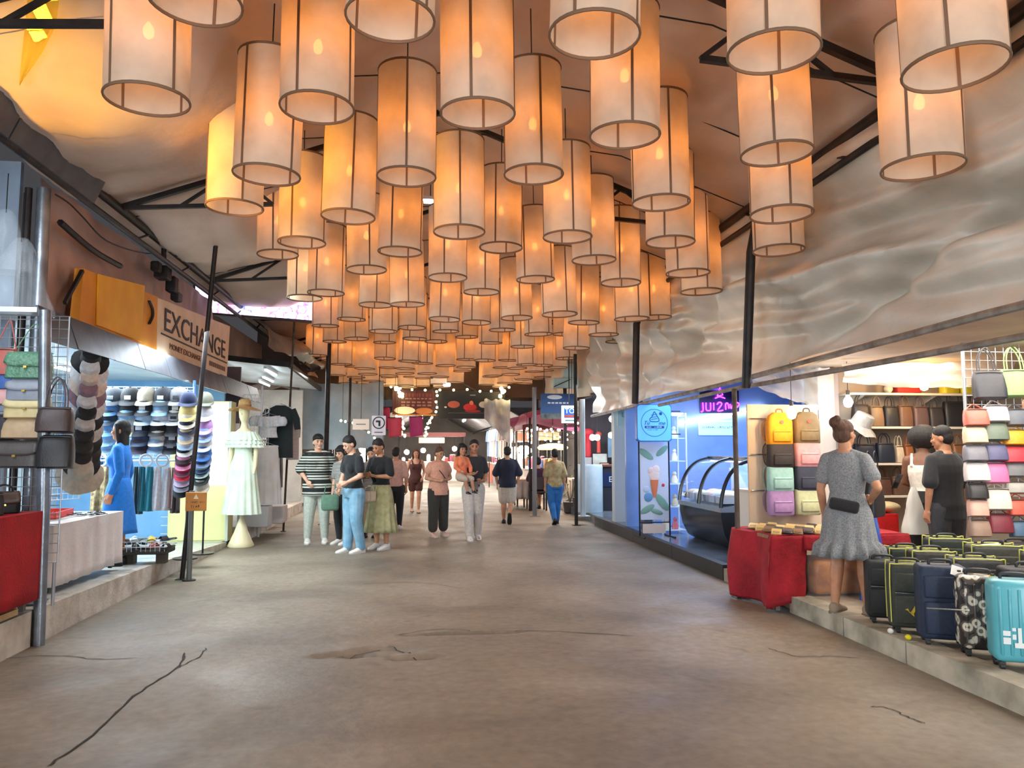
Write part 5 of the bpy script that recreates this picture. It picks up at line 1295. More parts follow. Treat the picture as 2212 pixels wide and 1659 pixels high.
# second stall roof, walls, light
t = thing('stall_awning', 'white lined awning with black edge over the second clothes stall', 'awning', (-2.45, 15.2, 3.1))
MB()._add([(0,0,0),(0,4.8,-.1),(-2.0,4.8,.10),(-2.0,0,.20),(0,0,.05),(0,4.8,-.05),(-2.0,4.8,.15),(-2.0,0,.25)], [(0,1,2,3),(7,6,5,4),(0,4,5,1),(3,2,6,7),(0,3,7,4),(1,5,6,2)]).build('lining', stw, t, 0)
for yy in (.1, 4.7): MB().cyl((-1.9,yy,-2.9), (-1.9,yy,.18), .03, n=8).build('support_post', steel, t)
MB().bar((0,-.03,.02), (0,4.8,-.08), .06, .10).build('edge_bar', steel, t, 0); MB().bar((0,-.04,.02), (-2.0,-.04,.22), .06, .10).build('edge_bar', steel, t, 0)
struct(MB().bx(-4.6, -4.5, 14.0, 20.2, .2, 3.2).build('wall_clothes_stall_back', mat('stall_cream', C(220, 216, 208), .6, 0, C(200, 196, 190), 3), smooth=0))
struct(MB().bx(-4.5, -2.9, 20.1, 20.2, .2, 3.0).build('wall_clothes_stall_end', mat('stall_cream', C(220, 216, 208), .6), smooth=0))
struct(MB().bx(-4.5, -3.10, 14.02, 14.07, 1.95, 2.95).build('wall_clothes_stall_side', mat('panel_mauve', C(120, 100, 104), .6, 0, C(96, 80, 84), 2), smooth=0))
for i, (x, y) in enumerate([(-2.95, 16.0), (-3.3, 17.6), (-3.9, 16.4), (-3.6, 18.8)]):
    o = thing('tube_light', 'bright white batten under the clothes stall awning', 'light', (x, y, 3.09), 0, 'battens in the clothes stall'); MB().bx(-.03, .03, -.6, .6, -.03, .02).build('housing', plain(230,232,234,.4), o, 0); MB().cyl((0,-.56,-.05), (0,.56,-.05), .016, n=8).build('tube', tube_w, o)
# ================================================================== RIGHT: bag stall
redc = mat('cloth_red', C(166, 22, 38), .85, 0, C(136, 14, 28), 6, .35, 30)
t = thing('market_table', 'low table of wallets under the bright red cloth', 'table', (3.95, 7.3, ZR))
MB().bx(-.66, .66, -.40, .40, .52, .55).build('tabletop', MATS['table_wood'], t, 0)
for sx in (-1, 1):
    for sy in (-1, 1): MB().bx(sx*.6-.02, sx*.6+.02, sy*.34-.02, sy*.34+.02, -ZR if sx < 0 else 0, .52).build('leg', plain(120, 110, 100, .5), t, 0)
def rc(u, v):   # cloth: across the top, down the street side to the ground, bulging
    if u < .55:
        k = u/.55; x = 3.26 + .05*math.sin(6*v) - .06*math.sin(PI*k)*(.6+.5*nz(v*4, 3)) + .05*k*0; z = .03 + (.70-.03)*k
        return (x - .05*(1-k)*math.sin(9*v), 6.86 + .86*v, z)
    k = (u-.55)/.45; return (3.27 + 1.36*k, 6.86 + .86*v, .703 + .008*nz(k*4, v*4))
c = drape(rc, 46, 30, 'tablecloth', redc); tag(c, 'bright red cloth over the wallet table beside the rusty post', 'tablecloth')
def rf(u, v): return (3.20 + .06*(1-v) + .36*u, 6.87 - .03*math.sin(PI*u) - .04*v*u*(1+nz(u*5, v*3)) , .70 - (.665 - .10*u)*v)
drape(rf, 14, 18, 'front_fold', redc, c)
def rf2(u, v): return (3.57 + 1.06*u, 6.85 - .02*v - .015*v*math.sin(u*14), .70 - (.13 + .03*math.sin(u*5))*v)
drape(rf2, 30, 5, 'front_overhang', redc, c)
# wallets
wc = [(196,166,104),(60,54,50),(206,180,120),(44,42,44),(176,150,96),(52,48,60),(214,186,126),(84,64,46),(190,160,100),(38,44,40),(120,88,56),(206,176,116)]; wn = ['mustard','dark olive','straw','black','ochre','navy-grey','sand','brown','honey','bottle green','chestnut','wheat']
for i in range(30):
    x = 3.36 + .105*(i % 9) + .02*nz(i*2.1); y = 6.95 + .17*(i//9) + .03*nz(i*1.3, 5); k = (i*5 + i//9) % 12
    o = thing('wallet', '%s leather wallet laid out on the bright red cloth' % wn[k], 'wallet', (x, y, .712 + .008*(i % 2)), -.5 + .3*nz(i*3.7), 'wallets on the red cloth'); o.rotation_euler = (.22 + .1*nz(i*1.9), .06, o.rotation_euler[2])
    MB().rbox((0,0,.014), (.092,.15,.020), .006, 1).build('outer', leather(*wc[k]), o, 40); MB().rbox((0,-.03,.026), (.06,.05,.004), .002, 1).build('strap_tab', leather(*[int(q*.8) for q in wc[k]]), o, 40)
# under-table sack
t = thing('goods_sack', 'clear plastic sack of orange-brown goods under the red table', 'sack', (3.98, 7.05, ZR))
MB().rbox((0,0,.17), (.62,.42,.32), .05, 2).build('contents', mat('goods_orange', C(206, 128, 48), .5, 0, C(150, 84, 40), 6, .4, 20), t, 50)
def sk_(u, v): a_ = 2*PI*u; r = 1 + .08*nz(3*math.cos(a_), 3*math.sin(a_), v*5); return (.36*r*math.copysign(abs(math.cos(a_))**.5, math.cos(a_)), .25*r*math.copysign(abs(math.sin(a_))**.5, math.sin(a_)), .005 + .40*v)
MB().grid(sk_, 40, 12).build('film', clear, t, 70)
o = MB().rbox((0,0,.06), (.24,.16,.12), .01, 1).build('carton', plain(230, 128, 36, .5)); o.location = (4.47, 6.95, ZR); tag(o, 'bright orange carton beside the clear plastic sack', 'box')
# backpacks on a board
t = thing('backpack_board', 'pale upright display board behind the school backpacks', 'board', (4.10, 8.24, ZR)); MB().bx(-.42, .42, 0, .03, 0, 1.86).build('board_sheet', mat('board_cream', C(220, 200, 176), .6), t, 0)
for z_ in (.9, 1.3, 1.7): MB().cyl((-.40, -.02, z_), (.40, -.02, z_), .008, n=6).build('hook_bar', chrome, t)
def backpack(label, p, col, group, sc=1.0):
    t = thing('backpack', label, 'backpack', p, .04*nz(p[0]*9), group); t.scale = (sc,)*3; M_ = mat('canvas_%d_%d_%d' % col, C(*col), .75, 0, tuple(q*.86 for q in C(*col)[:3])+(1,), 20, .2, 120); D_ = cloth(*[int(q*.72) for q in col])
    rr = []; n = 28
    for (z, sx, sy) in [(0,.90,.75),(.02,1,1),(.16,1,1.05),(.27,.98,.95),(.34,.84,.75),(.375,.5,.5)]:
        rr.append([(.150*sx*math.copysign(abs(math.cos(a_))**.4, math.cos(a_)), .065*sy*math.copysign(abs(math.sin(a_))**.5, math.sin(a_)), z) for a_ in [2*PI*q/n for q in range(n)]])
    MB().ring_loft(rr).build('main_body', M_, t, 50)
    MB().rbox((0,-.072,.105), (.215,.03,.13), .014, 2).build('front_pocket', M_, t, 50); MB().bx(-.10, .10, -.089, -.086, .150, .157).build('pocket_flap', D_, t, 0)
    if 'o' == label[0]: MB().lathe([(.001,.0),(.022,.0),(.022,.004)], n=14, caps=True).build('round_badge', plain(226, 90, 80, .5), t); t.children[-1].location = (0, -.070, .265); t.children[-1].rotation_euler = (PI/2, 0, 0)
    MB().tube(smooth_pts([(-.04,-.01,.365),(-.03,-.01,.41),(.03,-.01,.41),(.04,-.01,.365)], 3), .008, 6).build('top_handle', D_, t)
    for sg in (-1, 1): MB().tube(smooth_pts([(sg*.07,.055,.34),(sg*.17,.06,.25),(sg*.165,.06,.08),(sg*.12,.055,.02)], 4), .014, 6, True, .4).build('shoulder_strap', D_, t)
    return t
for (px, py, col, nm) in [(1684,962,(240,150,22),'orange'),(1743,960,(128,108,76),'olive brown'),(1686,1012,(54,46,46),'black'),(1744,1010,(222,158,160),'rose pink'),(1686,1063,(160,204,196),'mint'),(1745,1062,(58,62,78),'navy'),(1687,1114,(178,142,190),'lavender'),(1745,1112,(206,212,166),'pale lime')]:
    p = atY(px, py, 8.08); backpack('%s square canvas backpack on the display board' % nm, p, col, 'backpacks on the board', .96)
# shelf wall
wallb = mat('stall_taupe', C(186, 172, 156), .7, 0, C(168, 152, 138), 2, .05, 20)
struct(MB().bx(4.62, 8.0, 8.62, 8.7, .0, 2.5).build('wall_bag_stall_right', wallb, smooth=0))
struct(MB().bx(3.96, 8.6, 1.0, 8.7, 2.46, 2.50).build('ceiling_bag_stall', mat('stall_ceiling', C(206, 190, 170), .7, 0, C(180, 164, 146), 2), smooth=0))
struct(MB().bx(8.0, 8.08, 1.0, 8.7, 0, 2.5).build('wall_bag_stall_side', wallb, smooth=0))
t = thing('partition_column', 'white painted column between the backpacks and the handbag shelves', 'column', (4.74, 8.5, ZR)); MB().bx(-.10, .10, -.06, .10, 0, 2.3).build('shaft', plain(216, 206, 196, .6), t, 0); MB().bx(.10, .16, -.05, .08, 0, 2.3).build('side_strip', plain(170, 160, 156, .6), t, 0)
zs_ = {'upper': 2.15, 'second': 1.76, 'third': 1.34, 'lower': .97}
for nm, z_ in zs_.items():
    t = thing('wall_shelf', '%s white wall shelf of handbags in the right stall' % nm, 'shelf', (5.75, 8.45, z_)); MB().bx(-.78, 1.35, -.16, .17, -.025, 0).build('shelf_board', plain(226, 218, 206, .5), t, 0)
    for sx in (-.6, .3, 1.1): MB().prism([(-.14, -.025), (.17, -.025), (.17, -.14)], sx-.008, sx+.008, 'x').build('bracket', plain(190, 184, 176, .5), t, 0)
sb = {'second': [((60,52,52),.20,.26),((150,120,92),.16,.24),((54,54,58),.17,.24),((124,92,74),.17,.25),((110,88,88),.19,.24),((62,60,62),.18,.23),((38,40,44),.30,.30),((112,92,78),.20,.30),((74,60,54),.20,.28)],
      'third': [((40,50,70),.26,.22),((34,44,62),.22,.23),((206,190,168),.10,.20),((150,90,52),.11,.21),((66,58,54),.13,.24),((44,46,44),.12,.23),((210,188,160),.20,.22),((142,96,64),.20,.22),((220,206,190),.12,.22)],
      'lower': [((206,176,170),.16,.16),((92,60,50),.18,.20),((104,76,62),.20,.21),((150,146,136),.16,.19),((190,166,142),.20,.17),((80,72,70),.2,.19)]}
nmz = ['dark brown','tan','charcoal','cocoa','mauve-brown','slate','black','walnut','umber']; nm3 = ['navy','ink blue','cream','russet','dark taupe','black-green','ivory','caramel','bone']; nm4 = ['blush','chocolate','coffee','stone grey','oatmeal','smoke']
for key, names in (('second', nmz), ('third', nm3), ('lower', nm4)):
    x = 5.02 if key != 'lower' else 5.10
    for (c, w, h), nm in zip(sb[key], names):
        x += w/2 + .012; handbag('%s handbag with ribbon-wrapped handle on the %s shelf' % (nm, key), (x, 8.40, zs_[key] + .002), (0, 0, .06*nz(x*7)), w, h, .13, c, 'handbags on the %s shelf' % key, None, 'handle', slen=.11); x += w/2
o = MB().rbox((0,0,.07), (.30,.14,.14), .01, 1).build('red_box', plain(170, 44, 40, .6)); o.location = (5.72, 8.4, 2.152); tag(o, 'flat dark red box on the upper shelf', 'box')
t = thing('plush_toy', 'small white and tan plush dog on the upper shelf', 'toy', (5.48, 8.38, 2.152)); m = MB(); m.ball((0,0,.05), (.05,.05,.05), 10, 8); m.ball((0,-.02,.115), (.042,.042,.04), 10, 8); m.build('plush_body', cloth(216, 204, 180), t, 60)
for sg in (-1, 1): MB().ball((sg*.042,-.01,.125), (.014,.02,.03), 8, 6).build('ear', cloth(110, 70, 50), t, 60)
for i in range(2): handbag('%s yellow bag lying on the upper shelf' % ['bright', 'lime'][i], (6.25 + .26*i, 8.38, 2.152), (0,0,.2), .24, .14, .12, (226, 206 + 10*i, 50), 'yellow bags on the upper shelf', None, 'handle', slen=.05)
# hat on a stand and paper tag
bucket_hat('snakeskin grey hat hung beside the partition column', (4.98, 8.15, 1.78), (.5, .2, .3), (150, 146, 140), None, 1.3)
# hanging bare bulbs
def bulb(label, p, m, cordto, r=.05):
    t = thing('hanging_bulb', label, 'light bulb', p); MB().lathe([(.004,-r*1.25),(r*.7,-r),(r,-.1*r),(r*.85,.5*r),(r*.4,1.2*r),(r*.36,1.5*r)], n=14, caps=True).build('glass', m, t, 60)
    MB().cyl((0,0,1.5*r), (0,0,2.5*r), r*.38, n=10).build('socket', plain(60,54,48,.5), t); MB().cyl((0,0,2.5*r), (0,0,cordto - p[2]), .004, n=5).build('cord', CORD, t)
bw = glow('bulb_warm', (1, .62, .26, 1), 60); bc = glow('bulb_cold', (.86, .94, 1, 1), 60)
bulb('warm bare bulb over the orange backpack', atY(1710, 893, 7.7), bw, 2.46); bulb('cold white bare bulb before the partition column', atY(1832, 868, 7.9), bc, 2.46); bulb('warm bare bulb before the upper shelf', atY(1996, 832, 7.9), bw, 2.46)
# crumpled clear plastic sheet over the stall front
def ps(u, v): x = 4.55 + 1.7*u; return (x, 7.75 - .4*u + .05*nz(x*3, v*3), 2.42 - (.20 + .14*u*(1-u)*2)*v + .03*nz(x*5, v*4, 2))
plas = mat('plastic_milky', C(226, 214, 204), .3, 0, None, trans=.35, transp=.25)
o = MB().grid(ps, 40, 10).build('plastic_sheet', plas); tag(o, 'crumpled milky plastic sheet rolled up above the handbag shelves', 'sheet')
def ps2(u, v): return (3.62 + .9*u, 7.95 + .06*nz(u*6, v*4), 2.40 - (.22 + .3*u)*v + .03*nz(u*7, v*5))
o = MB().grid(ps2, 30, 12).build('plastic_sheet', mat('plastic_thin', C(200, 206, 214), .2, 0, None, trans=.2, transp=.62)); tag(o, 'thin clear plastic sheet draped above the backpacks', 'sheet')
# second red box-table, white tray, beige cushion bag, blue chair
clothed_table('small counter hidden under the scarlet cloth', 'scarlet cloth over the small counter behind the blue chair', 4.62, 5.16, 7.80, 8.25, ZR, .80, .22, mat('cloth_scarlet', C(214, 22, 26), .8, 0, C(190, 14, 20), 5, .25, 40), ripple=.015, seed=9)
o = MB().rbox((0,0,.04), (.26,.26,.08), .01, 1).build('white_box', plain(226, 216, 196, .6)); o.location = (4.84, 8.0, .806); tag(o, 'low cream box on the scarlet counter', 'box')
m = MB(); m.ball((0,0,.06), (.17,.13,.062), 16, 10); o = m.build('soft_pouch', leather(206, 190, 150), None, 60); o.location = (5.12, 7.98, .806); tag(o, 'round beige soft pouch at the end of the scarlet counter', 'bag')
o = MB().rbox((0,0,.03), (.22,.12,.06), .03, 2).build('sandal_heap', cloth(60, 50, 44)); o.location = (4.98, 8.18, .806); tag(o, 'dark folded cloth on the scarlet counter', 'cloth')
blue = mat('plastic_blue', C(24, 86, 178), .3); t = thing('plastic_chair', 'bright blue plastic chair behind the grey dress', 'chair', (4.28, 7.20, ZR), .5); t.location = (4.26, 6.58, ZR)
drape(lambda u, v: ((u-.5)*.36*(1-.25*v*v), .16 + .05*v - .04*math.cos(PI*(u-.5)), .40 + .40*v), 12, 10, 'backrest', blue, t, .008)
MB().rbox((0,0,.39), (.38,.36,.03), .012, 2).build('seat', blue, t, 50)
for sx in (-1, 1):
    for sy in (-1, 1): MB().cyl((sx*.19, sy*.18, 0), (sx*.155, sy*.15, .38), .018, n=8).build('leg', blue, t)
# white carrier bag held by the shopper
t = thing('carrier_bag', 'white plastic carrier bag dangling from the shopper in the tank top', 'bag', atY(1975, 1100, 7.15))
def cb(u, v):
    a_ = 2*PI*u; r = (.02 + .12*v**.8)*(1+.2*nz(3*math.cos(a_), 3*math.sin(a_), v*3)); return (r*math.cos(a_), r*.6*math.sin(a_), .22 - .46*v)
MB().grid(cb, 28, 14).build('film', mat('carrier_white', C(232, 230, 222), .35, 0, None, trans=.25), t, 70)
m = MB().rbox((0,0,0), (.10,.012,.17), .008, 1); o = m.build('mobile_phone', plain(40, 42, 50, .2)); o.location = atY(1938, 1040, 7.5); o.rotation_euler = (.5, 0, .4); tag(o, 'dark mobile phone held near the lower shelf', 'phone')
# black tote on the grey-dress shopper
handbag('big black tote with white strap beside the grey dress', pf + Vector((.33, .16, .78)), (0, 0, .7), .30, .30, .14, (34, 32, 36), None, None, 'handle', slen=.26)
# ---------------- handbag rack at the right
RX = 4.90; GR = grid_panel('tall wire grid rack crowded with handbags by the suitcases', (RX, 6.36, .78), 0, 1.05, 1.70, .08, wire_g)
for sx in (.02, 1.03): MB().cyl((sx, .03, -.64), (sx, .03, 1.70), .015, n=8).build('upright', wire_g, GR)
rk = [(2140,862,.27,.25,(52,52,60),'black-grey tote with pink lining',True),(2200,858,.27,.25,(136,176,104),'leaf green tote',True),(2110,920,.20,.15,(206,104,88),'salmon quilted bag',False),(2153,912,.20,.15,(196,188,190),'pearl bag',False),(2198,920,.20,.15,(96,100,110),'slate woven bag',False),
 (2108,958,.19,.15,(222,196,166),'sand bag',False),(2150,952,.22,.16,(108,120,104),'sage bag',False),(2192,962,.20,.14,(236,160,32),'amber yellow bag',False),(2108,996,.19,.14,(128,126,136),'dove grey bag',False),(2152,996,.19,.15,(92,92,128),'indigo bag',False),(2192,1000,.21,.15,(216,60,72),'raspberry red bag',False),
 (2112,1040,.20,.17,(222,214,212),'white faceted bag',False),(2152,1044,.20,.18,(226,118,168),'candy pink bag',False),(2198,1030,.22,.13,(120,120,124),'grey mesh bag',False),(2112,1078,.17,.14,(50,48,50),'shiny black bag',False),(2156,1102,.22,.19,(222,216,204),'ivory bag',False),(2198,1066,.22,.10,(176,172,164),'ash bag',False),
 (2114,1116,.16,.15,(224,178,160),'peach bag',False),(2202,1114,.18,.14,(226,96,76),'coral bag',False),(2118,1160,.17,.15,(164,134,116),'mocha bag',False),(2162,1152,.20,.17,(128,44,58),'burgundy bag',False),(2205,1160,.16,.14,(80,110,140),'steel blue bag',False),(2240,900,.2,.16,(180,120,90),'copper bag',False),(2245,1000,.2,.16,(70,90,80),'forest bag',False),(2248,1090,.2,.16,(220,190,190),'rose bag',False)]
for (px, py, w, h, c, nm, big) in rk:
    p = atY(px, py, 6.24); handbag('%s on the crowded right grid rack' % nm, p, (-.18, 0, -.25), w, h, .12, c, 'handbags on the right rack', None, 'handle' if big else 'long', slen=.22 if big else .05)
ex = [((96,120,150),'harbour blue'),((206,150,120),'apricot'),((70,60,80),'aubergine'),((190,190,170),'putty'),((150,50,60),'cherry'),((80,100,70),'moss')]
for i, (c, nm) in enumerate(ex): handbag('%s bag at the wall end of the right grid rack' % nm, (RX + .93, 6.24, .95 + .24*i), (-.18, 0, -.25), .20, .15, .12, c, 'handbags on the right rack', None, 'long', slen=.05)
# ---------------- suitcases
def suitcase(label, x, y, rotz, w, d, h, M_, pipe=None, soft=True, badge=None, handle_dark=True, tagc=None, group='suitcases on the right platform', z=ZR):
    t = thing('suitcase', label, 'suitcase', (x, y, z), rotz, group)
    MB().rbox((0,0,.05+h/2), (w,d,h), .03 if soft else .05, 3).build('shell', M_, t, 50)
    if soft:
        pm = M_
        MB().rbox((0,-d/2-.012,.05+h*.30), (w*.82,.03,h*.44), .012, 2).build('front_pocket', pm, t, 50); MB().rbox((0,-d/2-.008,.05+h*.72), (w*.82,.022,h*.30), .010, 2).build('top_pocket', pm, t, 50)
        MB().tube([(-w*.40,-d/2-.014,.05+h*.56),(w*.40,-d/2-.014,.05+h*.56)], .004, 5).build('zip', chrome, t)
    else:
        for k in range(5): MB().rbox((-w*.36+w*.18*k, -d/2-.002, .05+h/2), (.018,.012,h*.80), .005, 1).build('rib', M_, t, 50)
    if pipe:
        for yy in (-d/2+.012, d/2-.012):
            pts = [(-w/2,yy,.09),(-w/2,yy,.05+h-.035),(-w/2+.035,yy,.05+h+.001),(w/2-.035,yy,.05+h+.001),(w/2,yy,.05+h-.035),(w/2,yy,.09)]; MB().tube(smooth_pts(pts, 3), .005, 5).build('piping', pipe, t)
    MB().tube(smooth_pts([(-.07,0,.05+h),(-.06,0,.05+h+.03),(.06,0,.05+h+.03),(.07,0,.05+h)], 3), .010, 6).build('carry_handle', plain(34,34,36,.5), t)
    for sx in (-1, 1): MB().cyl((sx*.09, d/2-.02, .05+h), (sx*.09, d/2-.02, .05+h+.012), .012, n=8).build('trolley_socket', plain(50,50,52,.4), t)
    for sx in (-1, 1):
        for sy in (-1, 1):
            wh_ = MB().cyl((sx*(w/2-.045)-.012, sy*(d/2-.04), .026), (sx*(w/2-.045)+.012, sy*(d/2-.04), .026), .026, n=12).build('wheel', plain(30,30,32,.5), t); MB().bx(sx*(w/2-.045)-.016, sx*(w/2-.045)+.016, sy*(d/2-.04)-.02, sy*(d/2-.04)+.02, .03, .056).build('wheel_fork', plain(44,44,46,.5), wh_, 0)
    if badge: badge(t, w, d, h)
    if tagc: o_ = MB().bx(-.035, .035, -.001, .001, -.07, 0).build('price_tag', plain(*tagc), t, 0); o_.location = (w*.25, -d/2-.03, .05+h+.01); o_.rotation_euler = (-.5, .3, 0)
    return t
yp = plain(206, 206, 96, .5); nyl = lambda r, g, b: mat('nylon_%d_%d_%d' % (r, g, b), C(r, g, b), .6, 0, C(int(r*1.2), int(g*1.2), int(b*1.2)), 30, .2, 160)
def bird(t, w, d, h):
    y = -d/2 - .030; z = .05 + h*.30
    MB().prism([(-.05,z+.005),(-.028,z+.012),(-.018,z-.020),(-.004,z-.004),(.018,z+.035),(.030,z+.052),(.026,z+.010),(.008,z-.022),(.012,z-.045),(-.006,z-.030),(-.030,z-.004)], y, y+.002).build('bird_emblem', plain(226, 196, 52, .5), t, 0)
def crest(t, w, d, h): MB().lathe([(.001,0),(.014,0),(.014,.003)], n=14, caps=True).build('round_crest', chrome, t); t.children[-1].location = (-.06, -d/2-.02, .05+h*.80); t.children[-1].rotation_euler = (PI/2, 0, 0)
def skyline(t, w, d, h):
    wp = plain(232, 240, 240, .5); y = -d/2 - .012
    for (x0, x1, z0, z1) in [(-.10,-.06,.12,.16),(-.10,-.06,.17,.20),(-.04,.06,.10,.13),(-.02,.00,.13,.22),(.02,.04,.13,.25),(.06,.075,.08,.30),(-.05,-.03,.15,.18),(-.05,-.03,.20,.22)]: MB().bx(x0, x1, y, y+.004, .05+z0, .05+z1).build('skyline_print', wp, t, 0)
def floral():
    m = bpy.data.materials.new('floral_print'); m.use_nodes = True; nt = m.node_tree; N = nt.nodes; L = nt.links; b = N['Principled BSDF']; tc = N.new('ShaderNodeTexCoord')
    v = N.new('ShaderNodeTexVoronoi'); v.inputs['Scale'].default_value = 15; L.new(tc.outputs['Object'], v.inputs['Vector']); r = N.new('ShaderNodeValToRGB'); e = r.color_ramp.elements; e[0].position = .12; e[0].color = C(120, 112, 100); e[1].position = .62; e[1].color = C(44, 40, 40)
    for p_, c in ((.22, C(226, 220, 204)), (.40, C(206, 200, 186)), (.46, C(92, 84, 80))): q = e.new(p_); q.color = c
    r.color_ramp.interpolation = 'CONSTANT'; L.new(v.outputs['Distance'], r.inputs[0]); L.new(r.outputs[0], b.inputs['Base Color']); b.inputs['Roughness'].default_value = .3; return m
FLO = floral()
fr = [(1890,1350,'plain black soft suitcase at the kerb end of the front row',.26,.20,.44,nyl(26,28,30),None,True,None,None),
 (1944,1372,'dark green-grey soft suitcase with yellow bird emblem and piping',.27,.21,.46,nyl(54,58,52),yp,True,bird,None),
 (2016,1398,'navy soft suitcase with small round crest and white price tag',.31,.22,.50,nyl(24,38,62),None,True,crest,(236,236,236)),
 (2098,1424,'floral patterned hard suitcase in the front row',.27,.20,.48,FLO,None,False,None,(226,180,60)),
 (2176,1452,'turquoise hard suitcase with white skyline print',.29,.21,.50,mat('shell_turquoise', C(96, 182, 196), .3, 0, C(82, 168, 184), 3),None,False,skyline,None)]
for (px, py, lab, w, d, h, M_, pp, sf, bd, tg) in fr:
    p = atZ(px, py, ZR); suitcase(lab, p.x + .12, p.y + .06, -.42, w, d, h, M_, pp, sf, bd, True, tg)
bk = [(4.10,6.12,.30,.48,nyl(30,40,36),yp,'dark green soft suitcase with lime piping behind the black one'),(4.10,5.80,.32,.50,nyl(48,48,44),yp,'olive grey soft suitcase with lime piping in the second row'),(4.14,5.36,.34,.50,nyl(46,46,48),yp,'charcoal soft suitcase with lime piping behind the navy one'),(4.18,4.90,.34,.50,nyl(26,28,38),None,'black-blue soft suitcase with silver zip behind the floral one'),
 (4.46,6.10,.32,.56,nyl(28,36,32),yp,'forest black tall suitcase with lime piping in the third row'),(4.50,5.62,.36,.56,nyl(56,56,50),yp,'khaki grey tall suitcase with lime piping and paper slip'),(4.56,5.12,.34,.56,nyl(40,40,44),yp,'graphite tall suitcase with lime piping'),(4.60,4.62,.30,.50,mat('shell_rose', C(214, 150, 146), .35),None,'rose pink hard suitcase behind the turquoise one'),(4.92,5.4,.32,.54,FLO,None,'floral patterned suitcase at the back of the rows'),(4.90,5.86,.32,.54,nyl(34,34,38),None,'soot black suitcase at the back of the rows')]
for (x, y, w, h, M_, pp, lab) in bk: suitcase(lab, x, y, -.35, w, .22, h, M_, pp, 'hard' not in lab and M_ is not FLO)
t = thing('price_slip', 'white paper slip lying on a tall suitcase', 'paper', (4.50, 5.62, ZR + .05 + .56 + .002), .2); MB().bx(-.09, .09, -.03, .03, 0, .003).build('paper', plain(236, 234, 228, .7), t, 0)
for i, (px, py, c, nm) in enumerate([(1908,1367,(226,226,220),'white'),(1962,1380,(226,206,30),'yellow')]):
    p = atZ(px, py, ZR + .02); o = MB().ball((0,0,.02), (.022,.022,.020), 10, 8).build('round_stopper', plain(*c, .5), None, 60); o.location = (max(3.46, p.x), p.y, ZR + .012); tag(o, '%s round stopper on the kerb beside the suitcases' % nm, 'stopper')

# ================================================================== GELATO SHOP
gw = mat('gelato_wall', C(146, 176, 226), .4, 0, C(120, 152, 210), 1.2, .03, 10)
struct(MB().bx(3.62, 8.2, 13.1, 13.18, .17, 2.7).build('wall_gelato_back', gw, smooth=0)); struct(MB().bx(7.6, 7.68, 8.75, 13.1, .17, 2.7).build('wall_gelato_side', gw, smooth=0))
struct(MB().bx(3.98, 8.2, 8.75, 18.4, 2.68, 2.72).build('ceiling_gelato', mat('gelato_ceiling', C(70, 84, 110), .6), smooth=0))
struct(MB().bx(4.6, 7.6, 8.72, 8.76, .17, 2.5).build('wall_gelato_near', gw, smooth=0))
t = thing('gelato_case', 'black curved-glass gelato display case lit from inside', 'display case', (3.98, 9.75, .172))
blk = mat('case_black', C(26, 28, 34), .25); Lc = 1.6
prof = [(.20,.0),(.10,.06),(.02,.22),(-.02,.42),(-.02,.52),(.85,.52),(.85,.0)]
MB().prism(prof, 0, Lc).build('base', blk, t, 40)
MB().prism([(-.035,.50),(-.035,.56),(.30,.60),(.85,.60),(.85,.50)], -.02, Lc+.02).build('counter_rim', mat('case_trim', C(150, 160, 176), .25, .4), t, 40)
arc = [(-.02,.56),(.0,.72),(.06,.90),(.15,1.04),(.28,1.14),(.46,1.19)]
def gl(u, v):
    q = [Vector((a_, 0, b_)) for a_, b_ in arc]; s_ = smooth_pts(q, 4); p = s_[min(len(s_)-1, int(v*(len(s_)-1)))]; return (p.x, .03 + (Lc-.06)*u, p.z)
glass = mat('case_glass', C(200, 220, 240), .05, 0, None, transp=.80)
MB().grid(gl, 6, 20).build('curved_glass', glass, t, 70)
for yy in (0, Lc*.5, Lc):
    s_ = smooth_pts([(a_, yy, b_) for a_, b_ in arc], 4); MB().tube(s_, .026, 8).build('arch_frame', blk, t)
MB().bx(.44, .62, -.02, Lc+.02, 1.16, 1.22).build('top_shelf', blk, t, 40); MB().bx(.80, .85, 0, Lc, .6, 1.2).build('rear_panel', mat('case_rear', C(190, 205, 230), .3), t, 0)
MB().bx(.46, .58, .05, Lc-.05, 1.145, 1.158).build('case_light', glow('case_glow', (.82, .90, 1, 1), 7), t, 0)
tc_ = [(226,214,190),(190,214,236),(236,206,206),(214,226,196),(240,236,226),(196,176,150)]; tn = ['vanilla','blueberry','strawberry','pistachio','coconut','mocha']
for i in range(12):
    o = thing('gelato_tub', '%s gelato tub inside the curved case' % tn[i % 6] if i < 6 else 'second %s gelato tub inside the curved case' % tn[i % 6], 'tub', (4.14 + .30*(i//6), 9.95 + .25*(i % 6), .775)); MB().bx(-.13, .13, -.105, .105, 0, .09).build('pan', chrome, o, 0); MB().ball((0,0,.085), (.12,.095,.05), 12, 6).build('gelato', plain(*tc_[i % 6], .6), o, 60)
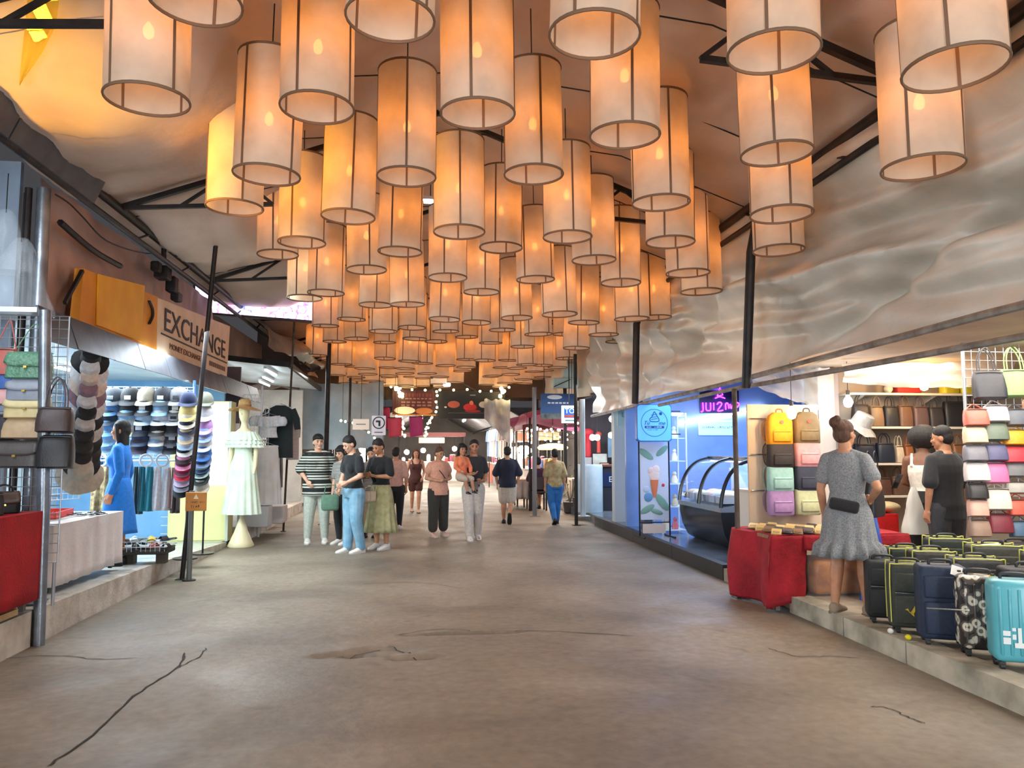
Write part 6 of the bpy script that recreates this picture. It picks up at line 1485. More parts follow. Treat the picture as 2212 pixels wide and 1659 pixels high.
# white drawer counter with blue-lit menu slabs
t = thing('drawer_counter', 'white drawer counter with blue-lit sloping menu slab', 'counter', (4.32, 9.25, .172)); MB().bx(-.28, .28, -.22, .22, 0, .80).build('carcass', plain(216, 212, 206, .5), t, 0)
for k in range(4): d_ = MB().bx(-.24, .24, -.235, -.22, .06 + .18*k, .22 + .18*k).build('drawer', plain(226, 222, 216, .5), t, 0); MB().bx(-.05, .05, -.25, -.235, .16 + .18*k, .175 + .18*k).build('handle', chrome, d_, 0)
MB().bx(-.30, .30, -.25, .25, .80, .83).build('worktop', plain(200, 190, 180, .4), t, 0)
for k in range(2): MB()._add([(-.28+.28*k,-.20,.84),(-.02+.28*k,-.20,.84),(-.02+.28*k,.20,1.12),(-.28+.28*k,.20,1.12),(-.28+.28*k,-.18,.83),(-.02+.28*k,-.18,.83),(-.02+.28*k,.22,1.11),(-.28+.28*k,.22,1.11)], [(0,1,2,3),(7,6,5,4),(0,4,5,1),(1,5,6,2),(2,6,7,3),(3,7,4,0)]).build('menu_slab', mat('menu_blue', C(140, 180, 230), .3, 0, C(196, 216, 240), 9, emit=.6, ecol=C(120, 170, 240)), t, 0)
# LED strip and price board on the back wall
o = MB().bar(atY(1466, 915, 13.07), atY(1650, 882, 13.07), .05, .03).build('led_strip', glow('led_white', (.9, .96, 1, 1), 9)); tag(o, 'slanting white LED strip on the blue gelato wall', 'light')
t = thing('price_board', 'pale lit price board on the blue gelato wall', 'sign', atY(1550, 932, 13.07)); a_ = atY(1508, 918, 12.95); b_ = atY(1590, 940, 12.95); W = b_.x - a_.x
MB().rbox((0,.01,.06), (W,.03,.26), .01, 1).build('panel', mat('board_pale', C(206, 240, 240), .4, 0, None, emit=.22, ecol=C(170, 225, 230)), t, 0); strokes(t, -W*.40, W*.42, .07, .05, 16, -.0065, plain(120, 170, 176, .5), 8)
# neon squiggle sign
t = thing('neon_sign', 'purple neon sign of cone and handwritten letters above the gelato counter', 'sign', atY(1556, 880, 13.03)); neon = glow('neon_purple', (.62, .02, 1.0, 1), 9)
MB().bx(-.36, .36, .03, .05, -.10, .30).build('backing', plain(24, 22, 60, .4), t, 0)
MB().tube([(-.05,0,.20),(.0,0,.36),(.05,0,.22),(-.05,0,.20)], .010, 6).build('cone_tube', neon, t); MB().tube(smooth_pts([(-.09,0,.16),(0,0,.19),(.09,0,.16)], 4), .010, 6).build('cone_rim', neon, t)
for k, pts in enumerate([[(-.32,.08),(-.32,-.06),(-.36,-.08)],[(-.26,.08),(-.26,-.04),(-.22,-.06),(-.18,-.04),(-.18,.08)],[(-.12,.08),(-.12,-.05)],[(-.06,.05),(-.02,.09),(.03,.06),(-.05,-.06),(.05,-.05)],[(.10,-.04),(.10,.06),(.14,.07),(.16,-.02)],[(.18,.06),(.20,-.02),(.24,.07),(.26,-.03)],[(.29,-.06),(.30,.08),(.35,.06),(.31,.0)]]):
    MB().tube(smooth_pts([(x, 0, z) for x, z in pts], 4), .011, 6).build('letter_tube', neon, t)
# lightbox sign with ice-cream
pl_ = atY(1412, 952, 11.35); t = thing('lightbox_sign', 'square blue lightbox with ice-cream drawing hung over the step', 'sign', pl_)
MB().rbox((0,0,.27), (.52,.10,.54), .05, 3, edges='y').build('box', mat('lightbox_blue', C(96, 170, 240), .4, 0, None, emit=.42, ecol=C(70, 150, 240)), t, 40)
MB().rbox((0,.003,.27), (.545,.085,.565), .06, 3, edges='y').build('rim', plain(60, 110, 190, .4), t, 40)
dk = plain(28, 66, 140, .5); lt = mat('lightbox_pale', C(150, 205, 250), .4, 0, None, emit=.6, ecol=C(140, 200, 250))
m = MB(); rr = []
for k in range(41): a_ = 2*PI*k/40; rr.append([((.205 + .004*math.cos(q))*math.cos(a_), -.052 + .003*math.sin(q), .27 + (.205 + .004*math.cos(q))*math.sin(a_)) for q in [2*PI*z/5 for z in range(5)]])
m.ring_loft(rr, False).build('round_border', dk, t)
MB().tube(smooth_pts([(-.06,-.053,.29),(-.07,-.053,.33),(-.03,-.053,.37),(.0,-.053,.44),(.04,-.053,.38),(.07,-.053,.33),(.06,-.053,.29),(-.06,-.053,.29)], 4), .006, 5).build('cone_drawing', dk, t)
for z_ in (.32, .35, .385): MB().tube([(-.05,-.053,z_),(.05,-.053,z_+.018)], .004, 5).build('swirl_line', dk, t)
MB().ball((.10,-.053,.41), (.025,.003,.025), 12, 8).build('berry_dot', dk, t)
text_obj('lettering', 'Tu', .085, dk, t, facing_y(Vector((-.125, -.053, .265))), .002, shear=.3); text_obj('lettering', 'me', .085, dk, t, facing_y(Vector((.115, -.053, .265))), .002, shear=.3)
MB().rbox((0,-.052,.205), (.30,.004,.035), .001, 1).build('ribbon', dk, t, 0); strokes(t, -.12, .12, .204, .018, 12, -.0555, lt, 2); strokes(t, -.11, .11, .165, .018, 14, -.0535, dk, 4)
for z_ in (.10, .45): MB().bar((.26,.02,z_), (.44,.05,z_), .015, .015).build('bracket_arm', steel, t, 0)
# standing banner
t = thing('banner_stand', 'black-framed standing banner with ice-cream picture on the step', 'banner', (3.60, 11.45, .172), .05)
MB().tube([(-.24,0,0),(-.24,0,1.46),(.24,0,1.46),(.24,0,0)], .012, 6).build('frame', steel, t); MB().tube([(-.24,-.22,0.01),(-.24,.22,.01)], .012, 6).build('foot', steel, t); MB().tube([(.24,-.22,.01),(.24,.22,.01)], .012, 6).build('foot', steel, t); MB().cyl((-.24,0,.22), (.24,0,.22), .01, n=6).build('crossbar', steel, t)
MB().bx(-.225, .225, -.004, .004, .26, 1.44).build('poster', mat('poster_blue', C(190, 206, 232), .5, 0, C(206, 218, 238), 2), t, 0)
MB().ring_loft([[(r*math.cos(2*PI*q/14), -.012 + .006*math.sin(2*PI*q/14), z) for q in range(14)] for z, r in ((.60,.015),(.66,.035),(.78,.055),(.86,.065))]).build('cone_print', plain(206, 116, 78, .6), t, 50)
for (x, z, r, c) in [(0,.93,.085,(226,206,200)),(.03,1.02,.06,(232,216,212)),(-.05,1.0,.05,(226,200,196)),(.14,.78,.025,(206,40,60)),(-.13,.72,.05,(180,200,226)),(-.10,.60,.07,(96,150,200))]: MB().ball((x,-.006,z), (r,.006,r), 14, 8).build('scoop_print' if z > .85 else 'fruit_print', plain(*c, .6), t, 60)
for (x, z, a_, s_) in [(-.16,1.25,.6,.14),(.16,1.30,-.7,.12),(.15,.52,.9,.16),(-.15,.42,-.5,.13),(.04,.38,.3,.10)]: MB().merge(MB().ball((0,0,0), (s_,.004,s_*.38), 12, 6), Matrix.Translation((x*.8,-.007,z)) @ Matrix.Rotation(a_, 4, 'Y')).build('leaf_print', plain(120, 166, 156, .6), t, 60)
MB().bx(-.20, .16, -.03, -.02, .06, .20).build('blank_plate', plain(226, 214, 206, .5), t, 0)
# glass display tower beside banner
t = thing('glass_tower', 'bright glass display tower of figurines beside the banner', 'display case', (4.04, 12.0, .172)); 
for sx in (-1, 1):
    for sy in (-1, 1): MB().bx(sx*.20-.012, sx*.20+.012, sy*.2-.012, sy*.2+.012, 0, 1.9).build('corner_post', plain(200, 206, 212, .4), t, 0)
for k in range(6): MB().bx(-.19, .19, -.19, .19, .05+.36*k, .065+.36*k).build('glass_shelf', plain(206, 220, 226, .2), t, 0)
MB().bx(-.18, .18, -.16, .16, 1.88, 1.90).build('tower_light', glow('tower_glow', (1, .97, .9, 1), 8), t, 0)
for k in range(10):
    c = [(236,226,200),(226,120,130),(240,236,226),(206,190,160),(220,226,230)][k % 5]; o = thing('figurine', '%s small figurine on the %s glass shelf' % (['cream','coral','white','tan','pale blue'][k % 5], ['lowest','second','third','fourth','top'][k//2]), 'figurine', (3.95 + .14*(k % 2), 11.95, .24 + .36*(k//2))); m = MB(); m.lathe([(.002,.0),(.05,.0),(.055,.05),(.035,.11),(.03,.12)], n=10, caps=True); m.ball((0,0,.15), .035, 10, 7); m.build('figure', plain(*c, .5), o, 60)
struct(MB().bx(3.78, 3.92, 12.6, 12.8, .17, 2.7).build('wall_pillar_gelato', plain(70, 74, 84, .5), smooth=0))
struct(MB().bx(3.62, 3.90, 13.9, 14.1, .17, 2.2).build('wall_pillar_white', plain(206, 224, 232, .4), smooth=0))
t = thing('shop_fascia', 'pale shop fascia board reading LAP above the white pillar', 'sign', atY(1362, 920, 13.7)); MB().bx(-.24, .10, 0, .05, 0, .34).build('board', plain(186, 226, 226, .4), t, 0); text_obj('lettering', 'LAP', .13, plain(110, 150, 170, .4), t, facing_y(Vector((-.06, -.006, .20))), .003)
# ================================================================== GIFT SHOP
struct(MB().bx(3.9, 7.5, 18.2, 18.3, .17, 2.7).build('wall_gift_back', mat('gift_dark', C(64, 60, 70), .7, 0, C(84, 78, 86), 2), smooth=0)); struct(MB().bx(6.0, 6.08, 13.2, 18.2, .17, 2.7).build('wall_gift_side', mat('gift_dark', C(64, 60, 70), .7), smooth=0))
Yg = 16.6
t = thing('gift_counter', 'dark gift shop counter with lettered front panel', 'counter', atY(1322, 1100, Yg)); t.location.z = .172; MB().bx(-.42, .42, -.2, .2, 0, .95).build('carcass', plain(46, 44, 54, .5), t, 0); MB().bx(-.36, .36, -.215, -.2, .52, .82).build('front_panel', plain(28, 44, 84, .4), t, 0); text_obj('lettering', 'ELF', .17, plain(216, 226, 236, .4), t, facing_y(Vector((0, -.218, .67))), .003); MB().bx(-.45, .45, -.24, .24, .95, .99).build('worktop', plain(120, 70, 56, .5), t, 0)
t = thing('glass_counter', 'frosted white-blue curved counter in the gift shop', 'counter', atY(1272, 1095, 16.2)); t.location.z = .172; MB().lathe([(.30,0),(.30,.95),(.28,1.0)], n=24, caps=True).build('drum', mat('drum_frost', C(196, 216, 230), .2, 0, C(170, 196, 216), 3), t, 40)
for i, (px, py, w, h, c, lab) in enumerate([(1270,960,.28,.75,(206,40,56),'red ribbon scarf hung in the gift shop'),(1293,955,.16,.5,(216,80,70),'coral ribbon scarf hung in the gift shop'),(1275,1010,.42,.5,(196,196,206),'grey print board in the gift shop'),(1296,995,.36,.34,(206,214,214),'white art print in the gift shop'),(1296,1022,.36,.34,(120,128,176),'violet art print in the gift shop'),(1330,965,.40,.52,(110,150,186),'blue landscape print in the gift shop'),(1306,1012,.22,.26,(226,200,176),'cream framed card in the gift shop'),(1320,1016,.2,.24,(206,140,110),'terracotta framed card in the gift shop'),(1334,1014,.2,.3,(206,216,230),'pale framed card in the gift shop')]):
    p = atY(px, py, 17.9 - .03*i); t = thing('wall_print' if 'ribbon' not in lab else 'ribbon_scarf', lab, 'print' if 'ribbon' not in lab else 'scarf', p); 
    if 'ribbon' in lab: MB().ring_loft([[(w*r*math.cos(2*PI*q/14)*.5, .05*r*math.sin(2*PI*q/14), z*h) for q in range(14)] for z, r in ((.5,.4),(.42,1),(.3,.9),(.26,.45),(0,.5),(-.5,.6))]).build('fabric', plain(*c, .5), t, 50)
    else: MB().bx(-w/2, w/2, 0, .02, -h/2, h/2).build('sheet', mat('print_%d' % i, C(*c), .5, 0, tuple(q*.7 for q in C(*c)[:3])+(1,), 5), t, 0); MB().tube([(-w/2,-.005,-h/2),(w/2,-.005,-h/2),(w/2,-.005,h/2),(-w/2,-.005,h/2),(-w/2,-.005,-h/2)], .012, 4).build('frame', plain(60, 46, 44, .5), t)
for i, (px, py, Y) in enumerate([(1290,945,17.0),(1280,945,16.8),(1320,940,17.2),(1338,990,16.9),(1322,905,16.2)]):
    t = thing('shop_lamp', 'bright white globe lamp in the gift shop', 'lamp', atY(px, py, Y), 0, 'globe lamps in the gift shop'); MB().ball((0,0,0), .07, 12, 8).build('globe', glow('globe_white', (1, .96, .9, 1), 12), t, 60); MB().cyl((0,0,.06), (0,0,max(.1, 2.68 - t.location.z)), .006, n=5).build('cord', CORD, t)
# plant pots by the post
for i, (px, py) in enumerate([(1240,1112),(1262,1104)]):
    p = atZ(px, py, 0 if i == 0 else .17); t = thing('potted_plant', ['leafy plant in dark pot beside the slim corner post', 'tall leafy plant in dark pot on the gift shop step'][i], 'plant', p + Vector((.0, .45, 0))); MB().lathe([(.10,.0),(.14,.02),(.17,.26),(.15,.26)], n=14, caps=True).build('pot', plain(70, 62, 60, .6), t, 40)
    lm_ = mat('leaf_olive', C(120, 130, 84), .6, 0, C(160, 150, 100), 8); random.seed(20+i)
    for k in range(34):
        a_ = random.uniform(0, 6.28); z = .26 + random.uniform(0, .75 if i else .6); r = random.uniform(.05, .2); s_ = random.uniform(.05, .09)
        MB().merge(MB()._add([(0,0,0),(s_*.35,s_*.6,.01),(0,s_*1.5,0),(-s_*.35,s_*.6,.01)], [(0,1,2,3)]), Matrix.Translation((r*math.cos(a_), r*math.sin(a_), z)) @ Matrix.Rotation(a_-PI/2, 4, 'Z') @ Matrix.Rotation(random.uniform(-.6,.8), 4, 'X')).build('leaf', lm_, t, 0)
    for k in range(5): MB().cyl((0,0,.2), (.14*math.cos(k*1.3), .14*math.sin(k*1.3), .9 if i else .75), .008, n=5).build('stem', plain(96, 90, 60, .7), t)
# ================================================================== FAR: signs over the food hall entrance
def board(name, label, cat, px0, py0, px1, py1, Y, material, depth=.03, group=None):
    a = atY(px0, py0, Y); b = atY(px1, py1, Y); t = thing(name, label, cat, ((a.x+b.x)/2, Y, b.z), 0, group); W, Hh = b.x-a.x, a.z-b.z
    MB().bx(-W/2, W/2, 0, depth, 0, Hh).build('panel', material, t, 0); return t, W, Hh
YF = 22.6
t = thing('sign_gantry', 'black steel bar carrying the posters over the food hall entrance', 'gantry', (0, YF+.1, 0)); a = atY(760, 838, YF); b = atY(1160, 838, YF)
MB().bar((a.x,0,2.98), (b.x,0,2.98), .08, .10).build('beam', steel, t, 0)
for x in (a.x, b.x): MB().bx(x-.05, x+.05, -.05, .05, 0, 2.98).build('upright', steel, t, 0)
t, W, Hh = board('menu_poster', 'dark red menu poster with plate of food over the entrance', 'poster', 848, 842, 942, 898, YF, mat('poster_red', C(74, 10, 18), .5, 0, C(56, 8, 14), 3))
cr_ = plain(140, 100, 96, .6); random.seed(3)
for r_, (z, hh, n) in enumerate([(.80,.10,9),(.66,.035,8),(.52,.045,6),(.40,.045,6)]):
    for k in range(n):
        x = -W*.30 + W*.72*k/n; MB().bx(x, x + W*.72/n*random.uniform(.5,.85), -.006, 0, Hh*z-hh/2, Hh*z+hh/2).build('letter_stroke', cr_ if r_ else plain(104, 44, 46, .6), t, 0)
MB().ball((-W*.22,-.005,Hh*.20), (W*.24,.006,Hh*.15), 18, 8).build('dish_print', plain(226, 216, 206, .5), t, 60); MB().ball((W*.22,-.005,Hh*.18), (W*.20,.006,Hh*.13), 16, 8).build('food_print', plain(170, 104, 60, .6), t, 60); MB().bx(-W/2, W/2, -.006, 0, 0, Hh*.05).build('border_strip', plain(170, 120, 60, .5), t, 0)
t, W, Hh = board('food_poster', 'wide black poster picturing red seafood dishes over the entrance', 'poster', 945, 845, 1091, 905, YF, mat('poster_black', C(20, 20, 26), .5))
for (x, z, rx, rz, c) in [(-.26,.52,.09,.13,(176,90,74)),(-.02,.42,.10,.14,(190,40,44)),(.0,.56,.03,.10,(206,110,90)),(.18,.52,.07,.12,(206,200,194)),(.18,.52,.05,.09,(30,28,30)),(.32,.55,.055,.10,(196,190,184)),(.32,.56,.04,.07,(30,28,30)),(-.38,.42,.02,.03,(206,200,200)),(.02,.28,.12,.05,(160,36,40))]:
    MB().ball((x*W,-.004,z*Hh), (rx*W,.005,rz*Hh), 14, 8).build('dish_print', plain(*c, .5), t, 60)
MB().bx(-W*.34, W*.32, -.005, 0, Hh*.20, Hh*.22).build('rule_print', plain(96, 92, 90, .6), t, 0); MB().bx(-.02*W, .06*W, -.005, 0, Hh*.84, Hh*.89).build('title_stroke', plain(110, 130, 140, .6), t, 0)
t, W, Hh = board('sea_poster', 'blue poster with white lettering between the grey and black posts', 'poster', 1168, 850, 1243, 905, 17.6, mat('poster_sea', C(28, 84, 146), .45, 0, C(20, 60, 120), 2))
for k in range(6): MB().bx(-W*.30+W*.11*k, -W*.30+W*.11*k+W*.08, -.006, 0, Hh*.60, Hh*.66).build('letter_stroke', plain(216, 226, 236, .5), t, 0)
MB().ball((-.1*W,-.005,.86*Hh), (.22*W,.006,.09*Hh), 14, 8).build('cloud_print', plain(206, 220, 232, .5), t, 60); [MB().bar((sx*W*.4,.02,Hh), (sx*W*.4,.02,roof_z(t.location.x)-t.location.z), .012, .012).build('hanger_rod', steel, t, 0) for sx in (-1, 1)]
MB().bx(-W/2, W/2, -.006, 0, 0, Hh*.22).build('photo_strip', mat('photo_strip', C(120, 130, 130), .6, 0, C(60, 70, 76), 9), t, 0)
t, W, Hh = board('lightbox_sign', 'small white lightbox lettered TO on a blue square', 'sign', 1214, 876, 1247, 914, 16.0, mat('lb_white', C(226, 240, 246), .4, 0, None, emit=.5, ecol=C(210, 235, 250)), .08)
MB().bx(-W*.36, W*.36, -.006, 0, Hh*.30, Hh*.86).build('blue_square', mat('lb_blue', C(30, 90, 180), .4, 0, None, emit=.25, ecol=C(30, 90, 190)), t, 0); text_obj('lettering', 'TO', .15, mat('lb_letters', C(240, 244, 248), .4, 0, None, emit=.5, ecol=C(240, 244, 250)), t, facing_y(Vector((-.0, -.010, Hh*.68))), .002); MB().bx(-W*.34, W*.34, -.009, -.006, Hh*.34, Hh*.46).build('red_band', plain(206, 70, 50, .5), t, 0); MB().bx(-W*.3, W*.3, -.004, 0, Hh*.12, Hh*.18).build('small_line', plain(60, 110, 120, .5), t, 0)
MB().bar((0,.05,Hh), (0,.05,roof_z(t.location.x)-t.location.z), .02, .02).build('hanger_rod', steel, t, 0)
t, W, Hh = board('turn_sign', 'pale road sign with a left-turn arrow in a black ring', 'sign', 803, 898, 833, 940, 19.0, plain(206, 208, 222, .5)); bk = plain(26, 26, 32, .5); m = MB(); rr = []
R_ = W*.40
for k in range(33): a_ = 2*PI*k/32; rr.append([((R_ + .014*math.cos(q))*math.cos(a_), -.006+.004*math.sin(q), Hh*.64 + (R_+.014*math.cos(q))*math.sin(a_)) for q in [2*PI*z/5 for z in range(5)]])
m.ring_loft(rr, False).build('ring', bk, t); MB().bx(-W*.02, W*.12, -.008, 0, Hh*.46, Hh*.68).build('arrow_stem', bk, t, 0); MB().bx(-W*.20, W*.12, -.008, 0, Hh*.66, Hh*.76).build('arrow_arm', bk, t, 0); MB().bx(-W*.3, W*.3, -.006, 0, Hh*.12, Hh*.17).build('caption_stroke', plain(90, 90, 110, .5), t, 0)
for z_ in (0,): MB().bar((0,.04,Hh), (0,.04,roof_z(t.location.x)-t.location.z), .02, .02).build('hanger_rod', steel, t, 0)
t, W, Hh = board('notice_board', 'small cream notice board beside the left-turn sign', 'sign', 762, 905, 797, 928, 19.0, plain(214, 206, 196, .6)); MB().bx(-W*.3, W*.3, -.005, 0, Hh*.45, Hh*.55).build('text_stroke', plain(120, 120, 120, .5), t, 0); MB().bar((0,.04,Hh), (0,.04,roof_z(t.location.x)-t.location.z), .015, .015).build('hanger_rod', steel, t, 0)
# pink pennants
for i, (px0, py0, px1, py1, c, lab) in enumerate([(838,902,868,946,(206,84,112),'coral pink cloth pennant left of the string lights'),(884,900,913,945,(196,84,150),'magenta cloth pennant between the string lights'),(822,880,842,930,(190,70,110),'dark pink cloth pennant behind the left-turn sign')]):
    a = atY(px0, py0, 20.5 + .5*i); b = atY(px1, py1, 20.5 + .5*i); W, Hh = b.x-a.x, a.z-b.z; t = thing('pennant', lab, 'banner', (a.x, 20.5+.5*i, a.z)); drape(lambda u, v: (W*u*(1-.08*v) + .08*W*v, .03*math.sin(u*7), -Hh*v*(1-.12*u)), 10, 8, 'cloth', mat('pennant_%d' % i, C(*c), .7, 0, None, trans=.3), t); MB().cyl((0,0,0), (W,0,0), .012, n=6).build('rod', steel, t); MB().cyl((W/2,0,0), (W/2,0,roof_z(a.x)-a.z), .005, n=4).build('cord', CORD, t)
# string lights
yb = glow('fairy_yellow', (1, .78, .36, 1), 12); pb_ = glow('fairy_pink', (1, .62, .60, 1), 8)
def string(label, pts, n, Y, mtl, r=.028, jit=3, lead=None):
    t = thing('string_light', label, 'string lights', atY(pts[0][0], pts[0][1], Y), 0, 'string lights'); o0 = Vector(t.location); P = [atY(px, py, Y) - o0 for px, py in pts]; S_ = smooth_pts(P, 6); MB().tube(S_, .006, 4).build('wire', CORD, t)
    if lead: MB().cyl((0,0,0), (0,0,(roof_z(o0.x) if lead > 2.9 else 2.5) - o0.z), .004, n=4).build('lead', CORD, t)
    me = MB().ball((0,0,0), r, 8, 6).mesh('fairy_bulb', 60); me.materials.append(mtl)
    for k in range(n):
        q = S_[int(k/(max(1, n-1))*(len(S_)-1))]; obj('fairy_bulb', me, None, t, q + Vector((random.uniform(-jit,jit)*.013, -.03, random.uniform(-jit,jit)*.013)))
random.seed(11)
string('warm string lights strung along the top of the posters', [(845,836),(890,842),(950,843),(1010,842),(1060,846),(1100,836)], 11, YF-.3, yb, .035, 1)
string('thick warm light curtain over the red menu poster', [(857,835),(862,848),(866,858)], 9, YF-.4, yb, .05, 4)
string('warm light curtain falling below the red menu poster', [(858,897),(866,910),(868,925),(874,942)], 16, YF-.35, yb, .035, 4, 3.0)
string('warm light curtain right of the magenta pennant', [(935,903),(926,915),(922,930),(920,942)], 13, YF-.35, yb, .032, 3, 3.0)
string('warm light cluster at the corner of the wide black poster', [(1084,840),(1086,848),(1078,858)], 6, YF-.4, yb, .055, 3)
string('warm lights between the red and black posters', [(944,845),(943,870),(942,888)], 5, YF-.3, yb, .035, 2)
string('warm lights at the left-turn sign', [(740,912),(760,914),(790,930),(812,944)], 6, 19.4, yb, .03, 3, 4.2)
for i in range(4): string('pinkish string lights under the purple canopy', [(1138,930+i*9),(1165,922+i*10),(1200,926+i*9),(1242,916+i*10)], 9, 19 + 1.3*i, pb_, .032, 5, 2.3)
# tube fixture and hanging spotlight between lanterns
t = thing('tube_light', 'single white batten glimpsed between the amber lanterns', 'light', atY(930, 436, 9.0)); MB().bx(-.09,.09,-.04,.04,.02,.06).build('housing', plain(226,226,226,.4), t, 0); MB().cyl((-.08,0,0), (.08,0,0), .022, n=8).build('tube', tube_w, t); MB().cyl((0,0,.06), (0,0,roof_z(t.location.x)+.03-t.location.z), .006, n=5).build('rod', steel, t)
t = thing('hanging_spotlight', 'black twin spotlight rail hung amid the farthest lanterns', 'light', atY(965, 836, 21.5)); MB().bx(-.09,.09,-.06,.06,0,.95).build('rail', steel, t, 0)
for z_ in (.06, .62): MB().rbox((0,-.08,z_), (.2,.08,.10), .02, 1).build('lamp_head', tube_w, t, 40)
MB().cyl((0,0,.95), (0,0,5.1 - t.location.z), .01, n=5).build('rod', steel, t)
# pale teal service box
t = thing('service_cabinet', 'pale green cabinet fixed high beside the slim black post', 'cabinet', atY(1222, 838, 18.0)); MB().rbox((0,.1,.12), (.62,.3,.24), .02, 1).build('body', plain(176, 206, 206, .5), t, 0); MB().rbox((.12,.1,.42), (.34,.3,.36), .04, 2).build('upper_body', plain(170, 200, 200, .5), t, 0); MB().bar((-.3,-.06,.02), (.1,-.06,.2), .02, .02).build('brace', steel, t, 0); MB().bx(-.04,.04,.08,.14,-2.26,0).build('support', steel, t, 0); t.children[-1].location = (0,0,0)
# blue-white tarpaulin left of the entrance
def bt(u, v): x = -3.1 + 2.2*u; return (x, 20.9 + .12*math.sin(u*9) + .10*nz(u*4, v*3), 3.35 - 1.85*v + .05*nz(u*6, v*2) - .12*math.sin(PI*u)*(1-v))
o = MB().grid(bt, 40, 24).build('tarp_sheet', mat('tarp_bluewhite', C(176, 200, 214), .5, 0, C(140, 166, 184), 1.5, .4, 5), None, 80); tag(o, 'blue-white tarpaulin screen hung left of the food hall entrance', 'tarpaulin')
# ================================================================== food hall
corr = mat('corrugated_grey', C(170, 168, 168), .5, .2, C(130, 128, 130), 2, .1, 10)
def gable(xl, xm, xr, ze, zr, y0, y1, nm):
    def f(u, v):
        x = xl + (xr-xl)*u; z = ze + (zr-ze)*(1 - abs(x-xm)/((xm-xl) if x < xm else (xr-xm))); y = y0 + (y1-y0)*v; return (x, y, z + .035*math.sin(2*PI*y/.30))
    struct(MB().grid(f, 8, int((y1-y0)/.30*6)).build(nm, corr, smooth=60))
gable(-1.0, 1.1, 3.2, 2.5, 3.7, 23.6, 46, 'ceiling_food_hall'); gable(-7.0, -4.0, -1.1, 2.4, 3.4, 21.5, 46, 'ceiling_food_hall_left'); gable(3.3, 5.4, 7.6, 2.4, 3.3, 24, 46, 'ceiling_food_hall_right')
struct(MB().bx(-7, 7.6, 46, 46.2, 0, 4).build('wall_far', mat('far_dark', C(196, 188, 182), .7, 0, C(160, 152, 148), 1), smooth=0)); struct(MB().bx(-7.1, -7, 20, 46, 0, 3.5).build('wall_far_left', MATS['far_dark'], smooth=0)); struct(MB().bx(7.6, 7.7, 18.3, 46, 0, 3.5).build('wall_far_right', MATS['far_dark'], smooth=0))
for i, (x, y) in enumerate([(2.1, 26.5), (2.1, 30.5), (2.1, 34.5), (.2, 28), (.2, 33), (-3.0, 25), (-3.0, 29), (-2.4, 33), (5.0, 27), (5.0, 31)]):
    z = 2.78; t = thing('tube_light', 'slim white batten under the corrugated food hall roof', 'light', (x, y, z), 0, 'battens in the food hall'); MB().bx(-.05,.05,-.75,.75,0,.06).build('housing', plain(220,220,220,.4), t, 0); MB().cyl((0,-.7,-.02), (0,.7,-.02), .035, n=8).build('tube', glow('tube_hall', (.9, .96, 1, 1), 60), t); MB().cyl((0,0,.06), (0,0,.38), .006, n=4).build('rod', steel, t)
# purple canopy on the right
def pc(u, v): return (2.7 + 3.4*u, 18.6 + 5.0*v, 2.25 + .10*math.sin(u*9) + .14*math.sin(v*8) + .05*nz(u*5, v*5))
o = MB().grid(pc, 30, 30).build('purple_canopy', mat('canopy_purple', C(130, 60, 100), .7, 0, C(150, 80, 120), 2, trans=.3), None, 80); tag(o, 'sagging purple cloth canopy over the seating beyond the grey post', 'canopy')
for x, y in ((2.75, 18.7), (2.75, 23.5), (6.0, 18.7), (6.0, 23.5)): o = MB().cyl((x, y, 0), (x, y, 2.28), .03, n=8).build('canopy_pole', steel); tag(o, 'thin black pole at a corner of the purple canopy', 'pole', 'canopy poles')
t = thing('umbrella_lamp', 'wide pale yellow lampshade glowing under the purple canopy', 'lamp', atY(1194, 972, 19.6)); MB().lathe([(.36,.0),(.40,.06),(.34,.13),(.10,.17)], n=24).build('shade', mat('shade_yellow', C(246, 220, 150), .6, 0, None, emit=1.8, ecol=C(250, 214, 130)), t, 60); MB().cyl((0,0,.1), (0,0,2.45 - t.location.z), .01, n=5).build('stem', steel, t)
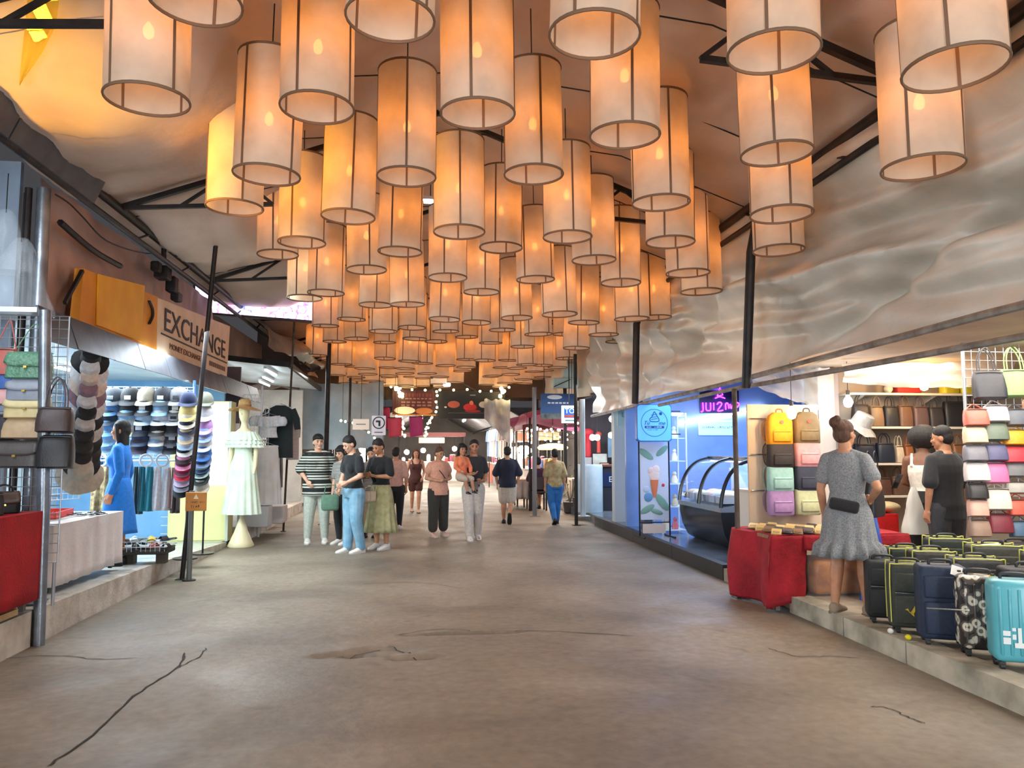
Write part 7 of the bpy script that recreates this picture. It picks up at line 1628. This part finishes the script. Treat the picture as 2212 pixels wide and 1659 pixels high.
# stalls of the food hall, each with counter, goods and lamps
hb = glow('stall_globe', (1, .86, .66, 1), 30); hb2 = glow('stall_globe_cool', (.95, .97, 1, 1), 30)
pal = [(196,60,50),(226,170,60),(230,226,214),(90,130,80),(206,120,80),(70,90,140),(236,200,160),(160,60,90),(240,240,236),(120,80,60)]; pn = ['red','amber','white','green','terracotta','blue','peach','plum','ivory','brown']
cn = ['white','cream','pale blue','grey','coral']; cc = [(220,216,210),(214,196,170),(176,190,206),(150,150,154),(206,130,110)]
random.seed(5); si = 0
for side, x0, ylist in ((-1, -1.15, [23.8, 26.2, 28.5, 30.8, 33.1]), (1, 3.0, [24.6, 27.2, 29.8, 32.4, 35.2]), (0, .35, [37.5])):
    for y in ylist:
        k = si % 5; xa, xb = (x0-1.5, x0-.3) if side < 0 else ((x0+.3, x0+1.5) if side > 0 else (x0-1.2, x0+1.9))
        where = ['beside the blue-white tarpaulin', 'second along the left of the hall', 'third along the left of the hall', 'fourth along the left of the hall', 'deepest on the left of the hall', 'first along the right of the hall', 'second along the right of the hall', 'third along the right of the hall', 'fourth along the right of the hall', 'deepest on the right of the hall', 'at the far end of the hall'][si]
        t = thing('food_counter', '%s food stall counter %s' % (cn[k], where), 'counter', ((xa+xb)/2, y, 0)); W = xb-xa
        MB().bx(-W/2, W/2, -.9, .9, 0, .86).build('front', mat('counter_%d' % k, C(*cc[k]), .6, 0, tuple(q*.8 for q in C(*cc[k])[:3])+(1,), 3), t, 0); MB().bx(-W/2-.04, W/2+.04, -.94, .94, .86, .90).build('worktop', plain(226, 222, 214, .4), t, 0); MB().bx(-W/2-.05, W/2+.05, -.95, .95, 2.1, 2.28).build('valance', mat('valance_%d' % k, C(*[(120,70,66),(96,84,80),(150,146,140),(70,76,90),(140,96,70)][k]), .7), t, 0)
        for sx in (-1, 1):
            for sy in (-1, 1): MB().bx(sx*W/2-.03, sx*W/2+.03, sy*.9-.03, sy*.9+.03, .9, 2.1).build('upright', steel, t, 0)
        mb_ = MB().bx(-min(W/2-.1, .6), min(W/2-.1, .6), -1.0, -.96, 1.78, 2.04).build('menu_board', mat('menu_%d' % k, C(*[(240,214,160),(226,120,90),(236,236,226),(200,220,236),(240,180,170)][k]), .5, 0, None, emit=.35, ecol=C(*[(240,214,160),(226,120,90),(236,236,226),(200,220,236),(240,180,170)][k])), t, 0)  # lit panel added to each stall to give the far hall more glow
        for q in range(9):
            c_ = random.randrange(10); gx = (xa+xb)/2 + random.uniform(-W/2+.15, W/2-.15); gy = y + -.8 + .2*q; hgt = random.uniform(.10, .34); g_ = thing('food_container', '%s food container on the counter %s' % (pn[c_], where), 'container', (gx, gy, .902), 0, 'food containers ' + where); MB().lathe([(.04,.0),(.085,.0),(.095,hgt*.8),(.07,hgt)], n=10, caps=True).build('body', plain(*pal[c_], .5), g_, 40); MB().lathe([(.07,hgt),(.075,hgt+.02),(.01,hgt+.03)], n=10).build('lid', plain(230, 226, 220, .4), g_, 40)
        for q in range(4):
            z = 1.30 + random.uniform(-.12, .25); lx = (xa if side > 0 else xb) + (.15 if side > 0 else -.15); g_ = thing('globe_lamp', 'glowing globe lamp over the counter %s' % where, 'lamp', (lx if side else (xa + (xb-xa)*(q+.5)/4), y - .75 + .5*q, z), 0, 'globe lamps ' + where); MB().ball((0,0,0), .12, 12, 8).build('globe', hb if (q+si) % 3 else hb2, g_, 60); MB().cyl((0,0,.09), (0,0,2.1-z), .005, n=4).build('cord', CORD, g_)
        si += 1
# clothes hung along the right eave of the hall
gc = [(206,196,190),(190,176,170),(220,214,206),(150,170,200),(206,170,160),(196,196,206),(226,220,216),(120,150,190)]; gn = ['linen','greige','chalk','sky','blush','mist','snow','denim']
for i in range(8): hung_shirt('%s garment hung along the right eave of the hall' % gn[i], Vector((2.85, 24.2 + .8*i, 2.22)), .55, 1.0, cloth(*gc[i]), PI/2 - .5, 'garments along the hall eave')
t = thing('garment_rail', 'long rail of pale garments under the right hall eave', 'rail', (2.85, 23.8, 0)); MB().tube([(0,0,0),(0,0,2.30),(0,6.6,2.30),(0,6.6,0)], .02, 6).build('rail_tube', steel, t)
# white clutter tarps around the entrance right side
def wt_(u, v): x = 1.95 + .75*u; return (x, 22.4 + .12*nz(u*4, v*4) + .1*math.sin(u*11), 2.95 - (.55 + .75*u)*v + .08*nz(u*5, v*4))
o = MB().grid(wt_, 24, 20).build('tarp_sheet', mat('tarp_white', C(200, 204, 212), .5, 0, C(150, 154, 164), 2, .4, 5), None, 80); tag(o, 'crumpled white tarpaulin beside the wide black poster', 'tarpaulin')
# seated diner with chair, tables
pd = Vector((2.98, 18.9, 0))
t = thing('dining_chair', 'dark chair under the seated person in purple', 'chair', pd, PI); MB().rbox((0,0,.45), (.42,.42,.04), .01, 1).build('seat', plain(60, 40, 40, .5), t, 0); MB().rbox((0,.20,.66), (.40,.03,.30), .01, 1).build('backrest', plain(60, 40, 40, .5), t, 0)
for sx in (-1, 1):
    for sy in (-1, 1): MB().bx(sx*.18-.02, sx*.18+.02, sy*.18-.02, sy*.18+.02, 0, .44).build('leg', plain(40, 32, 32, .5), t, 0)
person('person in dark purple shirt seated with back to the street', pd + Vector((0, 0, -.36)), 180, 1.66, dict(kL=(.06,-.26,.50), aL=(.06,-.25,.262), kR=(-.06,-.26,.50), aR=(-.06,-.25,.262), eL=(.14,-.05,.66), wL=(.10,-.18,.64), eR=(-.14,-.05,.66), wR=(-.10,-.18,.64), hipL=(.052,0,.51), hipR=(-.052,0,.51)), ('tee', cloth(70, 34, 66), .50, .02, .9), ('trousers', cloth(40, 36, 40), .27, .016, .036), BSH, ('short', HAIRB), 'med', features=False, voxel=.01)
for i, (x, y) in enumerate([(2.9, 20.4), (4.3, 19.8), (2.5, 19.6)]):
    clothed_table('dining table hidden under the %s white cloth' % ['middle', 'inner', 'outer'][i], '%s white tablecloth under the purple canopy' % ['middle', 'inner', 'outer'][i], x-.35, x+.35, y-.35, y+.35, 0, .74, .25, wh, ripple=.03, seed=20+i)
